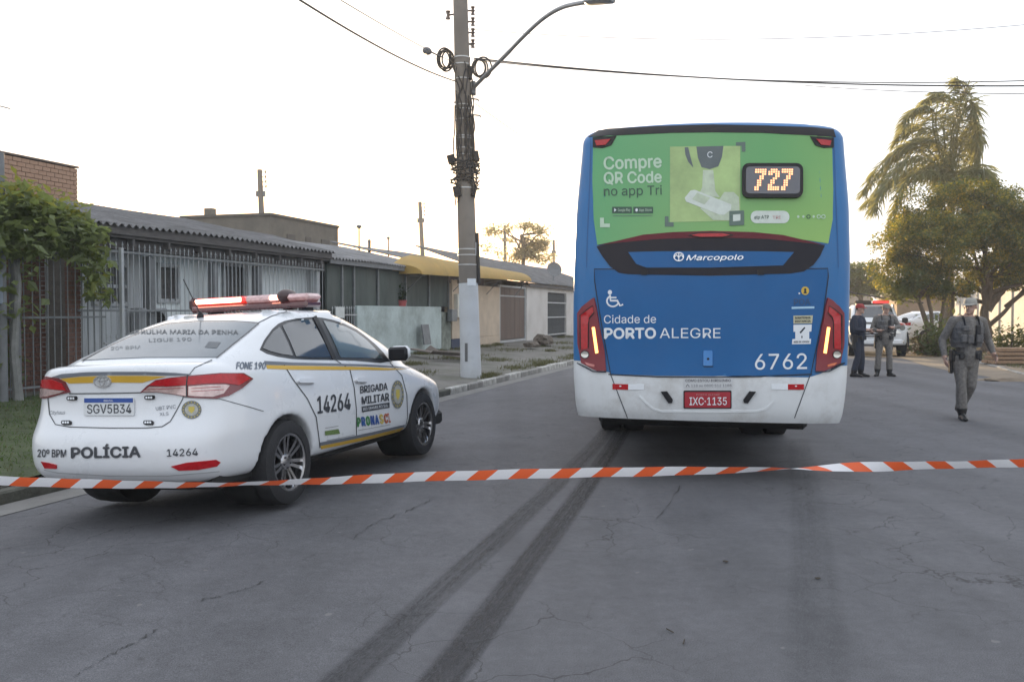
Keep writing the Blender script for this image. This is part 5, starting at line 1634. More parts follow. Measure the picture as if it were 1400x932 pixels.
# ---- loose boards and rubble on the pavement
M_oldb = mat('old_board', (.20, .17, .15), .9, var=.3, vscale=5, stretch=(1, 4, 1))
for k, (x, y, L, rz, rx, lb) in enumerate(((590, 484, 1.5, 40, 18, 'broken brown board leaning on top of the rubble pile by the wall'), (600, 490, 1.7, 75, 8, 'long grey board lying in front of the rubble pile'), (577, 482, 1.1, 15, 28, 'short upright board at the left of the rubble pile'), (612, 492, .9, 110, 5, 'small plank at the right end of the rubble pile'))):
    p = G(x, y, .22)
    o = MB().box((0, 0, 0), (.36, L, .035), bev=.006).build('loose_board', M_oldb)
    o.matrix_basis = Matrix.Translation(p + Vector((0, 0, .13 + .02 * k))) @ Matrix.Rotation(R(rz), 4, 'Z') @ Matrix.Rotation(R(rx), 4, 'X') @ Matrix.Rotation(R(7 * (k - 1)), 4, 'Y')
    tag(o, lb, 'board', 'boards dumped on the pavement')
o = MB().box((0, 0, 0), (.05, .55, .62), bev=.006).build('grey_slab', M_post)
o.matrix_basis = Matrix.Translation(W(fs_(582, -.35), FAC + .36, .85)) @ Matrix.Rotation(-YAW, 4, 'Z') @ Matrix.Rotation(R(-8), 4, 'Y')
tag(o, 'grey slab propped upright against the pale blue wall', 'slab')
def rock(p, r, m, nm, lb, cat='rubble', group=None, seed=1):
    rg = random.Random(seed)
    bm = bmesh.new(); bmesh.ops.create_icosphere(bm, subdivisions=3, radius=1)
    for v in bm.verts:
        v.co *= 1 + .2 * math.sin(v.co.x * 5 + seed) * math.sin(v.co.y * 4 + 1) + rg.uniform(-.09, .09)
        v.co = Vector((v.co.x * r[0], v.co.y * r[1], max(v.co.z, -.4) * r[2]))
    me = bpy.data.meshes.new(nm); bm.to_mesh(me); bm.free(); me.materials.append(m)
    o = link(bpy.data.objects.new(nm, me)); o.location = p
    return tag(o, lb, cat, group)
M_dirtheap = mat('heap_soil', (.12, .10, .08), .95, var=.4, vscale=7, bump=1.0, bscale=14)
rock(G(742, 470, .27) + Vector((0, 0, .1)), (.4, .8, .28), M_dirtheap, 'rubble_heap', 'grey heap of rubble against the white wall beside the dark gate', seed=4)
rock(G(728, 474, .25) + Vector((0, 0, .05)), (.3, .35, .14), M_dirtheap, 'rubble_heap', 'small heap of earth left of the grey rubble by the white wall', seed=6)
# ================================================================== poles, wires
M_conc = mat('pole_concrete', (.22, .195, .17), .92, var=.22, vscale=4, bump=.4, bscale=40, dirt=(.10, .09, .08), dirt_amt=.6, dirt_scale=2)
M_limew = mat('limewash', (.62, .64, .66), .9, var=.12, vscale=5, bump=.3, bscale=35, dirt=(.40, .40, .39), dirt_amt=.7, dirt_scale=2.5)
M_cable = mat('black_cable', (.016, .016, .018), .6, var=.15)
M_galv = mat('galvanised', (.30, .31, .32), .45, metal=.6, var=.2, vscale=10)
M_band = mat('steel_band', (.55, .55, .54), .4, metal=.5, var=.1)
M_porc = mat('insulator', (.10, .07, .06), .3, var=.2, coat=.6)
pb = G(644, 512, .10)
sp_, rp_ = SR(pb)
PD = pb.y
up_ = thing('utility_pole', 'thick concrete utility pole with white painted base and street lamp arm', 'utility pole')
up_.matrix_basis = Matrix.Translation(Vector((pb.x, pb.y, pave_z(rp_) - .05)))
def pp(x, y, dd=0.0):
    """pixel -> point in the plane of the pole facing the camera"""
    return D(x, y, PD + dd)
def lean(z): 
    t = z / 9.5
    return Vector((pb.x - .255 * t, pb.y, z))
ztop = 9.6
R0, R1 = .235, .155
zw_ = pp(637, 387).z
def prad(z): return R0 + (R1 - R0) * z / ztop
MB().tube([lean(zw_ + .01), lean(3.5), lean(5), lean(7), lean(ztop)], [prad(zw_), prad(3.5), prad(5), prad(7), prad(ztop)], 20).build('shaft', M_conc, up_, True, world=True)
MB().tube([lean(-.05), lean(.6), lean(1.4), lean(zw_)], [prad(0) + .008, prad(.6) + .006, prad(1.4) + .004, prad(zw_) + .003], 20).build('painted_base', M_limew, up_, True, world=True)
for y in (258, 341, 349, 362, 111, 146, 152, 166, 189, 192, 205, 214, 230, 92, 83):
    z = pp(637, y).z + rnd.uniform(-.01, .01)
    MB().lathe([(prad(z) + .004, -.012), (prad(z) + .012, -.012), (prad(z) + .012, .012), (prad(z) + .004, .012)], 20, Matrix.Translation(lean(z))).build('steel_band', M_band, up_, True, world=True)
# notices on the shaft
def curved_note(name, x, y, w, h, m):
    c = pp(x, y); z = c.z; ce = lean(z); r = prad(z) + .014
    a0 = math.asin(max(-1, min(1, (c.x - ce.x) / r)))
    vs, n = [], 5
    for k in range(n + 1):
        a = a0 + (w / r) * (k / n - .5)
        for q in (-.5, .5):
            vs.append(ce + Vector((r * math.sin(a), -r * math.cos(a), h * q)))
    mb = MB(); mb.add(vs, [(2 * k, 2 * k + 2, 2 * k + 3, 2 * k + 1) for k in range(n)])
    return mb.build(name, m, up_, True, world=True)
curved_note('paper_notice', 653, 341, .24, .30, M_print_white)
curved_note('torn_paper', 646, 386, .22, .16, M_print_white)
curved_note('paint_scar', 638, 481, .07, .42, mat('bare_scar', (.16, .16, .16), .9, var=.2))
# side cable conduit
MB().tube([lean(2.2) + Vector((prad(2) + .02, -.05, 0)), lean(3.35) + Vector((prad(3) + .02, -.05, 0))], .045, 8).build('conduit', M_cable, up_, True, world=True)
# cable bundle running up the shaft
rg = random.Random(4)
for k in range(16):
    a = rg.uniform(-1.4, 1.4); z0 = rg.uniform(3.9, 5.2); z1 = rg.uniform(6.0, 7.4)
    pts = []
    for q in range(9):
        z = z0 + (z1 - z0) * q / 8
        rr_ = prad(z) + .02 + rg.uniform(0, .05)
        aa = a + rg.uniform(-.25, .25)
        pts.append(lean(z) + Vector((rr_ * math.sin(aa), -rr_ * math.cos(aa), 0)))
    MB().tube(cat_rom(pts, 3), .016, 6).build('riser_cable', M_cable, up_, True, world=True)
# junction boxes
for x, y, w, h in ((617, 218, .17, .20), (651, 214, .13, .24), (625, 262, .17, .24), (648, 262, .10, .22), (631, 88, .18, .28), (640, 100, .20, .3)):
    MB().box(pp(x, y, -prad(5) - .04), (w, .16, h), Matrix.Rotation(R(rg.uniform(-18, 18)), 3, 'Y'), bev=.015).build('junction_box', M_black, up_, world=True)
# tangles of cable: loops round the shaft
for k in range(13):
    z = pp(637, 235 + rg.uniform(-14, 18)).z
    MB().tube([lean(z) + Vector(((prad(z) + .04 + rg.uniform(0, .11)) * math.cos(t), (prad(z) + .06) * math.sin(t), .10 * math.sin(t + k) + rg.uniform(-.02, .02))) for t in [2 * math.pi * q / 18 for q in range(19)]], .017, 6).build('cable_loop', M_cable, up_, True, world=True)
for cx_, cy_, rx, ry, n in ((607, 81, 10, 15, 3), (658, 92, 11, 14, 2)):
    for k in range(n + 2):
        j = rg.uniform(.78, 1.12); cx_ += rg.uniform(-2, 2); cy_ += rg.uniform(-2, 2)
        MB().tube([pp(cx_ + rx * j * math.cos(t) + (k - 1) * 2, cy_ + ry * j * math.sin(t), -.2 + .04 * k) for t in [2 * math.pi * q / 22 for q in range(23)]], .02, 6).build('cable_coil', M_cable, up_, True, world=True)
for q in range(5):
    MB().tube(cat_rom([pp(614, 74 + q * 2, -.18), pp(620, 82 + q * 3, -.2), pp(626, 90 + q * 5, -.22)], 4), .016, 6).build('coil_tail', M_cable, up_, True, world=True)
for y in (15, 30, 45, 60):
    MB().tube([pp(639, y, 0), pp(645, y, 0)], .02, 6).lathe([(0, -.09), (.05, -.09), (.03, -.03), (.055, 0), (.03, .03), (.05, .09), (0, .09)], 10, Matrix.Translation(pp(646.5, y, 0))).build('insulator', M_porc, up_, True, world=True)
MB().tube([pp(620, 20, 0), pp(613, 21, 0)], .02, 6).lathe([(0, -.09), (.06, -.09), (.03, 0), (.06, .09), (0, .09)], 10, Matrix.Translation(pp(612.5, 21, 0))).build('insulator', M_porc, up_, True, world=True)
for x, y in ((652, 136), (655, 158), (645, 62), (621, 140)):
    MB().tube([lean(pp(640, y).z), pp(x, y, 0), pp(x + 3, y + 2, 0)], .018, 6).build('hook', M_iron, up_, True, world=True)
# street lamp arm and head
arm = cat_rom([pp(646, 122, -.15), pp(662, 105, -.6), pp(690, 77, -1.6), pp(720, 46, -2.6), pp(745, 24, -3.3), pp(770, 10, -3.9), pp(800, 3.5, -4.5)], 6)
MB().tube(arm, [.045] * 14 + [.04] * (len(arm) - 14), 10).build('lamp_arm', M_galv, up_, True, world=True)
q0, q1 = pp(798, 4, -4.5), pp(838, 0, -5.2)
MB().tube(cat_rom([q0, q0.lerp(q1, .2), q0.lerp(q1, .6), q1], 3), [(.05, .04)] * 3 + [(.13, .06)] * 6 + [(.05, .03)], 12).build('lamp_head', mat('lamp_grey', (.23, .24, .25), .45, var=.1, metal=.3), up_, True, world=True)
MB().box(pp(647, 121, -.1), (.12, .2, .3), bev=.02).build('arm_bracket', M_iron, up_, world=True)
# ---- wires
def wire(name, a, b, sag, rad, label, n=26, group='overhead wires'):
    pts = [a.lerp(b, k / n) - Vector((0, 0, sag * 4 * (k / n) * (1 - k / n))) for k in range(n + 1)]
    o = MB().tube(pts, rad, 5).build(name, M_cable, None, True)
    return tag(o, label, 'cable', group)
# directions: right-hand wires run over the road to a pole beyond the frame, left ones come towards the camera
wire('power_cable', pp(648, 80, -.1), D(1560, 115, 19), .25, .017, 'black overhead cable from the pole, upper of the two across the sky on the right')
wire('power_cable', pp(648, 82, -.1), D(1560, 104, 19.5), .3, .012, 'thin overhead cable just below the thick one over the bus')
wire('power_cable', D(1100, 117, 30), D(1560, 128, 19), .1, .010, 'faint low overhead cable crossing in front of the palm tree')
wire('power_cable', pp(640, 40, -.1), D(1560, 18, 17), .35, .006, 'faint highest overhead cable above the bus')
wire('power_cable', pp(625, 112, -.2), D(300, -72, 9), .15, .014, 'black cable running from the pole to the upper left')
wire('power_cable', pp(625, 88, -.2), D(400, -40, 10), .05, .007, 'thin cable above the black one left of the pole')
wire('power_cable', pp(650, 142, .1), D(797, 232, 60), .2, .010, 'thin cable falling from the pole towards the bus roof')
wire('power_cable', pp(650, 132, .1), D(790, 222, 60), .1, .006, 'faint upper cable falling from the pole behind the bus')
wire('power_cable', D(1152, 397, 40), D(1262, 414, 36), .05, .03, 'pale cable sagging below the trees behind the officers')
# cable splice hung beside the pole
p0 = pp(584, 70, -.6)
spl = MB().ball(p0, (.11, .09, .085), 14, 10, M=Matrix.Rotation(R(20), 3, 'Y')).tube([p0 + Vector((-.02, 0, .02)), pp(604, 78, -.35)], .016, 6).build('cable_splice', mat('splice_grey', (.12, .125, .14), .5, var=.1), None, True)
tag(spl, 'dark grey oval cable splice hanging left of the utility pole', 'cable splice')
# far poles of the street behind
def far_pole(x, ytop, dep, h, lb, dx=4):
    top_ = D(x, ytop, dep)
    base = Vector((top_.x + dx * dep / FPX, top_.y, 0.0))
    e = thing('far_utility_pole', lb, 'utility pole', None, 'utility poles behind the houses')
    e.matrix_basis = Matrix.Translation(base)
    MB().tube([base - Vector((0, 0, .2)), top_], [.20, .13], 10).build('shaft', M_conc, e, True, world=True)
    for k in range(4):
        t = .90 + .028 * k
        c = base.lerp(top_, t)
        MB().tube([c, c + Vector((.28, 0, .02))], .02, 5).lathe([(0, -.07), (.055, -.07), (.03, 0), (.055, .07), (0, .07)], 8, Matrix.Translation(c + Vector((.3, 0, .02)))).build('insulator', M_porc, e, True, world=True)
    MB().box(base.lerp(top_, .86), (.5, .12, .3), bev=.02).build('bracket', M_iron, e, world=True)
far_pole(355, 232, 48, 9, 'slim concrete pole rising behind the roof of the grey veranda house', 8)
far_pole(574, 276, 63, 9, 'slim concrete pole left of the thick pole, behind the yellow canopy', 9)
far_pole(690, 308, 80, 9, 'far slim pole standing before the feathery tree right of the thick pole', 2)
far_pole(757, 328, 98, 9, 'farthest small pole just left of the bus', 1)

# ================================================================== barrier tape
def tape():
    m = bpy.data.materials.new('barrier_tape')
    m.use_nodes = True
    t = m.node_tree
    b = t.nodes['Principled BSDF']
    b.inputs['Roughness'].default_value = .38
    uv = t.nodes.new('ShaderNodeUVMap')
    sx = t.nodes.new('ShaderNodeSeparateXYZ'); t.links.new(uv.outputs[0], sx.inputs[0])
    ad = t.nodes.new('ShaderNodeMath'); ad.operation = 'MULTIPLY_ADD'; ad.inputs[1].default_value = -.30
    t.links.new(sx.outputs[1], ad.inputs[0]); t.links.new(sx.outputs[0], ad.inputs[2])
    fr = t.nodes.new('ShaderNodeMath'); fr.operation = 'FRACT'; t.links.new(ad.outputs[0], fr.inputs[0])
    gt = t.nodes.new('ShaderNodeMath'); gt.operation = 'GREATER_THAN'; gt.inputs[1].default_value = .53; t.links.new(fr.outputs[0], gt.inputs[0])
    mx = t.nodes.new('ShaderNodeMix'); mx.data_type = 'RGBA'
    mx.inputs[6].default_value = (.74, .74, .76, 1); mx.inputs[7].default_value = (.78, .125, .035, 1)
    t.links.new(gt.outputs[0], mx.inputs[0])
    t.links.new(mx.outputs[2], b.inputs['Base Color'])
    tr = t.nodes.new('ShaderNodeBsdfTranslucent'); t.links.new(mx.outputs[2], tr.inputs[0])
    ms = t.nodes.new('ShaderNodeMixShader'); ms.inputs[0].default_value = .2
    t.links.new(b.outputs[0], ms.inputs[1]); t.links.new(tr.outputs[0], ms.inputs[2])
    t.links.new(ms.outputs[0], t.nodes['Material Output'].inputs[0])
    DT = 5.75
    path = [(-190, 652), (-100, 654), (0, 657), (70, 659.5), (150, 661.5), (230, 662.5), (300, 662), (380, 659.5), (460, 656.5), (560, 652), (700, 648), (820, 645.5), (940, 643.5), (1080, 640.5), (1200, 637.5), (1310, 635), (1400, 632.5), (1500, 629), (1600, 625)]
    P = cat_rom([D(x, y, DT) for x, y in path], 10)
    wd = .062
    #        pixel x -> twist angle from hanging upright
    tw = [(-200, 10), (0, 12), (120, 14), (250, 45), (330, 62), (420, 42), (520, 14), (700, 4), (900, 12), (1000, 40), (1060, 62), (1110, 100), (1170, 150), (1240, 205), (1320, 215), (1400, 205), (1600, 190)]
    vs, uvs, L = [], [], 0.0
    for i, p in enumerate(P):
        if i: L += (p - P[i - 1]).length
        u = CX + FPX * p.x / p.y
        a = R(interp(tw, u)) 
        up = Vector((0, -math.sin(a), math.cos(a)))
        for q in (-.5, 0, .5):
            curl = .004 * (1 - abs(q) * 2)
            vs.append(p + up * (wd * q) + Vector((0, -curl, .0015 * math.sin(i * .7))))
            uvs.append((L / .262, q + .5))
    me = bpy.data.meshes.new('barrier_tape')
    fs = []
    for i in range(len(P) - 1):
        for q in range(2):
            fs.append((i * 3 + q, i * 3 + 3 + q, i * 3 + 4 + q, i * 3 + 1 + q))
    me.from_pydata(vs, [], fs)
    l = me.uv_layers.new(name='UVMap')
    for lp in me.loops:
        l.data[lp.index].uv = uvs[lp.vertex_index]
    me.materials.append(m)
    me.polygons.foreach_set('use_smooth', [True] * len(me.polygons))
    o = link(bpy.data.objects.new('barrier_tape', me))
    tag(o, 'orange and white striped barrier tape stretched across the whole street', 'tape')
    for nm, p, lb in (('tape_stake', P[0], 'wooden stake holding the left end of the barrier tape'), ('tape_stake', P[-1], 'wooden stake holding the right end of the barrier tape')):
        mb = MB().box((0, 0, .5), (.05, .05, 1.0), bev=.006)
        k = mb.build(nm, M_oldb)
        k.location = (p.x, p.y + .03, 0)
        tag(k, lb, 'stake', 'stakes for the tape')
tape()
# ================================================================== trees
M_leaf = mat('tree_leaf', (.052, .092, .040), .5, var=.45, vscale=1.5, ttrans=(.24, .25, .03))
M_leaf2 = mat('tree_leaf_sun_yellow', (.09, .105, .04), .5, var=.4, vscale=2, ttrans=(.66, .50, .04))  # yellow blades: natural mix, share and glow raised to imitate sunlight
M_leaf3 = mat('far_leaf', (.065, .085, .04), .6, var=.5, vscale=1, ttrans=(.40, .36, .07))
M_palm = mat('palm_leaf', (.12, .14, .07), .45, var=.4, vscale=2, ttrans=(.36, .34, .11))
M_ptrunk = mat('palm_trunk', (.20, .17, .14), .95, var=.3, vscale=6, bump=.8, bscale=18, stretch=(1, 1, 4))
def limb(mb, a, b, r0, r1, rg, n=6, wob=.12):
    pts = []
    for k in range(n + 1):
        t = k / n
        p = a.lerp(b, t)
        if 0 < k < n:
            p += Vector((rg.uniform(-1, 1), rg.uniform(-1, 1), rg.uniform(-.5, .5))) * wob * (b - a).length * .35
        pts.append(p)
    pts = cat_rom(pts, 2)
    mb.tube(pts, [r0 + (r1 - r0) * i / (len(pts) - 1) for i in range(len(pts))], 8)
    return pts
def clumps_pick(cl):
    """leaves in small clumps: cl = list of (centre, radius vector)"""
    def f(rg):
        c, r = cl[rg.randrange(len(cl))]
        d = Vector((rg.gauss(0, 1), rg.gauss(0, 1), rg.gauss(0, 1))).normalized()
        q = d * (rg.random() ** .45)
        return c + Vector((q.x * r.x, q.y * r.y, q.z * r.z)), d * .6
    return f
def tree(name, label, base, lobes, trunk_pts, n, leaf, m, seed, ncl=70, branches=7, cat='tree', group=None, clr=.55, m2=None, lit=None, r0=.16):
    rg = random.Random(seed)
    e = thing(name, label, cat, None, group)
    e.matrix_basis = Matrix.Translation(base)
    mb = MB()
    tp = [base] + trunk_pts
    P = cat_rom(tp, 4)
    mb.tube(P, [r0 * (1 - .55 * i / (len(P) - 1)) * (1.35 if i == 0 else 1) for i in range(len(P))], 10)
    cl = []
    tot = sum(r.x * r.y * r.z for c, r in lobes)
    for c, r in lobes:
        k = max(3, int(ncl * r.x * r.y * r.z / tot))
        for _ in range(k):
            d = Vector((rg.gauss(0, 1), rg.gauss(0, 1), rg.gauss(0, 1))).normalized() * (rg.random() ** .38)
            cc = c + Vector((d.x * r.x, d.y * r.y, d.z * r.z))
            s = clr * rg.uniform(.6, 1.25)
            cl.append((cc, Vector((s, s, s * .75))))
    tops = rg.sample(cl, min(branches, len(cl)))
    for c, r in tops:
        a = P[rg.randrange(int(len(P) * .55), len(P))]
        limb(mb, a, c, r0 * .42, .02, rg)
    mb.build('trunk', M_bark, e, True, world=True)
    o = leaves(n, clumps_pick(cl), leaf, m, 'crown', e, seed=seed + 1)
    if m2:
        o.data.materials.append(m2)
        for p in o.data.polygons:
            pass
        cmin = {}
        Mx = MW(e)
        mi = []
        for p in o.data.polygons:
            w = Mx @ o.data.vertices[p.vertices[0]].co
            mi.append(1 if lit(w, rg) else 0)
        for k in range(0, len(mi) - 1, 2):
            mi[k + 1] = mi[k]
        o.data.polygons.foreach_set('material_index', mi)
    return e
V3 = Vector
# big rounded tree on the right pavement
tb = G(1346, 481, .06); tb.z = .06
DT_ = tb.y
def at_d(x, y, dd=0.0): return D(x, y, DT_ + dd)
k_ = DT_ / FPX
lob = [(at_d(1300, 335, -.3), V3((2.2, 1.9, 1.35))), (at_d(1245, 345, 0), V3((1.3, 1.5, 1.3))), (at_d(1258, 308, .2), V3((1.15, 1.2, .85))), (at_d(1330, 268, .5), V3((1.9, 1.4, .5))), (at_d(1360, 320, .2), V3((2.1, 2.0, 1.6))), (at_d(1310, 285, .4), V3((2.2, 1.8, .95))), (at_d(1420, 330, 0), V3((2.0, 2.0, 1.8))),
       (at_d(1220, 372, 0), V3((.75, 1.1, .75))), (at_d(1290, 385, -.2), V3((1.6, 1.5, .6))), (at_d(1375, 375, .3), V3((1.3, 1.4, .55))), (at_d(1250, 392, .3), V3((1.0, 1.0, .45)))]
def sun_yellow_share(w, rg):
    return rg.random() < .38  # picked at random over the whole crown, stands in for sunlit leaves
tree('round_tree', 'big rounded dark green tree with yellow lit edge on the right pavement', tb, lob,
     [at_d(1350, 455), at_d(1345, 428), at_d(1353, 400), at_d(1350, 372)], 105000, .125, M_leaf, 31, ncl=420, branches=16, clr=.44, m2=M_leaf2, lit=sun_yellow_share, r0=.2)
mb = MB(); rg = random.Random(9)
for a, b in (((1349, 448), (1400, 395)), ((1352, 425), (1375, 395)), ((1375, 420), (1420, 380)), ((1350, 405), (1320, 380)), ((1352, 415), (1392, 375))):
    limb(mb, at_d(*a), at_d(*b), .10, .035, rg, wob=.1)
bo = mb.build('limb', M_bark, bpy.data.objects['round_tree'], True, world=True)
bo['kind'] = 'stuff'
# leaning second trunk with fibrous bark, a shrubby neighbour behind the officers
tb2 = G(1276, 482, .06); D2 = tb2.y
def at2(x, y, dd=0): return D(x, y, D2 + dd)
tree('small_tree', 'thin crooked small tree with several stems behind the walking officer', V3((tb2.x, tb2.y, .05)), [(at2(1262, 392), V3((1.0, .9, .5))), (at2(1235, 398), V3((.7, .8, .4)))],
     [at2(1271, 455), at2(1262, 428), at2(1254, 405)], 2600, .17, M_leaf, 44, ncl=26, branches=4, clr=.4, r0=.13)
mb = MB()
for a, b in (((1284, 480), (1290, 400)), ((1296, 482), (1303, 395)), ((1281, 482), (1268, 402))):
    limb(mb, at2(*a), at2(*b), .09, .06, rg, wob=.05)
q = mb.build('stem', M_bark, bpy.data.objects['small_tree'], True, world=True); q['kind'] = 'stuff'
# trees further down the street
def far_tree(label, x, y0, y1, w, dep, n, seed, name='far_tree', m=M_leaf3, leaf=.3):
    c = D(x, (y0 + y1) / 2, dep)
    ry = (y1 - y0) / 2 * dep / FPX; rx = w / 2 * dep / FPX
    base = V3((c.x, c.y, 0))
    lobes = [(c, V3((rx * .8, rx * .8, ry * .8))), (c + V3((-rx * .4, 0, -ry * .2)), V3((rx * .55, rx * .5, ry * .6))), (c + V3((rx * .4, 0, -ry * .1)), V3((rx * .55, rx * .5, ry * .65)))]
    return tree(name, label, base, lobes, [V3((c.x, c.y, c.z * .5)), c], n, leaf, m, seed, ncl=45, branches=6, clr=rx * .3, group='trees further down the street')
far_tree('dark dense tree close to the right edge of the bus', 1178, 348, 412, 74, 62, 5200, 51, m=M_leaf)
far_tree('far olive tree behind the two standing officers', 1232, 385, 418, 60, 75, 3000, 52)
far_tree('pale bushy tree low behind the round tree', 1290, 372, 424, 110, 70, 4200, 53)
far_tree('dark tree behind the white wall at the right edge', 1390, 330, 420, 130, 66, 5200, 57)
# feathery tree against the glow behind the houses
DE = 74.0
eb = D(712, 430, DE); eb.z = 0
rg = random.Random(70)
lobes = []
for x, y, rx, ry in ((672, 318, 13, 5), (690, 312, 12, 5), (720, 310, 14, 5), (742, 316, 12, 6), (700, 330, 8, 4), (668, 338, 9, 4), (728, 338, 16, 11), (715, 345, 14, 10), (742, 335, 10, 9), (752, 352, 7, 5), (705, 352, 12, 6), (735, 352, 14, 6), (684, 344, 7, 4)):
    lobes.append((D(x, y, DE + rg.uniform(-1, 1)), V3((rx, rx, ry)) * (DE / FPX)))
tree('feathery_tree', 'open feathery tree against the evening glow between the pole and the bus', eb, lobes, [D(714, 380, DE), D(716, 345, DE), D(712, 322, DE)], 4600, .26, mat('glow_leaf', (.20, .18, .09), .6, var=.4, vscale=1, ttrans=(.62, .52, .24)), 71, ncl=150, branches=16, clr=.55, r0=.22)
# ---- palm
pbse = G(1301, 480, .06); DPm = pbse.y + 2.5
def atp(x, y, dd=0): return D(x, y, DPm + dd)
pm = thing('palm_tree', 'tall palm with wind swept feathery fronds above the round tree', 'palm tree')
cr = atp(1300, 268)
pm.matrix_basis = Matrix.Translation(V3((atp(1296, 450).x, DPm, .05)))
MB().tube(cat_rom([V3((atp(1296, 450).x, DPm, .0)), atp(1297, 400), atp(1300, 330), cr], 5), [.20] * 4 + [.17] * 6 + [.14] * 6, 12).build('trunk', M_ptrunk, pm, True, world=True)
def frond(pts, seed, ll=1.0, name='frond'):
    rg = random.Random(seed)
    P = cat_rom([atp(x, y, d) for x, y, d in pts], 12)
    mb = MB().tube(P, [.035 * (1 - .85 * i / (len(P) - 1)) for i in range(len(P))], 5)
    L = len(P)
    vs, fs = [], []
    for i in range(2, L - 1):
        t = i / L
        tan = (P[i + 1] - P[i - 1]).normalized()
        sd = tan.cross(V3((0, 0, 1)))
        sd = sd.normalized() if sd.length > .05 else V3((0, 1, 0))
        ln = ll * (1 - .55 * abs(t - .45) * 1.6)
        for sg in (-1, 1):
            for rep in range(2):
                q = P[i].lerp(P[min(i + 1, L - 1)], rep / 2)
                d = (sd * sg * rg.uniform(.35, 1.0) + tan * rg.uniform(.3, .9) + V3((-.22 + rg.gauss(0, .25), rg.gauss(0, .3), -rg.uniform(.1, 1.0)))).normalized()
                l2 = ln * rg.uniform(.7, 1.15)
                wv = d.cross(V3((rg.gauss(0, 1), rg.gauss(0, 1), rg.gauss(0, 1)))).normalized() * .024
                b = len(vs)
                mid = q + d * l2 * .55
                end = q + d * l2 + V3((-.05, 0, -.16 * l2))
                vs += [q - wv * .5, q + wv * .5, mid + wv, mid - wv, end]
                fs += [(b, b + 1, b + 2, b + 3), (b + 3, b + 2, b + 4)]
    mb.add(vs, fs)
    return mb.build(name, M_palm, pm, False, world=True, fix=False)
FR = [[(1300, 268, 0), (1285, 205, .2), (1250, 190, .5), (1215, 225, .6), (1190, 285, .6)],
      [(1300, 268, 0), (1280, 225, -.4), (1245, 215, -.7), (1215, 245, -1.0), (1196, 290, -1.2)],
      [(1300, 268, 0), (1275, 235, .4), (1240, 232, .9), (1210, 255, 1.2), (1185, 275, 1.4)],
      [(1300, 268, 0), (1300, 195, 0), (1310, 150, -.1), (1322, 118, -.2), (1308, 108, -.3)],
      [(1300, 268, 0), (1312, 205, .2), (1328, 165, .3), (1336, 190, .4), (1332, 230, .5)],
      [(1300, 268, 0), (1308, 190, -.3), (1322, 140, -.5), (1334, 150, -.7), (1336, 195, -.8)],
      [(1300, 268, 0), (1290, 175, .2), (1300, 135, .4), (1275, 130, .6), (1255, 148, .8)],
      [(1300, 268, 0), (1282, 185, -.3), (1275, 150, -.6), (1250, 150, -.8), (1236, 168, -1.0)],
      [(1300, 268, 0), (1310, 240, .3), (1330, 225, .7), (1348, 228, 1.0), (1357, 245, 1.2)],
      [(1300, 268, 0), (1318, 245, -.4), (1336, 232, -.6), (1350, 236, -.9), (1352, 255, -1.2)],
      [(1300, 268, 0), (1270, 215, .0), (1235, 200, .1), (1205, 232, .1), (1184, 262, .1)],
      [(1300, 268, 0), (1288, 240, -.6), (1262, 235, -1.0), (1235, 262, -1.4), (1222, 300, -1.5)],
      [(1300, 268, 0), (1292, 210, .6), (1268, 175, 1.0), (1240, 172, 1.3), (1222, 195, 1.5)],
      [(1300, 268, 0), (1306, 215, .5), (1318, 185, .9), (1326, 200, 1.1), (1328, 240, 1.2)]]
for i, f in enumerate(FR):
    frond(f, 100 + i)
    frond([(x + rg.uniform(-7, 7) * (j > 0), y + rg.uniform(-7, 7) * (j > 0), d + rg.uniform(-.3, .3)) for j, (x, y, d) in enumerate(f)], 200 + i)

# ================================================================== right-hand side: wall, bench, plants
wr = thing('white_garden_wall', 'high off white garden wall behind the round tree at the right edge', 'wall')
M_wr = mat('garden_wall_white', (.52, .50, .46), .88, var=.12, vscale=2, bump=.3, bscale=20, dirt=(.33, .30, .26), dirt_amt=.7, dirt_scale=.9)
wr.matrix_basis = Matrix.Translation(W(38, 9.6, 0))
a0 = 30
for k in range(13):
    rb_ = MB(); rb(rb_, a0 + k * 2.6 + .01, a0 + (k + 1) * 2.6 - .01, 9.6, 9.78 + (k % 2) * .012, 0, 2.75)
    rb_.build('wall_panel', M_wr, wr, world=True)
    p_ = MB(); rb(p_, a0 + k * 2.6 - .13, a0 + k * 2.6 + .13, 9.52, 9.86, 0, 2.9, bev=.015)
    p_.build('pier', M_wr, wr, world=True)
wall2 = thing('brown_far_house', 'brown low house with pale door far behind the standing officers', 'house')
wall2.matrix_basis = Matrix.Translation(D(1215, 426, 84))
_q = D(1150, 426, 84); 
for nm, s0, s1_, r0_, r1_, z0, z1, m in (('wall', 72, 86, 7.6, 13, 0, 2.75, mat('brown_render', (.24, .165, .11), .9, var=.25, vscale=1)), ('roof', 71.6, 86.4, 7.2, 13.6, 2.75, 3.05, M_tile), ('door', 74, 75, 7.5, 7.59, 0, 2.1, M_ironw), ('window', 77, 78.4, 7.5, 7.59, 1.0, 2.1, M_dkglass), ('window', 81, 82.4, 7.5, 7.59, 1.0, 2.1, M_dkglass)):
    x_ = MB(); rb(x_, s0, s1_, r0_, r1_, z0, z1); x_.build(nm, m, wall2, world=True)
w3 = thing('far_cross_wall', 'long brownish wall closing the far end of the street', 'wall')
w3.matrix_basis = Matrix.Translation(W(118, 0, 0))
x_ = MB(); rb(x_, 118, 119, -30, 30, 0, 2.6); x_.build('wall', mat('far_wall', (.22, .17, .125), .9, var=.25, vscale=.5), w3, world=True)
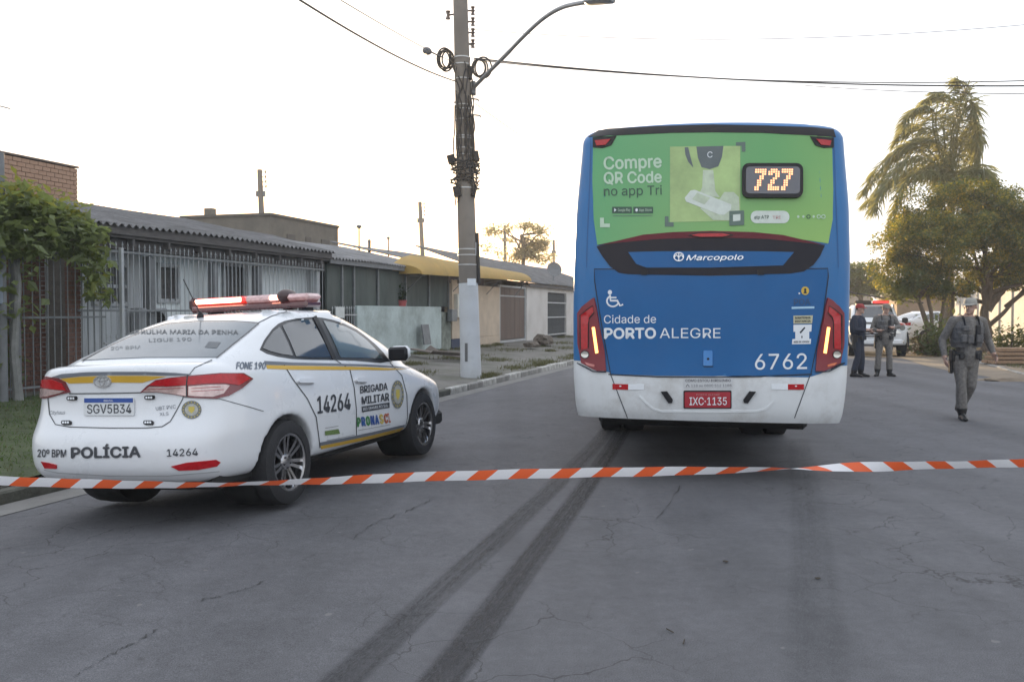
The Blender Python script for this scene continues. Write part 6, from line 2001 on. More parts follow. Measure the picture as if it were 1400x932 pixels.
for k, (r_, hh) in enumerate(((-14, 4.5), (-5, 5.2), (6, 4.2), (15, 5))):
    x_ = MB(); rb(x_, 122, 130, r_ - 3.8, r_ + 3.8, 0, hh, mi=0)
    hs = x_.build('far_house', mat('far_house_%d' % (k % 2), ((.30, .24, .19), (.36, .33, .29))[k % 2], .9, var=.15))
    rebase(hs, W(126, r_, 0))
    tag(hs, ('low brown house at the far left end of the street behind the bus', 'taller pale house at the far end of the street behind the bus', 'low brown house at the far end right of the bus', 'pale house at the far right end behind the trees')[k], 'house', 'houses at the far end of the street')
# stacked timber / low seat at the right edge
st = thing('timber_stack', 'low stack of warm brown planks lying at the right edge', 'timber stack')
bp_ = G(1395, 498, .08); st.matrix_basis = Matrix.Translation(bp_)
M_warm = mat('warm_timber', (.26, .165, .10), .8, var=.3, vscale=5, stretch=(4, .5, 4))
for k in range(4):
    for j in range(2):
        MB().box(bp_ + V3((.25 + .02 * k, .2 + .34 * j, .06 + .115 * k)), (2.0 - .12 * k, .3, .09), Matrix.Rotation(R(rg.uniform(-3, 3)), 3, 'Z'), bev=.008).build('plank', M_warm, st, world=True)
def plant(name, label, p, n, spread, h, m, leaf, seed, cat='shrub', group=None):
    e = thing(name, label, cat, None, group); e.matrix_basis = Matrix.Translation(p)
    rg = random.Random(seed)
    mb = MB()
    for k in range(5):
        limb(mb, p, p + V3((rg.gauss(0, spread * .6), rg.gauss(0, spread * .6), h * rg.uniform(.5, .95))), .02, .006, rg)
    q = mb.build('stems', M_bark, e, True, world=True); q['kind'] = 'stuff'
    leaves(n, lambda r2: (p + V3((r2.gauss(0, spread), r2.gauss(0, spread), abs(r2.gauss(.4, .3)) * h)), V3((0, 0, .4))), leaf, m, 'foliage', e, seed=seed)
    return e
plant('shrub', 'low dark shrub beside the timber at the right edge', G(1382, 478, .06), 900, .55, .9, M_leaf, .18, 81, group='shrubs on the right pavement')
plant('shrub', 'green weedy shrub at the foot of the crooked stems', G(1283, 486, .06), 700, .35, 1.3, mat('weed_leaf', (.075, .10, .04), .6, var=.4, ttrans=(.2, .22, .05)), .2, 82, group='shrubs on the right pavement')
plant('shrub', 'brownish dry shrub left of the crooked stems', G(1262, 484, .06), 420, .45, .6, mat('dry_leaf', (.14, .11, .06), .7, var=.4, ttrans=(.25, .18, .06)), .17, 83, group='shrubs on the right pavement')
rock(G(1300, 484, .06), (.9, .6, .35), M_dirt, 'earth_mound', 'low mound of dusty earth under the crooked stems', 'mound', seed=12)
rock(G(1390, 520, .0) + V3((.3, 0, 0)), (1.2, .35, .12), M_dirt, 'earth_ridge', 'low ridge of dusty earth along the right road edge', 'mound', seed=14)

# ================================================================== grass and weeds
M_grass = mat('grass', (.085, .135, .042), .7, var=.5, vscale=3, ttrans=(.10, .16, .03))
M_grass2 = mat('dry_grass', (.12, .125, .055), .75, var=.4, vscale=3, ttrans=(.14, .13, .05))
def blades(n, pick, h, m, name, label, seed=1):
    rg = random.Random(seed)
    vs, fs = [], []
    for _ in range(n):
        p = pick(rg)
        if p is None: continue
        a = rg.uniform(0, math.pi * 2); L = h * rg.uniform(.5, 1.3)
        w = V3((math.cos(a), math.sin(a), 0)) * .006 * rg.uniform(.7, 1.5)
        ln = V3((rg.gauss(0, .35), rg.gauss(0, .35), 1)).normalized() * L
        b = len(vs)
        vs += [p - w, p + w, p + ln * .6 + w * .7, p + ln * .6 - w * .7, p + ln + V3((ln.x * .5, ln.y * .5, -.1 * L))]
        fs += [(b, b + 1, b + 2, b + 3), (b + 3, b + 2, b + 4)]
    me = bpy.data.meshes.new(name); me.from_pydata(vs, [], fs); me.materials.append(m)
    o = link(bpy.data.objects.new(name, me))
    return tag(o, label, 'grass', kind='stuff')
def gpick(rg):
    s = rg.uniform(3.5, 15.5); r = rg.uniform(FAC + .4, KERB - .18)
    if rg.random() < .12 * max(0, (s - 12)): return None
    return W(s, r, pave_z(r) - .02)
M_turf = mat('turf_soil', (.055, .07, .028), .95, var=.45, vscale=4, bump=.8, bscale=12)
sheet('turf', frange(2.5, 16, .75), [FAC + .2, -9.8, -8.6, -7.5, KERB - .16], lambda s, r: pave_z(r) + .022 + .012 * math.sin(s * 3 + r * 2), M_turf)
blades(26000, gpick, .085, M_grass, 'lawn_grass', 'short green grass on the verge beside the police car', 91)
blades(5000, gpick, .10, M_grass2, 'dry_lawn_grass', 'yellowish blades scattered in the verge grass', 92)
def wpick(rg):
    k = rg.randrange(len(WEED)); s, r, q = WEED[k]
    r2 = r + rg.gauss(0, q * .5)
    if r2 > KERB - .17: return None
    return W(s + rg.gauss(0, q), r2, pave_z(r2) - .01)
rg = random.Random(17)
WEED = [(rg.uniform(17, 46), rg.choice([KERB - .3, KERB - .5, FAC + .3, -8.2, -9.3]), rg.uniform(.15, .6)) for _ in range(46)]
blades(15000, wpick, .10, M_grass2, 'pavement_weeds', 'patchy weeds growing on the worn left pavement', 93)
def wpick2(rg):
    s = rg.uniform(20, 60); r = RKERB + .3 + abs(rg.gauss(0, .8))
    return W(s, r, .05)
blades(5000, wpick2, .12, M_grass2, 'roadside_weeds', 'thin dry weeds along the dusty right pavement', 94)
# litter and leaves on the road
rg = random.Random(55)
M_lit = mat('leaf_litter', (.05, .04, .03), .9, var=.4)
for x, y, lb in ((1118, 791, 'dark dry leaf on the asphalt right of the old tyre mark'), (935, 878, 'thin dark twig on the asphalt near the bottom edge'), (916, 863, 'short dark twig left of the other twig near the bottom edge'), (992, 768, 'small dark leaf on the asphalt below the bus plate')):
    p = G(x, y if y < 900 else 860, .004)
    o = MB().box((0, 0, .006), (.03 if 'leaf' in lb else .006, .02 if 'leaf' in lb else .06, .006), Matrix.Rotation(rg.uniform(0, 3), 3, 'Z'), bev=.002).build('dry_leaf' if 'leaf' in lb else 'twig', M_lit)
    o.location = p
    tag(o, lb, 'leaf' if 'leaf' in lb else 'twig')
# ================================================================== far vehicles
def sedan_copy(name, label, p, rz, sc):
    """the same kind of body without livery: windows, lamps and wheels in the car's own space"""
    e = thing(name, label, 'car')
    e.matrix_basis = Matrix.Translation(p) @ Matrix.Rotation(rz, 4, 'Z') @ Matrix.Scale(sc, 4)
    link(bpy.data.objects.new('body', cbody.data), e)
    LB = BVHTree.FromPolygons([v.co.copy() for v in cbody.data.vertices], [tuple(q.vertices) for q in cbody.data.polygons])
    def lpatch(nm, poly, fn, m, off=.008):
        bm = bmesh.new(); bm.faces.new([bm.verts.new((x, y, 0)) for x, y in poly])
        xs = [q[0] for q in poly]; ys = [q[1] for q in poly]
        for ax, lo, hi in ((0, min(xs), max(xs)), (1, min(ys), max(ys))):
            for i in range(1, 8):
                c = lo + (hi - lo) * i / 8
                bmesh.ops.bisect_plane(bm, geom=bm.verts[:] + bm.edges[:] + bm.faces[:], plane_co=(c, 0, 0) if ax == 0 else (0, c, 0), plane_no=(1, 0, 0) if ax == 0 else (0, 1, 0))
        bad = []
        for v in bm.verts:
            o_, d_ = fn(v.co.x, v.co.y)
            h = LB.ray_cast(o_, d_)
            if h[0] is None: bad.append(v); continue
            v.co = h[0] - d_ * off
        bmesh.ops.delete(bm, geom=bad, context='VERTS')
        me = bpy.data.meshes.new(nm); bm.to_mesh(me); bm.free(); me.materials.append(m)
        return link(bpy.data.objects.new(nm, me), e)
    for sx in (-1, 1):
        f = lambda y, z, s=sx: (V3((s * 3, y, z)), V3((-s, 0, 0)))
        lpatch('door_window', [(-.02, 1.10), (.22, 1.28), (.50, 1.37), (.88, 1.39), (.88, 1.08)], f, M_glass)
        lpatch('door_window', [(.95, 1.08), (.95, 1.39), (1.30, 1.34), (1.62, 1.22), (1.86, 1.07)], f, M_glass)
    lpatch('windscreen', [(-.62, 1.09), (.62, 1.09), (.50, 1.36), (-.50, 1.36)], lambda x, z: (V3((x, 5, z)), V3((0, -1, 0))), M_glass)
    lpatch('rear_window', [(-.60, 1.12), (.60, 1.12), (.48, 1.37), (-.48, 1.37)], lambda x, z: (V3((x, -3, z)), V3((0, 1, 0))), M_glass)
    for sx in (-1, 1):
        lpatch('headlamp', [(sx * .45, .66), (sx * .74, .72), (sx * .78, .80), (sx * .5, .74)], lambda x, z: (V3((x, 5, z)), V3((0, -1, 0))), M_clear)
        lpatch('tail_lamp', [(sx * .40, .86), (sx * .76, .84), (sx * .76, .97), (sx * .5, .95)], lambda x, z: (V3((x, -3, z)), V3((0, 1, 0))), M_redlens2)
    lpatch('grille', [(-.4, .45), (.4, .45), (.36, .62), (-.36, .62)], lambda x, z: (V3((x, 5, z)), V3((0, -1, 0))), M_black)
    for x, y in ((.755, 0), (-.755, 0), (.755, 2.43), (-.755, 2.43)):
        car_wheel(e, (x, y, .312), 1 if x > 0 else -1)
    return e
_p = G(1242, 462, .03)
cp = D(1246, 440, 41); 
sedan_copy('parked_car', 'white parked car far behind the police pickup under the trees', V3((cp.x, cp.y, .08)), R(-72), 1.03)

# ---- police pickup facing the camera
pc = D(1203, 426, 31.2)
MPK = Matrix.Translation((pc.x, pc.y, .0)) @ Matrix.Rotation(-YAW + R(2), 4, 'Z')
pk = thing('police_pickup', 'white police pickup with red roof lights facing the camera behind two officers', 'pickup')
pk.matrix_basis = MPK
M_pw = mat('pickup_white', (.66, .67, .68), .3, var=.04, coat=.6)
# local: front towards -Y, X right, length back along +Y
def loftx(secs, m, nm, bev=True):
    """sections: (y, [(x, z) ...]) closed outlines"""
    n = len(secs[0][1]); vs, fs = [], []
    for y, o in secs: vs += [(x, y + (dy if len(q) > 2 else 0), z) for q in o for x, z, *rest in [q] for dy in [rest[0] if rest else 0]]
    for i in range(len(secs) - 1):
        for k in range(n):
            k2 = (k + 1) % n
            fs.append((i * n + k, i * n + k2, (i + 1) * n + k2, (i + 1) * n + k))
    fs += [tuple(range(n))[::-1], tuple((len(secs) - 1) * n + k for k in range(n))]
    b = MB(); b.add(vs, fs)
    return b.build(nm, m, pk, True)
def sec(hw, z0, z1, ch=.08):
    return [(-hw + ch * .5, z0), (hw - ch * .5, z0), (hw, z0 + ch), (hw, z1 - ch), (hw - ch, z1), (-hw + ch, z1), (-hw, z1 - ch), (-hw, z0 + ch)]
loftx([(0.0, sec(.78, .55, .98, .12)), (.12, sec(.88, .42, 1.06, .10)), (.45, sec(.93, .40, 1.13, .09)), (1.35, sec(.94, .40, 1.18, .08)), (3.2, sec(.94, .40, 1.18, .08)), (5.1, sec(.93, .42, 1.18, .06)), (5.2, sec(.90, .46, 1.14, .06))], M_pw, 'body')
loftx([(1.25, sec(.80, 1.12, 1.20, .03)), (1.55, sec(.78, 1.14, 1.42, .06)), (1.95, sec(.73, 1.14, 1.74, .08)), (2.3, sec(.70, 1.14, 1.79, .10)), (3.2, sec(.70, 1.14, 1.80, .10)), (3.5, sec(.74, 1.14, 1.70, .10))], M_pw, 'cab')
b = MB(); b.add([(-.70, 1.36, 1.20), (.70, 1.36, 1.20), (.60, 1.90, 1.71), (-.60, 1.90, 1.71)], [(0, 1, 2, 3)])
v = [V3(q) + V3((0, -.035, .03)) for q in b.v]
MB().prism(v, (0, .02, -.01)).build('windscreen', M_glass, pk)
for sx in (-1, 1):
    MB().prism([(sx * .775, 1.75, 1.22), (sx * .765, 2.5, 1.22), (sx * .725, 2.5, 1.68), (sx * .735, 2.02, 1.66)], (sx * .012, 0, 0)).build('side_window', M_glass, pk)
    MB().prism([(sx * .765, 2.58, 1.22), (sx * .765, 3.3, 1.22), (sx * .735, 3.2, 1.64), (sx * .725, 2.58, 1.68)], (sx * .012, 0, 0)).build('side_window', M_glass, pk)
    MB().box((sx * 1.03, 1.55, 1.24), (.2, .12, .2), bev=.04).build('wing_mirror', M_black, pk)
    MB().prism([(sx * .52, -.005, .80), (sx * .80, .05, .82), (sx * .90, .20, .92), (sx * .84, .16, .99), (sx * .52, .02, .94)], (0, -.03, 0)).build('headlamp', M_clear, pk)
    MB().ball((sx * .74, .03, .53), (.06, .04, .06), 12, 8).build('fog_lamp', M_clear, pk, True)
    for y in (.85, 4.0):
        mb = MB()
        n = 14
        o_ = [V3((sx * .95, y + .50 * math.cos(math.pi * k / n), .36 + .50 * math.sin(math.pi * k / n))) for k in range(n + 1)]
        i_ = [V3((sx * .95, y + .43 * math.cos(math.pi * k / n), .36 + .43 * math.sin(math.pi * k / n))) for k in range(n + 1)]
        mb.add([q for q in o_] + [q for q in i_] + [q + V3((sx * .05, 0, 0)) for q in o_] + [q + V3((sx * .05, 0, 0)) for q in i_],
               [(k, k + 1, n + 2 + k, n + 1 + k) for k in range(n)] + [(2 * n + 2 + k, 3 * n + 3 + k, 3 * n + 4 + k, 2 * n + 3 + k) for k in range(n)] + [(k, 2 * n + 2 + k, 2 * n + 3 + k, k + 1) for k in range(n)])
        mb.build('fender_flare', M_black, pk, True)
        car_wheel(pk, (sx * .82, y, .38), sx, rad=.38, wid=.26, rr_=.23, arms=6)
MB().prism([(-.50, -.005, .70), (.50, -.005, .70), (.54, .01, .95), (-.54, .01, .95)], (0, -.025, 0)).build('grille', M_black, pk)
for k in range(3):
    MB().box((0, -.035, .75 + .08 * k), (.9, .02, .025)).build('grille_bar', M_chrome, pk)
MB().box((0, .02, .52), (1.5, .14, .20), bev=.05).build('bumper', M_pw, pk)
MB().box((0, -.06, .55), (.42, .012, .13), bev=.004).build('number_plate', M_print_white, pk)
MB().box((0, .05, .42), (1.3, .08, .10), bev=.02).build('skid_plate', M_dark, pk)
MB().prism([(.60, .10, 1.075), (.86, .25, 1.12), (.86, .60, 1.16), (.6, .6, 1.185)], (0, 0, .004)).build('bonnet_stripe', M_redlens2, pk)
MB().prism([(-.45, .42, 1.135), (.45, .42, 1.135), (.42, .95, 1.175), (-.42, .95, 1.175)], (0, 0, .006)).build('bonnet_vent', M_black, pk)
for sx, m in ((-1, M_lit), (1, M_bar)):
    MB().box((sx * .30, 2.25, 1.90), (.56, .26, .11), bev=.03).build('roof_light', m, pk)
MB().box((0, 2.25, 1.83), (1.1, .2, .05)).build('roof_light_base', M_black, pk)
MB().lathe([(0, 0), (.09, 0), (.09, .006), (0, .006)], 16, Matrix.Translation((.72, -.0, 1.0)) @ Matrix.Rotation(R(90), 4, 'X')).build('crest', MATS['crest_ring'], pk)

# ================================================================== people
M_grey = mat('uniform_grey', (.155, .145, .135), .85, var=.38, vscale=26, bump=.5, bscale=45)
M_greyd = mat('vest_grey', (.115, .113, .115), .85, var=.25, vscale=25, bump=.6, bscale=60)
M_navy = mat('uniform_navy', (.020, .026, .045), .8, var=.25, vscale=18, bump=.5, bscale=45)
M_boot = mat('boot_black', (.012, .012, .013), .45, var=.2)
M_skin = mat('skin', (.42, .26, .20), .55, var=.10, vscale=14)
M_hair = mat('dark_hair', (.03, .022, .018), .7, var=.3)
M_cap = mat('cap_grey', (.30, .29, .26), .85, var=.15, vscale=20)
M_strap = mat('webbing_black', (.016, .016, .018), .6, var=.2)
def capsule(mb, pts, rads, seg=12):
    """tapered limb with rounded ends"""
    P = [V3(p) for p in pts]
    rr = [r if isinstance(r, tuple) else (r, r) for r in rads]
    d0 = (P[0] - P[1]).normalized(); d1 = (P[-1] - P[-2]).normalized()
    e0 = [P[0] + d0 * max(rr[0]) * q for q in (.85, .5)]
    e1 = [P[-1] + d1 * max(rr[-1]) * q for q in (.5, .85)]
    R_ = [tuple(q * .45 for q in rr[0]), tuple(q * .85 for q in rr[0])] + rr + [tuple(q * .85 for q in rr[-1]), tuple(q * .45 for q in rr[-1])]
    mb.tube(e0 + P + e1, R_, seg)
def person(name, label, base, face, J, mats, head_turn=0.0, cap=None, hair=True, extra=None, voxel=.0085):
    """J: joints in local metres (x right in the picture, -y towards the camera, z up). One continuous body."""
    e = thing(name, label, 'person')
    e.matrix_basis = Matrix.Translation(base) @ Matrix.Rotation(face, 4, 'Z')
    mb = MB()
    n, p = J['neck'], J['pelvis']
    ch = J.get('chest', n.lerp(p, .32))
    wa = n.lerp(p, .72)
    # torso rings (width, depth)
    mb_t = [n + V3((0, .0, .0)), n.lerp(ch, .35), ch, ch.lerp(wa, .55), wa, p, p - V3((0, 0, .09))]
    rd = [(.075, .07), (.155, .10), (.185, .128), (.175, .128), (.165, .122), (.178, .13), (.15, .115)]
    capsule(mb, mb_t, rd, 20)
    for s in ('l', 'r'):
        sh, el, wr_, hp, kn, an = (J[s + k] for k in ('sh', 'el', 'wr', 'hp', 'kn', 'an'))
        capsule(mb, [n.lerp(sh, .35) - V3((0, 0, .03)), sh], [.075, .076])
        capsule(mb, [sh, sh.lerp(el, .5), el], [.074, .062, .052])
        capsule(mb, [el, el.lerp(wr_, .35), wr_], [.052, .052, .036])
        capsule(mb, [hp, hp.lerp(kn, .4), kn], [(.108, .108), (.094, .094), .068])
        capsule(mb, [kn, kn.lerp(an, .35), kn.lerp(an, .8), an], [.069, .077, .076, .056])
        # foot
        fd = J.get(s + 'fd', V3((0, -1, 0))).normalized()
        heel = an - V3((0, 0, .03)); toe = an + fd * .19 + V3((0, 0, -.055)) + V3((0, 0, J.get(s + 'ft', 0)))
        capsule(mb, [heel - fd * .045 + V3((0, 0, -.015)), an + fd * .07 + V3((0, 0, -.035)), toe], [(.043, .05), (.046, .045), (.042, .030)])
        # hand: palm and five fingers
        hd = (wr_ - el).normalized()
        hd = (hd + J.get(s + 'hd', V3((0, 0, 0)))).normalized()
        side = hd.cross(V3((0, 1, 0)))
        side = side.normalized() if side.length > .1 else V3((1, 0, 0))
        fw = side.cross(hd).normalized()
        if fw.y > 0: fw = -fw
        pc_ = wr_ + hd * .055
        capsule(mb, [wr_, pc_, wr_ + hd * .085], [.030, (.022, .036), (.020, .036)])
        for k, (o_, L) in enumerate(((-.030, .062), (-.010, .074), (.010, .070), (.029, .054))):
            b0 = wr_ + hd * .085 + fw * o_
            mid = b0 + hd * L * .55 - side * J.get('curl', .012) * (1 if s == 'r' else -1)
            capsule(mb, [b0, mid, mid + (hd * .8 - side * .5 * (1 if s == 'r' else -1)).normalized() * L * .5], [.0105, .0095, .0085], 8)
        t0 = wr_ + hd * .025 + fw * .032
        capsule(mb, [t0, t0 + fw * .028 + hd * .028, t0 + fw * .034 + hd * .062], [.013, .0115, .0095], 8)
    hc = J['head']
    capsule(mb, [n - V3((0, 0, .03)), n.lerp(hc, .55)], [.062, .056])
    Rt = Matrix.Rotation(head_turn, 3, 'Z')
    def H(x, y, z): return hc + Rt @ V3((x, y, z))
    mb.ball(hc + V3((0, 0, .03)), (.076, .094, .092), 18, 14, M=Rt)
    mb.ball(H(0, -.022, -.045), (.060, .068, .070), 16, 12, M=Rt)      # jaw
    mb.ball(H(0, -.088, -.012), (.013, .020, .022), 10, 8, M=Rt)       # nose
    mb.ball(H(0, -.083, .028), (.050, .014, .012), 10, 8, M=Rt)        # brow
    mb.ball(H(0, -.083, -.058), (.024, .011, .010), 10, 8, M=Rt)       # lips
    mb.ball(H(0, -.076, -.092), (.026, .018, .018), 10, 8, M=Rt)       # chin
    for s in (-1, 1):
        mb.ball(H(s * .078, .012, -.005), (.012, .022, .032), 10, 8, M=Rt)
    o = mb.build('tmp', M_grey)
    rm = o.modifiers.new('r', 'REMESH'); rm.mode = 'VOXEL'; rm.voxel_size = voxel
    sm = o.modifiers.new('s', 'SMOOTH'); sm.factor = .5; sm.iterations = 2
    dg = bpy.context.evaluated_depsgraph_get(); dg.update()
    me = bpy.data.meshes.new_from_object(o.evaluated_get(dg))
    bpy.data.objects.remove(o)
    me.materials.clear()
    for m in mats: me.materials.append(m)                              # shirt, trousers, boots, skin
    mi = []
    collar = J['neck'].z + .005
    for q in me.polygons:
        c = q.center
        k = 0
        if c.z > collar and (c - hc).length < .24: k = 3
        else:
            for s in ('l', 'r'):
                wr_, el = J[s + 'wr'], J[s + 'el']
                t = (wr_ - el).normalized()
                hd_ = (t + J.get(s + 'hd', V3((0, 0, 0)))).normalized()
                w_ = c - wr_; a_ = w_.dot(hd_)
                if w_.dot(t) > -.012 and -.03 < a_ < .21 and (w_ - hd_ * a_).length < (.062 if a_ > .02 else .048): k = 3
            if k == 0 and c.z < J['pelvis'].z + .02 and min((c - J[s + 'wr']).length for s in 'lr') > .13 and min((c - (J[s + 'el'].lerp(J[s + 'wr'], .5))).length for s in 'lr') > .12: k = 1
            if k == 1:
                for s in ('l', 'r'):
                    an = J[s + 'an']
                    if c.z < an.z + .085 and (c - an).length < .33: k = 2
        mi.append(k)
    me.polygons.foreach_set('material_index', mi)
    me.polygons.foreach_set('use_smooth', [True] * len(me.polygons))
    me.name = 'body'
    body = link(bpy.data.objects.new('body', me), e)
    # eyes
    for s in (-1, 1):
        MB().ball(H(s * .030, -.083, .012), (.012, .007, .007), 8, 6, M=Rt).build('eye', M_strap, e, True)
    if hair:
        hm = MB().ball(H(0, .012, .045), (.083, .098, .088), 18, 14, M=Rt).build('hair', M_hair, e, True)
        bm = bmesh.new(); bm.from_mesh(hm.data)
        fy = Rt @ V3((0, -1, 0))
        bmesh.ops.delete(bm, geom=[v for v in bm.verts if (v.co - hc).dot(fy) > .045 and v.co.z < hc.z + .075 or v.co.z < hc.z - .035], context='VERTS')
        bm.to_mesh(hm.data); bm.free()
    if cap:
        pr = [(.100, .028), (.100, .045), (.098, .075), (.085, .110), (.055, .128), (0, .133)]
        c_ = MB()
        vs, fs = [], []
        for r, z in pr:
            for k in range(20):
                a = 2 * math.pi * k / 20
                vs.append(H(r * .88 * math.cos(a), r * 1.05 * math.sin(a) + .004, z))
        for i in range(len(pr) - 1):
            for k in range(20):
                fs.append((i * 20 + k, i * 20 + (k + 1) % 20, (i + 1) * 20 + (k + 1) % 20, (i + 1) * 20 + k))
        c_.add(vs, fs)
        co = c_.build('cap', cap, e, True)
        vz = MB(); top, bot = [], []
        for k in range(11):
            a = math.pi + math.pi * k / 10
            top.append(H(.082 * math.cos(a), -.075 + .085 * math.sin(a), .040 - .018 * abs(math.sin(a))))
        base_ = [H(.086 * math.cos(math.pi + math.pi * k / 10), -.04 + .06 * math.sin(math.pi + math.pi * k / 10), .046) for k in range(11)]
        vs = top + base_ + [q - V3((0, 0, .006)) for q in top] + [q - V3((0, 0, .006)) for q in base_]
        fs = []
        for k in range(10):
            fs += [(k, k + 1, 12 + k, 11 + k), (22 + k, 33 + k, 34 + k, 23 + k), (k, 22 + k, 23 + k, k + 1)]
        vz.add(vs, fs); vz.build('peak', cap, e, True)
    return e, body
def ring_cloth(e, name, m, centres, radii, seg=28, thick=.012, jag=0.0, seed=1):
    """garment shell: stacked ellipses"""
    rg = random.Random(seed)
    vs, fs = [], []
    for c, (rx, ry) in zip(centres, radii):
        for k in range(seg):
            a = 2 * math.pi * k / seg
            sq = (abs(math.cos(a)) ** 2.6 + abs(math.sin(a)) ** 2.6) ** (-1 / 2.6)
            vs.append(V3((c.x + rx * math.cos(a) * sq, c.y + ry * math.sin(a) * sq, c.z + rg.uniform(-jag, jag))))
    n = len(centres)
    for i in range(n - 1):
        for k in range(seg):
            fs.append((i * seg + k, i * seg + (k + 1) % seg, (i + 1) * seg + (k + 1) % seg, (i + 1) * seg + k))
    fs += [tuple(range(seg))[::-1], tuple((n - 1) * seg + k for k in range(seg))]
    mb = MB(); mb.add(vs, fs)
    return mb.build(name, m, e, True)
def gear(e, J, vest, beltm, seed=1, bands=True):
    n, p = J['neck'], J['pelvis']
    L = lambda t: n.lerp(p, t)
    if vest:
        v = ring_cloth(e, 'vest', vest, [L(.10), L(.16), L(.34), L(.52), L(.72), L(.80)], [(.165, .12), (.195, .148), (.212, .172), (.21, .172), (.20, .165), (.19, .158)], seed=seed)
        if bands:
            for t in (.30, .42, .54, .66):
                ring_cloth(v, 'webbing', M_greyd, [L(t - .018), L(t + .018)], [(.217, .178), (.217, .178)])
            for x, t, m, s in ((.075, .33, M_strap, (.07, .05, .13)), (.10, .56, vest, (.09, .06, .12)), (-.02, .58, vest, (.09, .06, .12)), (-.11, .56, vest, (.08, .06, .11)), (.055, .60, M_strap, (.03, .06, .18)), (-.09, .30, vest, (.09, .035, .07))):
                q = L(t)
                MB().box((q.x + x, q.y - .185, q.z), s, bev=.012).build('pouch', m, v)
            for x in (-.10, .10):
                q = L(.02)
                MB().tube(cat_rom([V3((q.x + x, q.y - .145, q.z - .11)), V3((q.x + x, q.y - .09, q.z + .0)), V3((q.x + x, q.y + .06, q.z + .0)), V3((q.x + x, q.y + .14, q.z - .12))], 4), [(.028, .010)] * 13, 8).build('shoulder_strap', M_strap, v, True)
    if beltm:
        b = ring_cloth(e, 'belt', beltm, [L(.90), L(.92), L(.985), L(1.0)], [(.182, .136), (.188, .142), (.190, .144), (.184, .138)])
        for x, y, s in ((.185, .0, (.05, .12, .15)), (-.19, -.02, (.055, .11, .17)), (-.11, -.14, (.07, .05, .09)), (.12, -.135, (.06, .05, .09)), (.02, -.15, (.06, .03, .05))):
            q = L(.97)
            MB().box((q.x + x, q.y + y, q.z - .03), s, bev=.012).build('belt_pouch', beltm, b)
        q = L(1.0)
        MB().box((q.x - .195, q.y + .01, q.z - .16), (.05, .09, .22), bev=.015).build('holster', beltm, b)
# --- officer walking towards the camera
pb1 = G(1316, 574, 0.0)
J1 = dict(neck=V3((.065, .03, 1.475)), chest=V3((.06, .02, 1.30)), pelvis=V3((.045, .05, .935)), head=V3((.085, .005, 1.618)),
          lsh=V3((-.135, .03, 1.415)), lel=V3((-.27, .08, 1.14)), lwr=V3((-.275, -.03, .905)), rsh=V3((.265, .05, 1.405)), rel=V3((.395, .14, 1.15)), rwr=V3((.425, .02, .945)),
          lhp=V3((-.04, .04, .885)), lkn=V3((-.035, -.02, .50)), lan=V3((-.01, .0, .085)), rhp=V3((.13, .06, .885)), rkn=V3((.125, .02, .50)), ran=V3((.085, .33, .16)),
          lfd=V3((-.15, -1, 0)), rfd=V3((.05, -1, -.35)), rft=-.03, lhd=V3((0, -.25, -.2)), rhd=V3((.1, -.3, -.2)))
e1, b1 = person('person', 'officer in grey uniform, light cap and bulky vest walking towards the camera', pb1, R(-4), J1, [M_grey, M_grey, M_boot, M_skin], head_turn=R(-38), cap=M_cap)
gear(e1, J1, M_greyd, M_strap, 2)
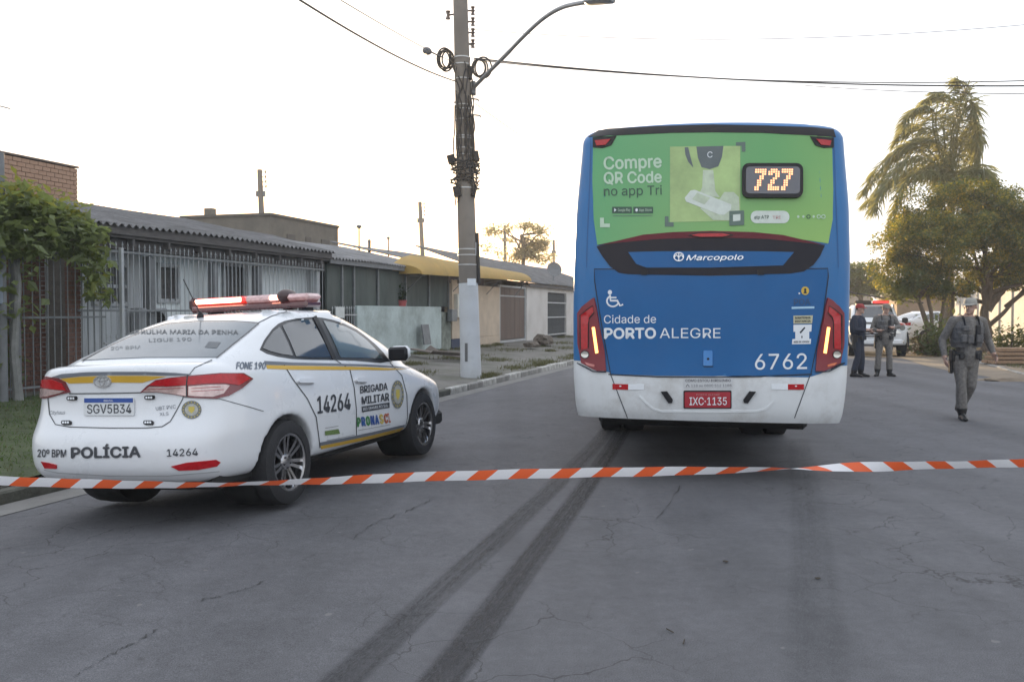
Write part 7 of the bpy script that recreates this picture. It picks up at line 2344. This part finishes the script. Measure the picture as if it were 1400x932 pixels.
# --- grey officer standing, forearms drawn up in front
pb2 = G(1207, 514, 0.0)
J2 = dict(neck=V3((.03, 0, 1.46)), chest=V3((.03, 0, 1.29)), pelvis=V3((.015, 0, .935)), head=V3((.05, -.02, 1.615)),
          lsh=V3((-.165, 0, 1.40)), lel=V3((-.27, -.02, 1.13)), lwr=V3((-.17, -.19, 1.10)), rsh=V3((.225, 0, 1.40)), rel=V3((.35, -.04, 1.19)), rwr=V3((.17, -.21, 1.17)),
          lhp=V3((-.08, 0, .885)), lkn=V3((-.11, -.02, .49)), lan=V3((-.13, 0, .085)), rhp=V3((.11, 0, .885)), rkn=V3((.14, -.02, .49)), ran=V3((.15, 0, .085)), lfd=V3((-.5, -1, 0)), rfd=V3((.4, -1, 0)), lhd=V3((.3, 0, .1)), rhd=V3((-.3, 0, .1)))
e2, b2 = person('person', 'officer in grey uniform with black belt standing in front of the pickup', pb2, R(-8), J2, [M_grey, M_grey, M_boot, M_skin], head_turn=R(10), cap=mat('cap_dull', (.20, .18, .15), .85, var=.2), voxel=.011)
gear(e2, J2, M_greyd, M_strap, 3)
# --- navy officer in profile, turned to the other
pb3 = G(1173, 515, 0.0)
J3 = dict(neck=V3((0, .02, 1.46)), chest=V3((0, .0, 1.29)), pelvis=V3((0, .02, .935)), head=V3((0, -.03, 1.61)),
          lsh=V3((-.19, .02, 1.40)), lel=V3((-.24, -.03, 1.12)), lwr=V3((-.13, -.24, 1.12)), rsh=V3((.19, .02, 1.40)), rel=V3((.24, -.03, 1.12)), rwr=V3((.13, -.24, 1.08)),
          lhp=V3((-.09, .02, .885)), lkn=V3((-.10, -.03, .49)), lan=V3((-.10, .07, .085)), rhp=V3((.09, .02, .885)), rkn=V3((.10, -.05, .49)), ran=V3((.10, -.02, .085)), lhd=V3((.3, 0, 0)), rhd=V3((-.3, 0, 0)))
e3, b3 = person('person', 'officer in dark navy uniform and red cap standing nearest the bus', pb3, R(48), J3, [M_navy, M_navy, M_boot, M_skin], head_turn=R(10), cap=mat('cap_red', (.30, .035, .035), .8, var=.15), voxel=.011)
gear(e3, J3, M_navy, M_strap, 4, bands=False)
# ================================================================== even volume added to lift dark tones like veiling glare
def glare_haze(density):
    m = bpy.data.materials.new('glare_haze')
    m.use_nodes = True
    t = m.node_tree
    t.nodes.remove(t.nodes['Principled BSDF'])
    v = t.nodes.new('ShaderNodeVolumePrincipled')
    v.inputs['Color'].default_value = (.93, .95, .98, 1)
    v.inputs['Density'].default_value = density
    v.inputs['Anisotropy'].default_value = .2
    t.links.new(v.outputs[0], t.nodes['Material Output'].inputs['Volume'])
    o = MB().box((0, 70, 5.4), (260, 200, 13.6)).build('glare_haze', m)
    tag(o, kind='stuff')
    return o
glare_haze(.0013)
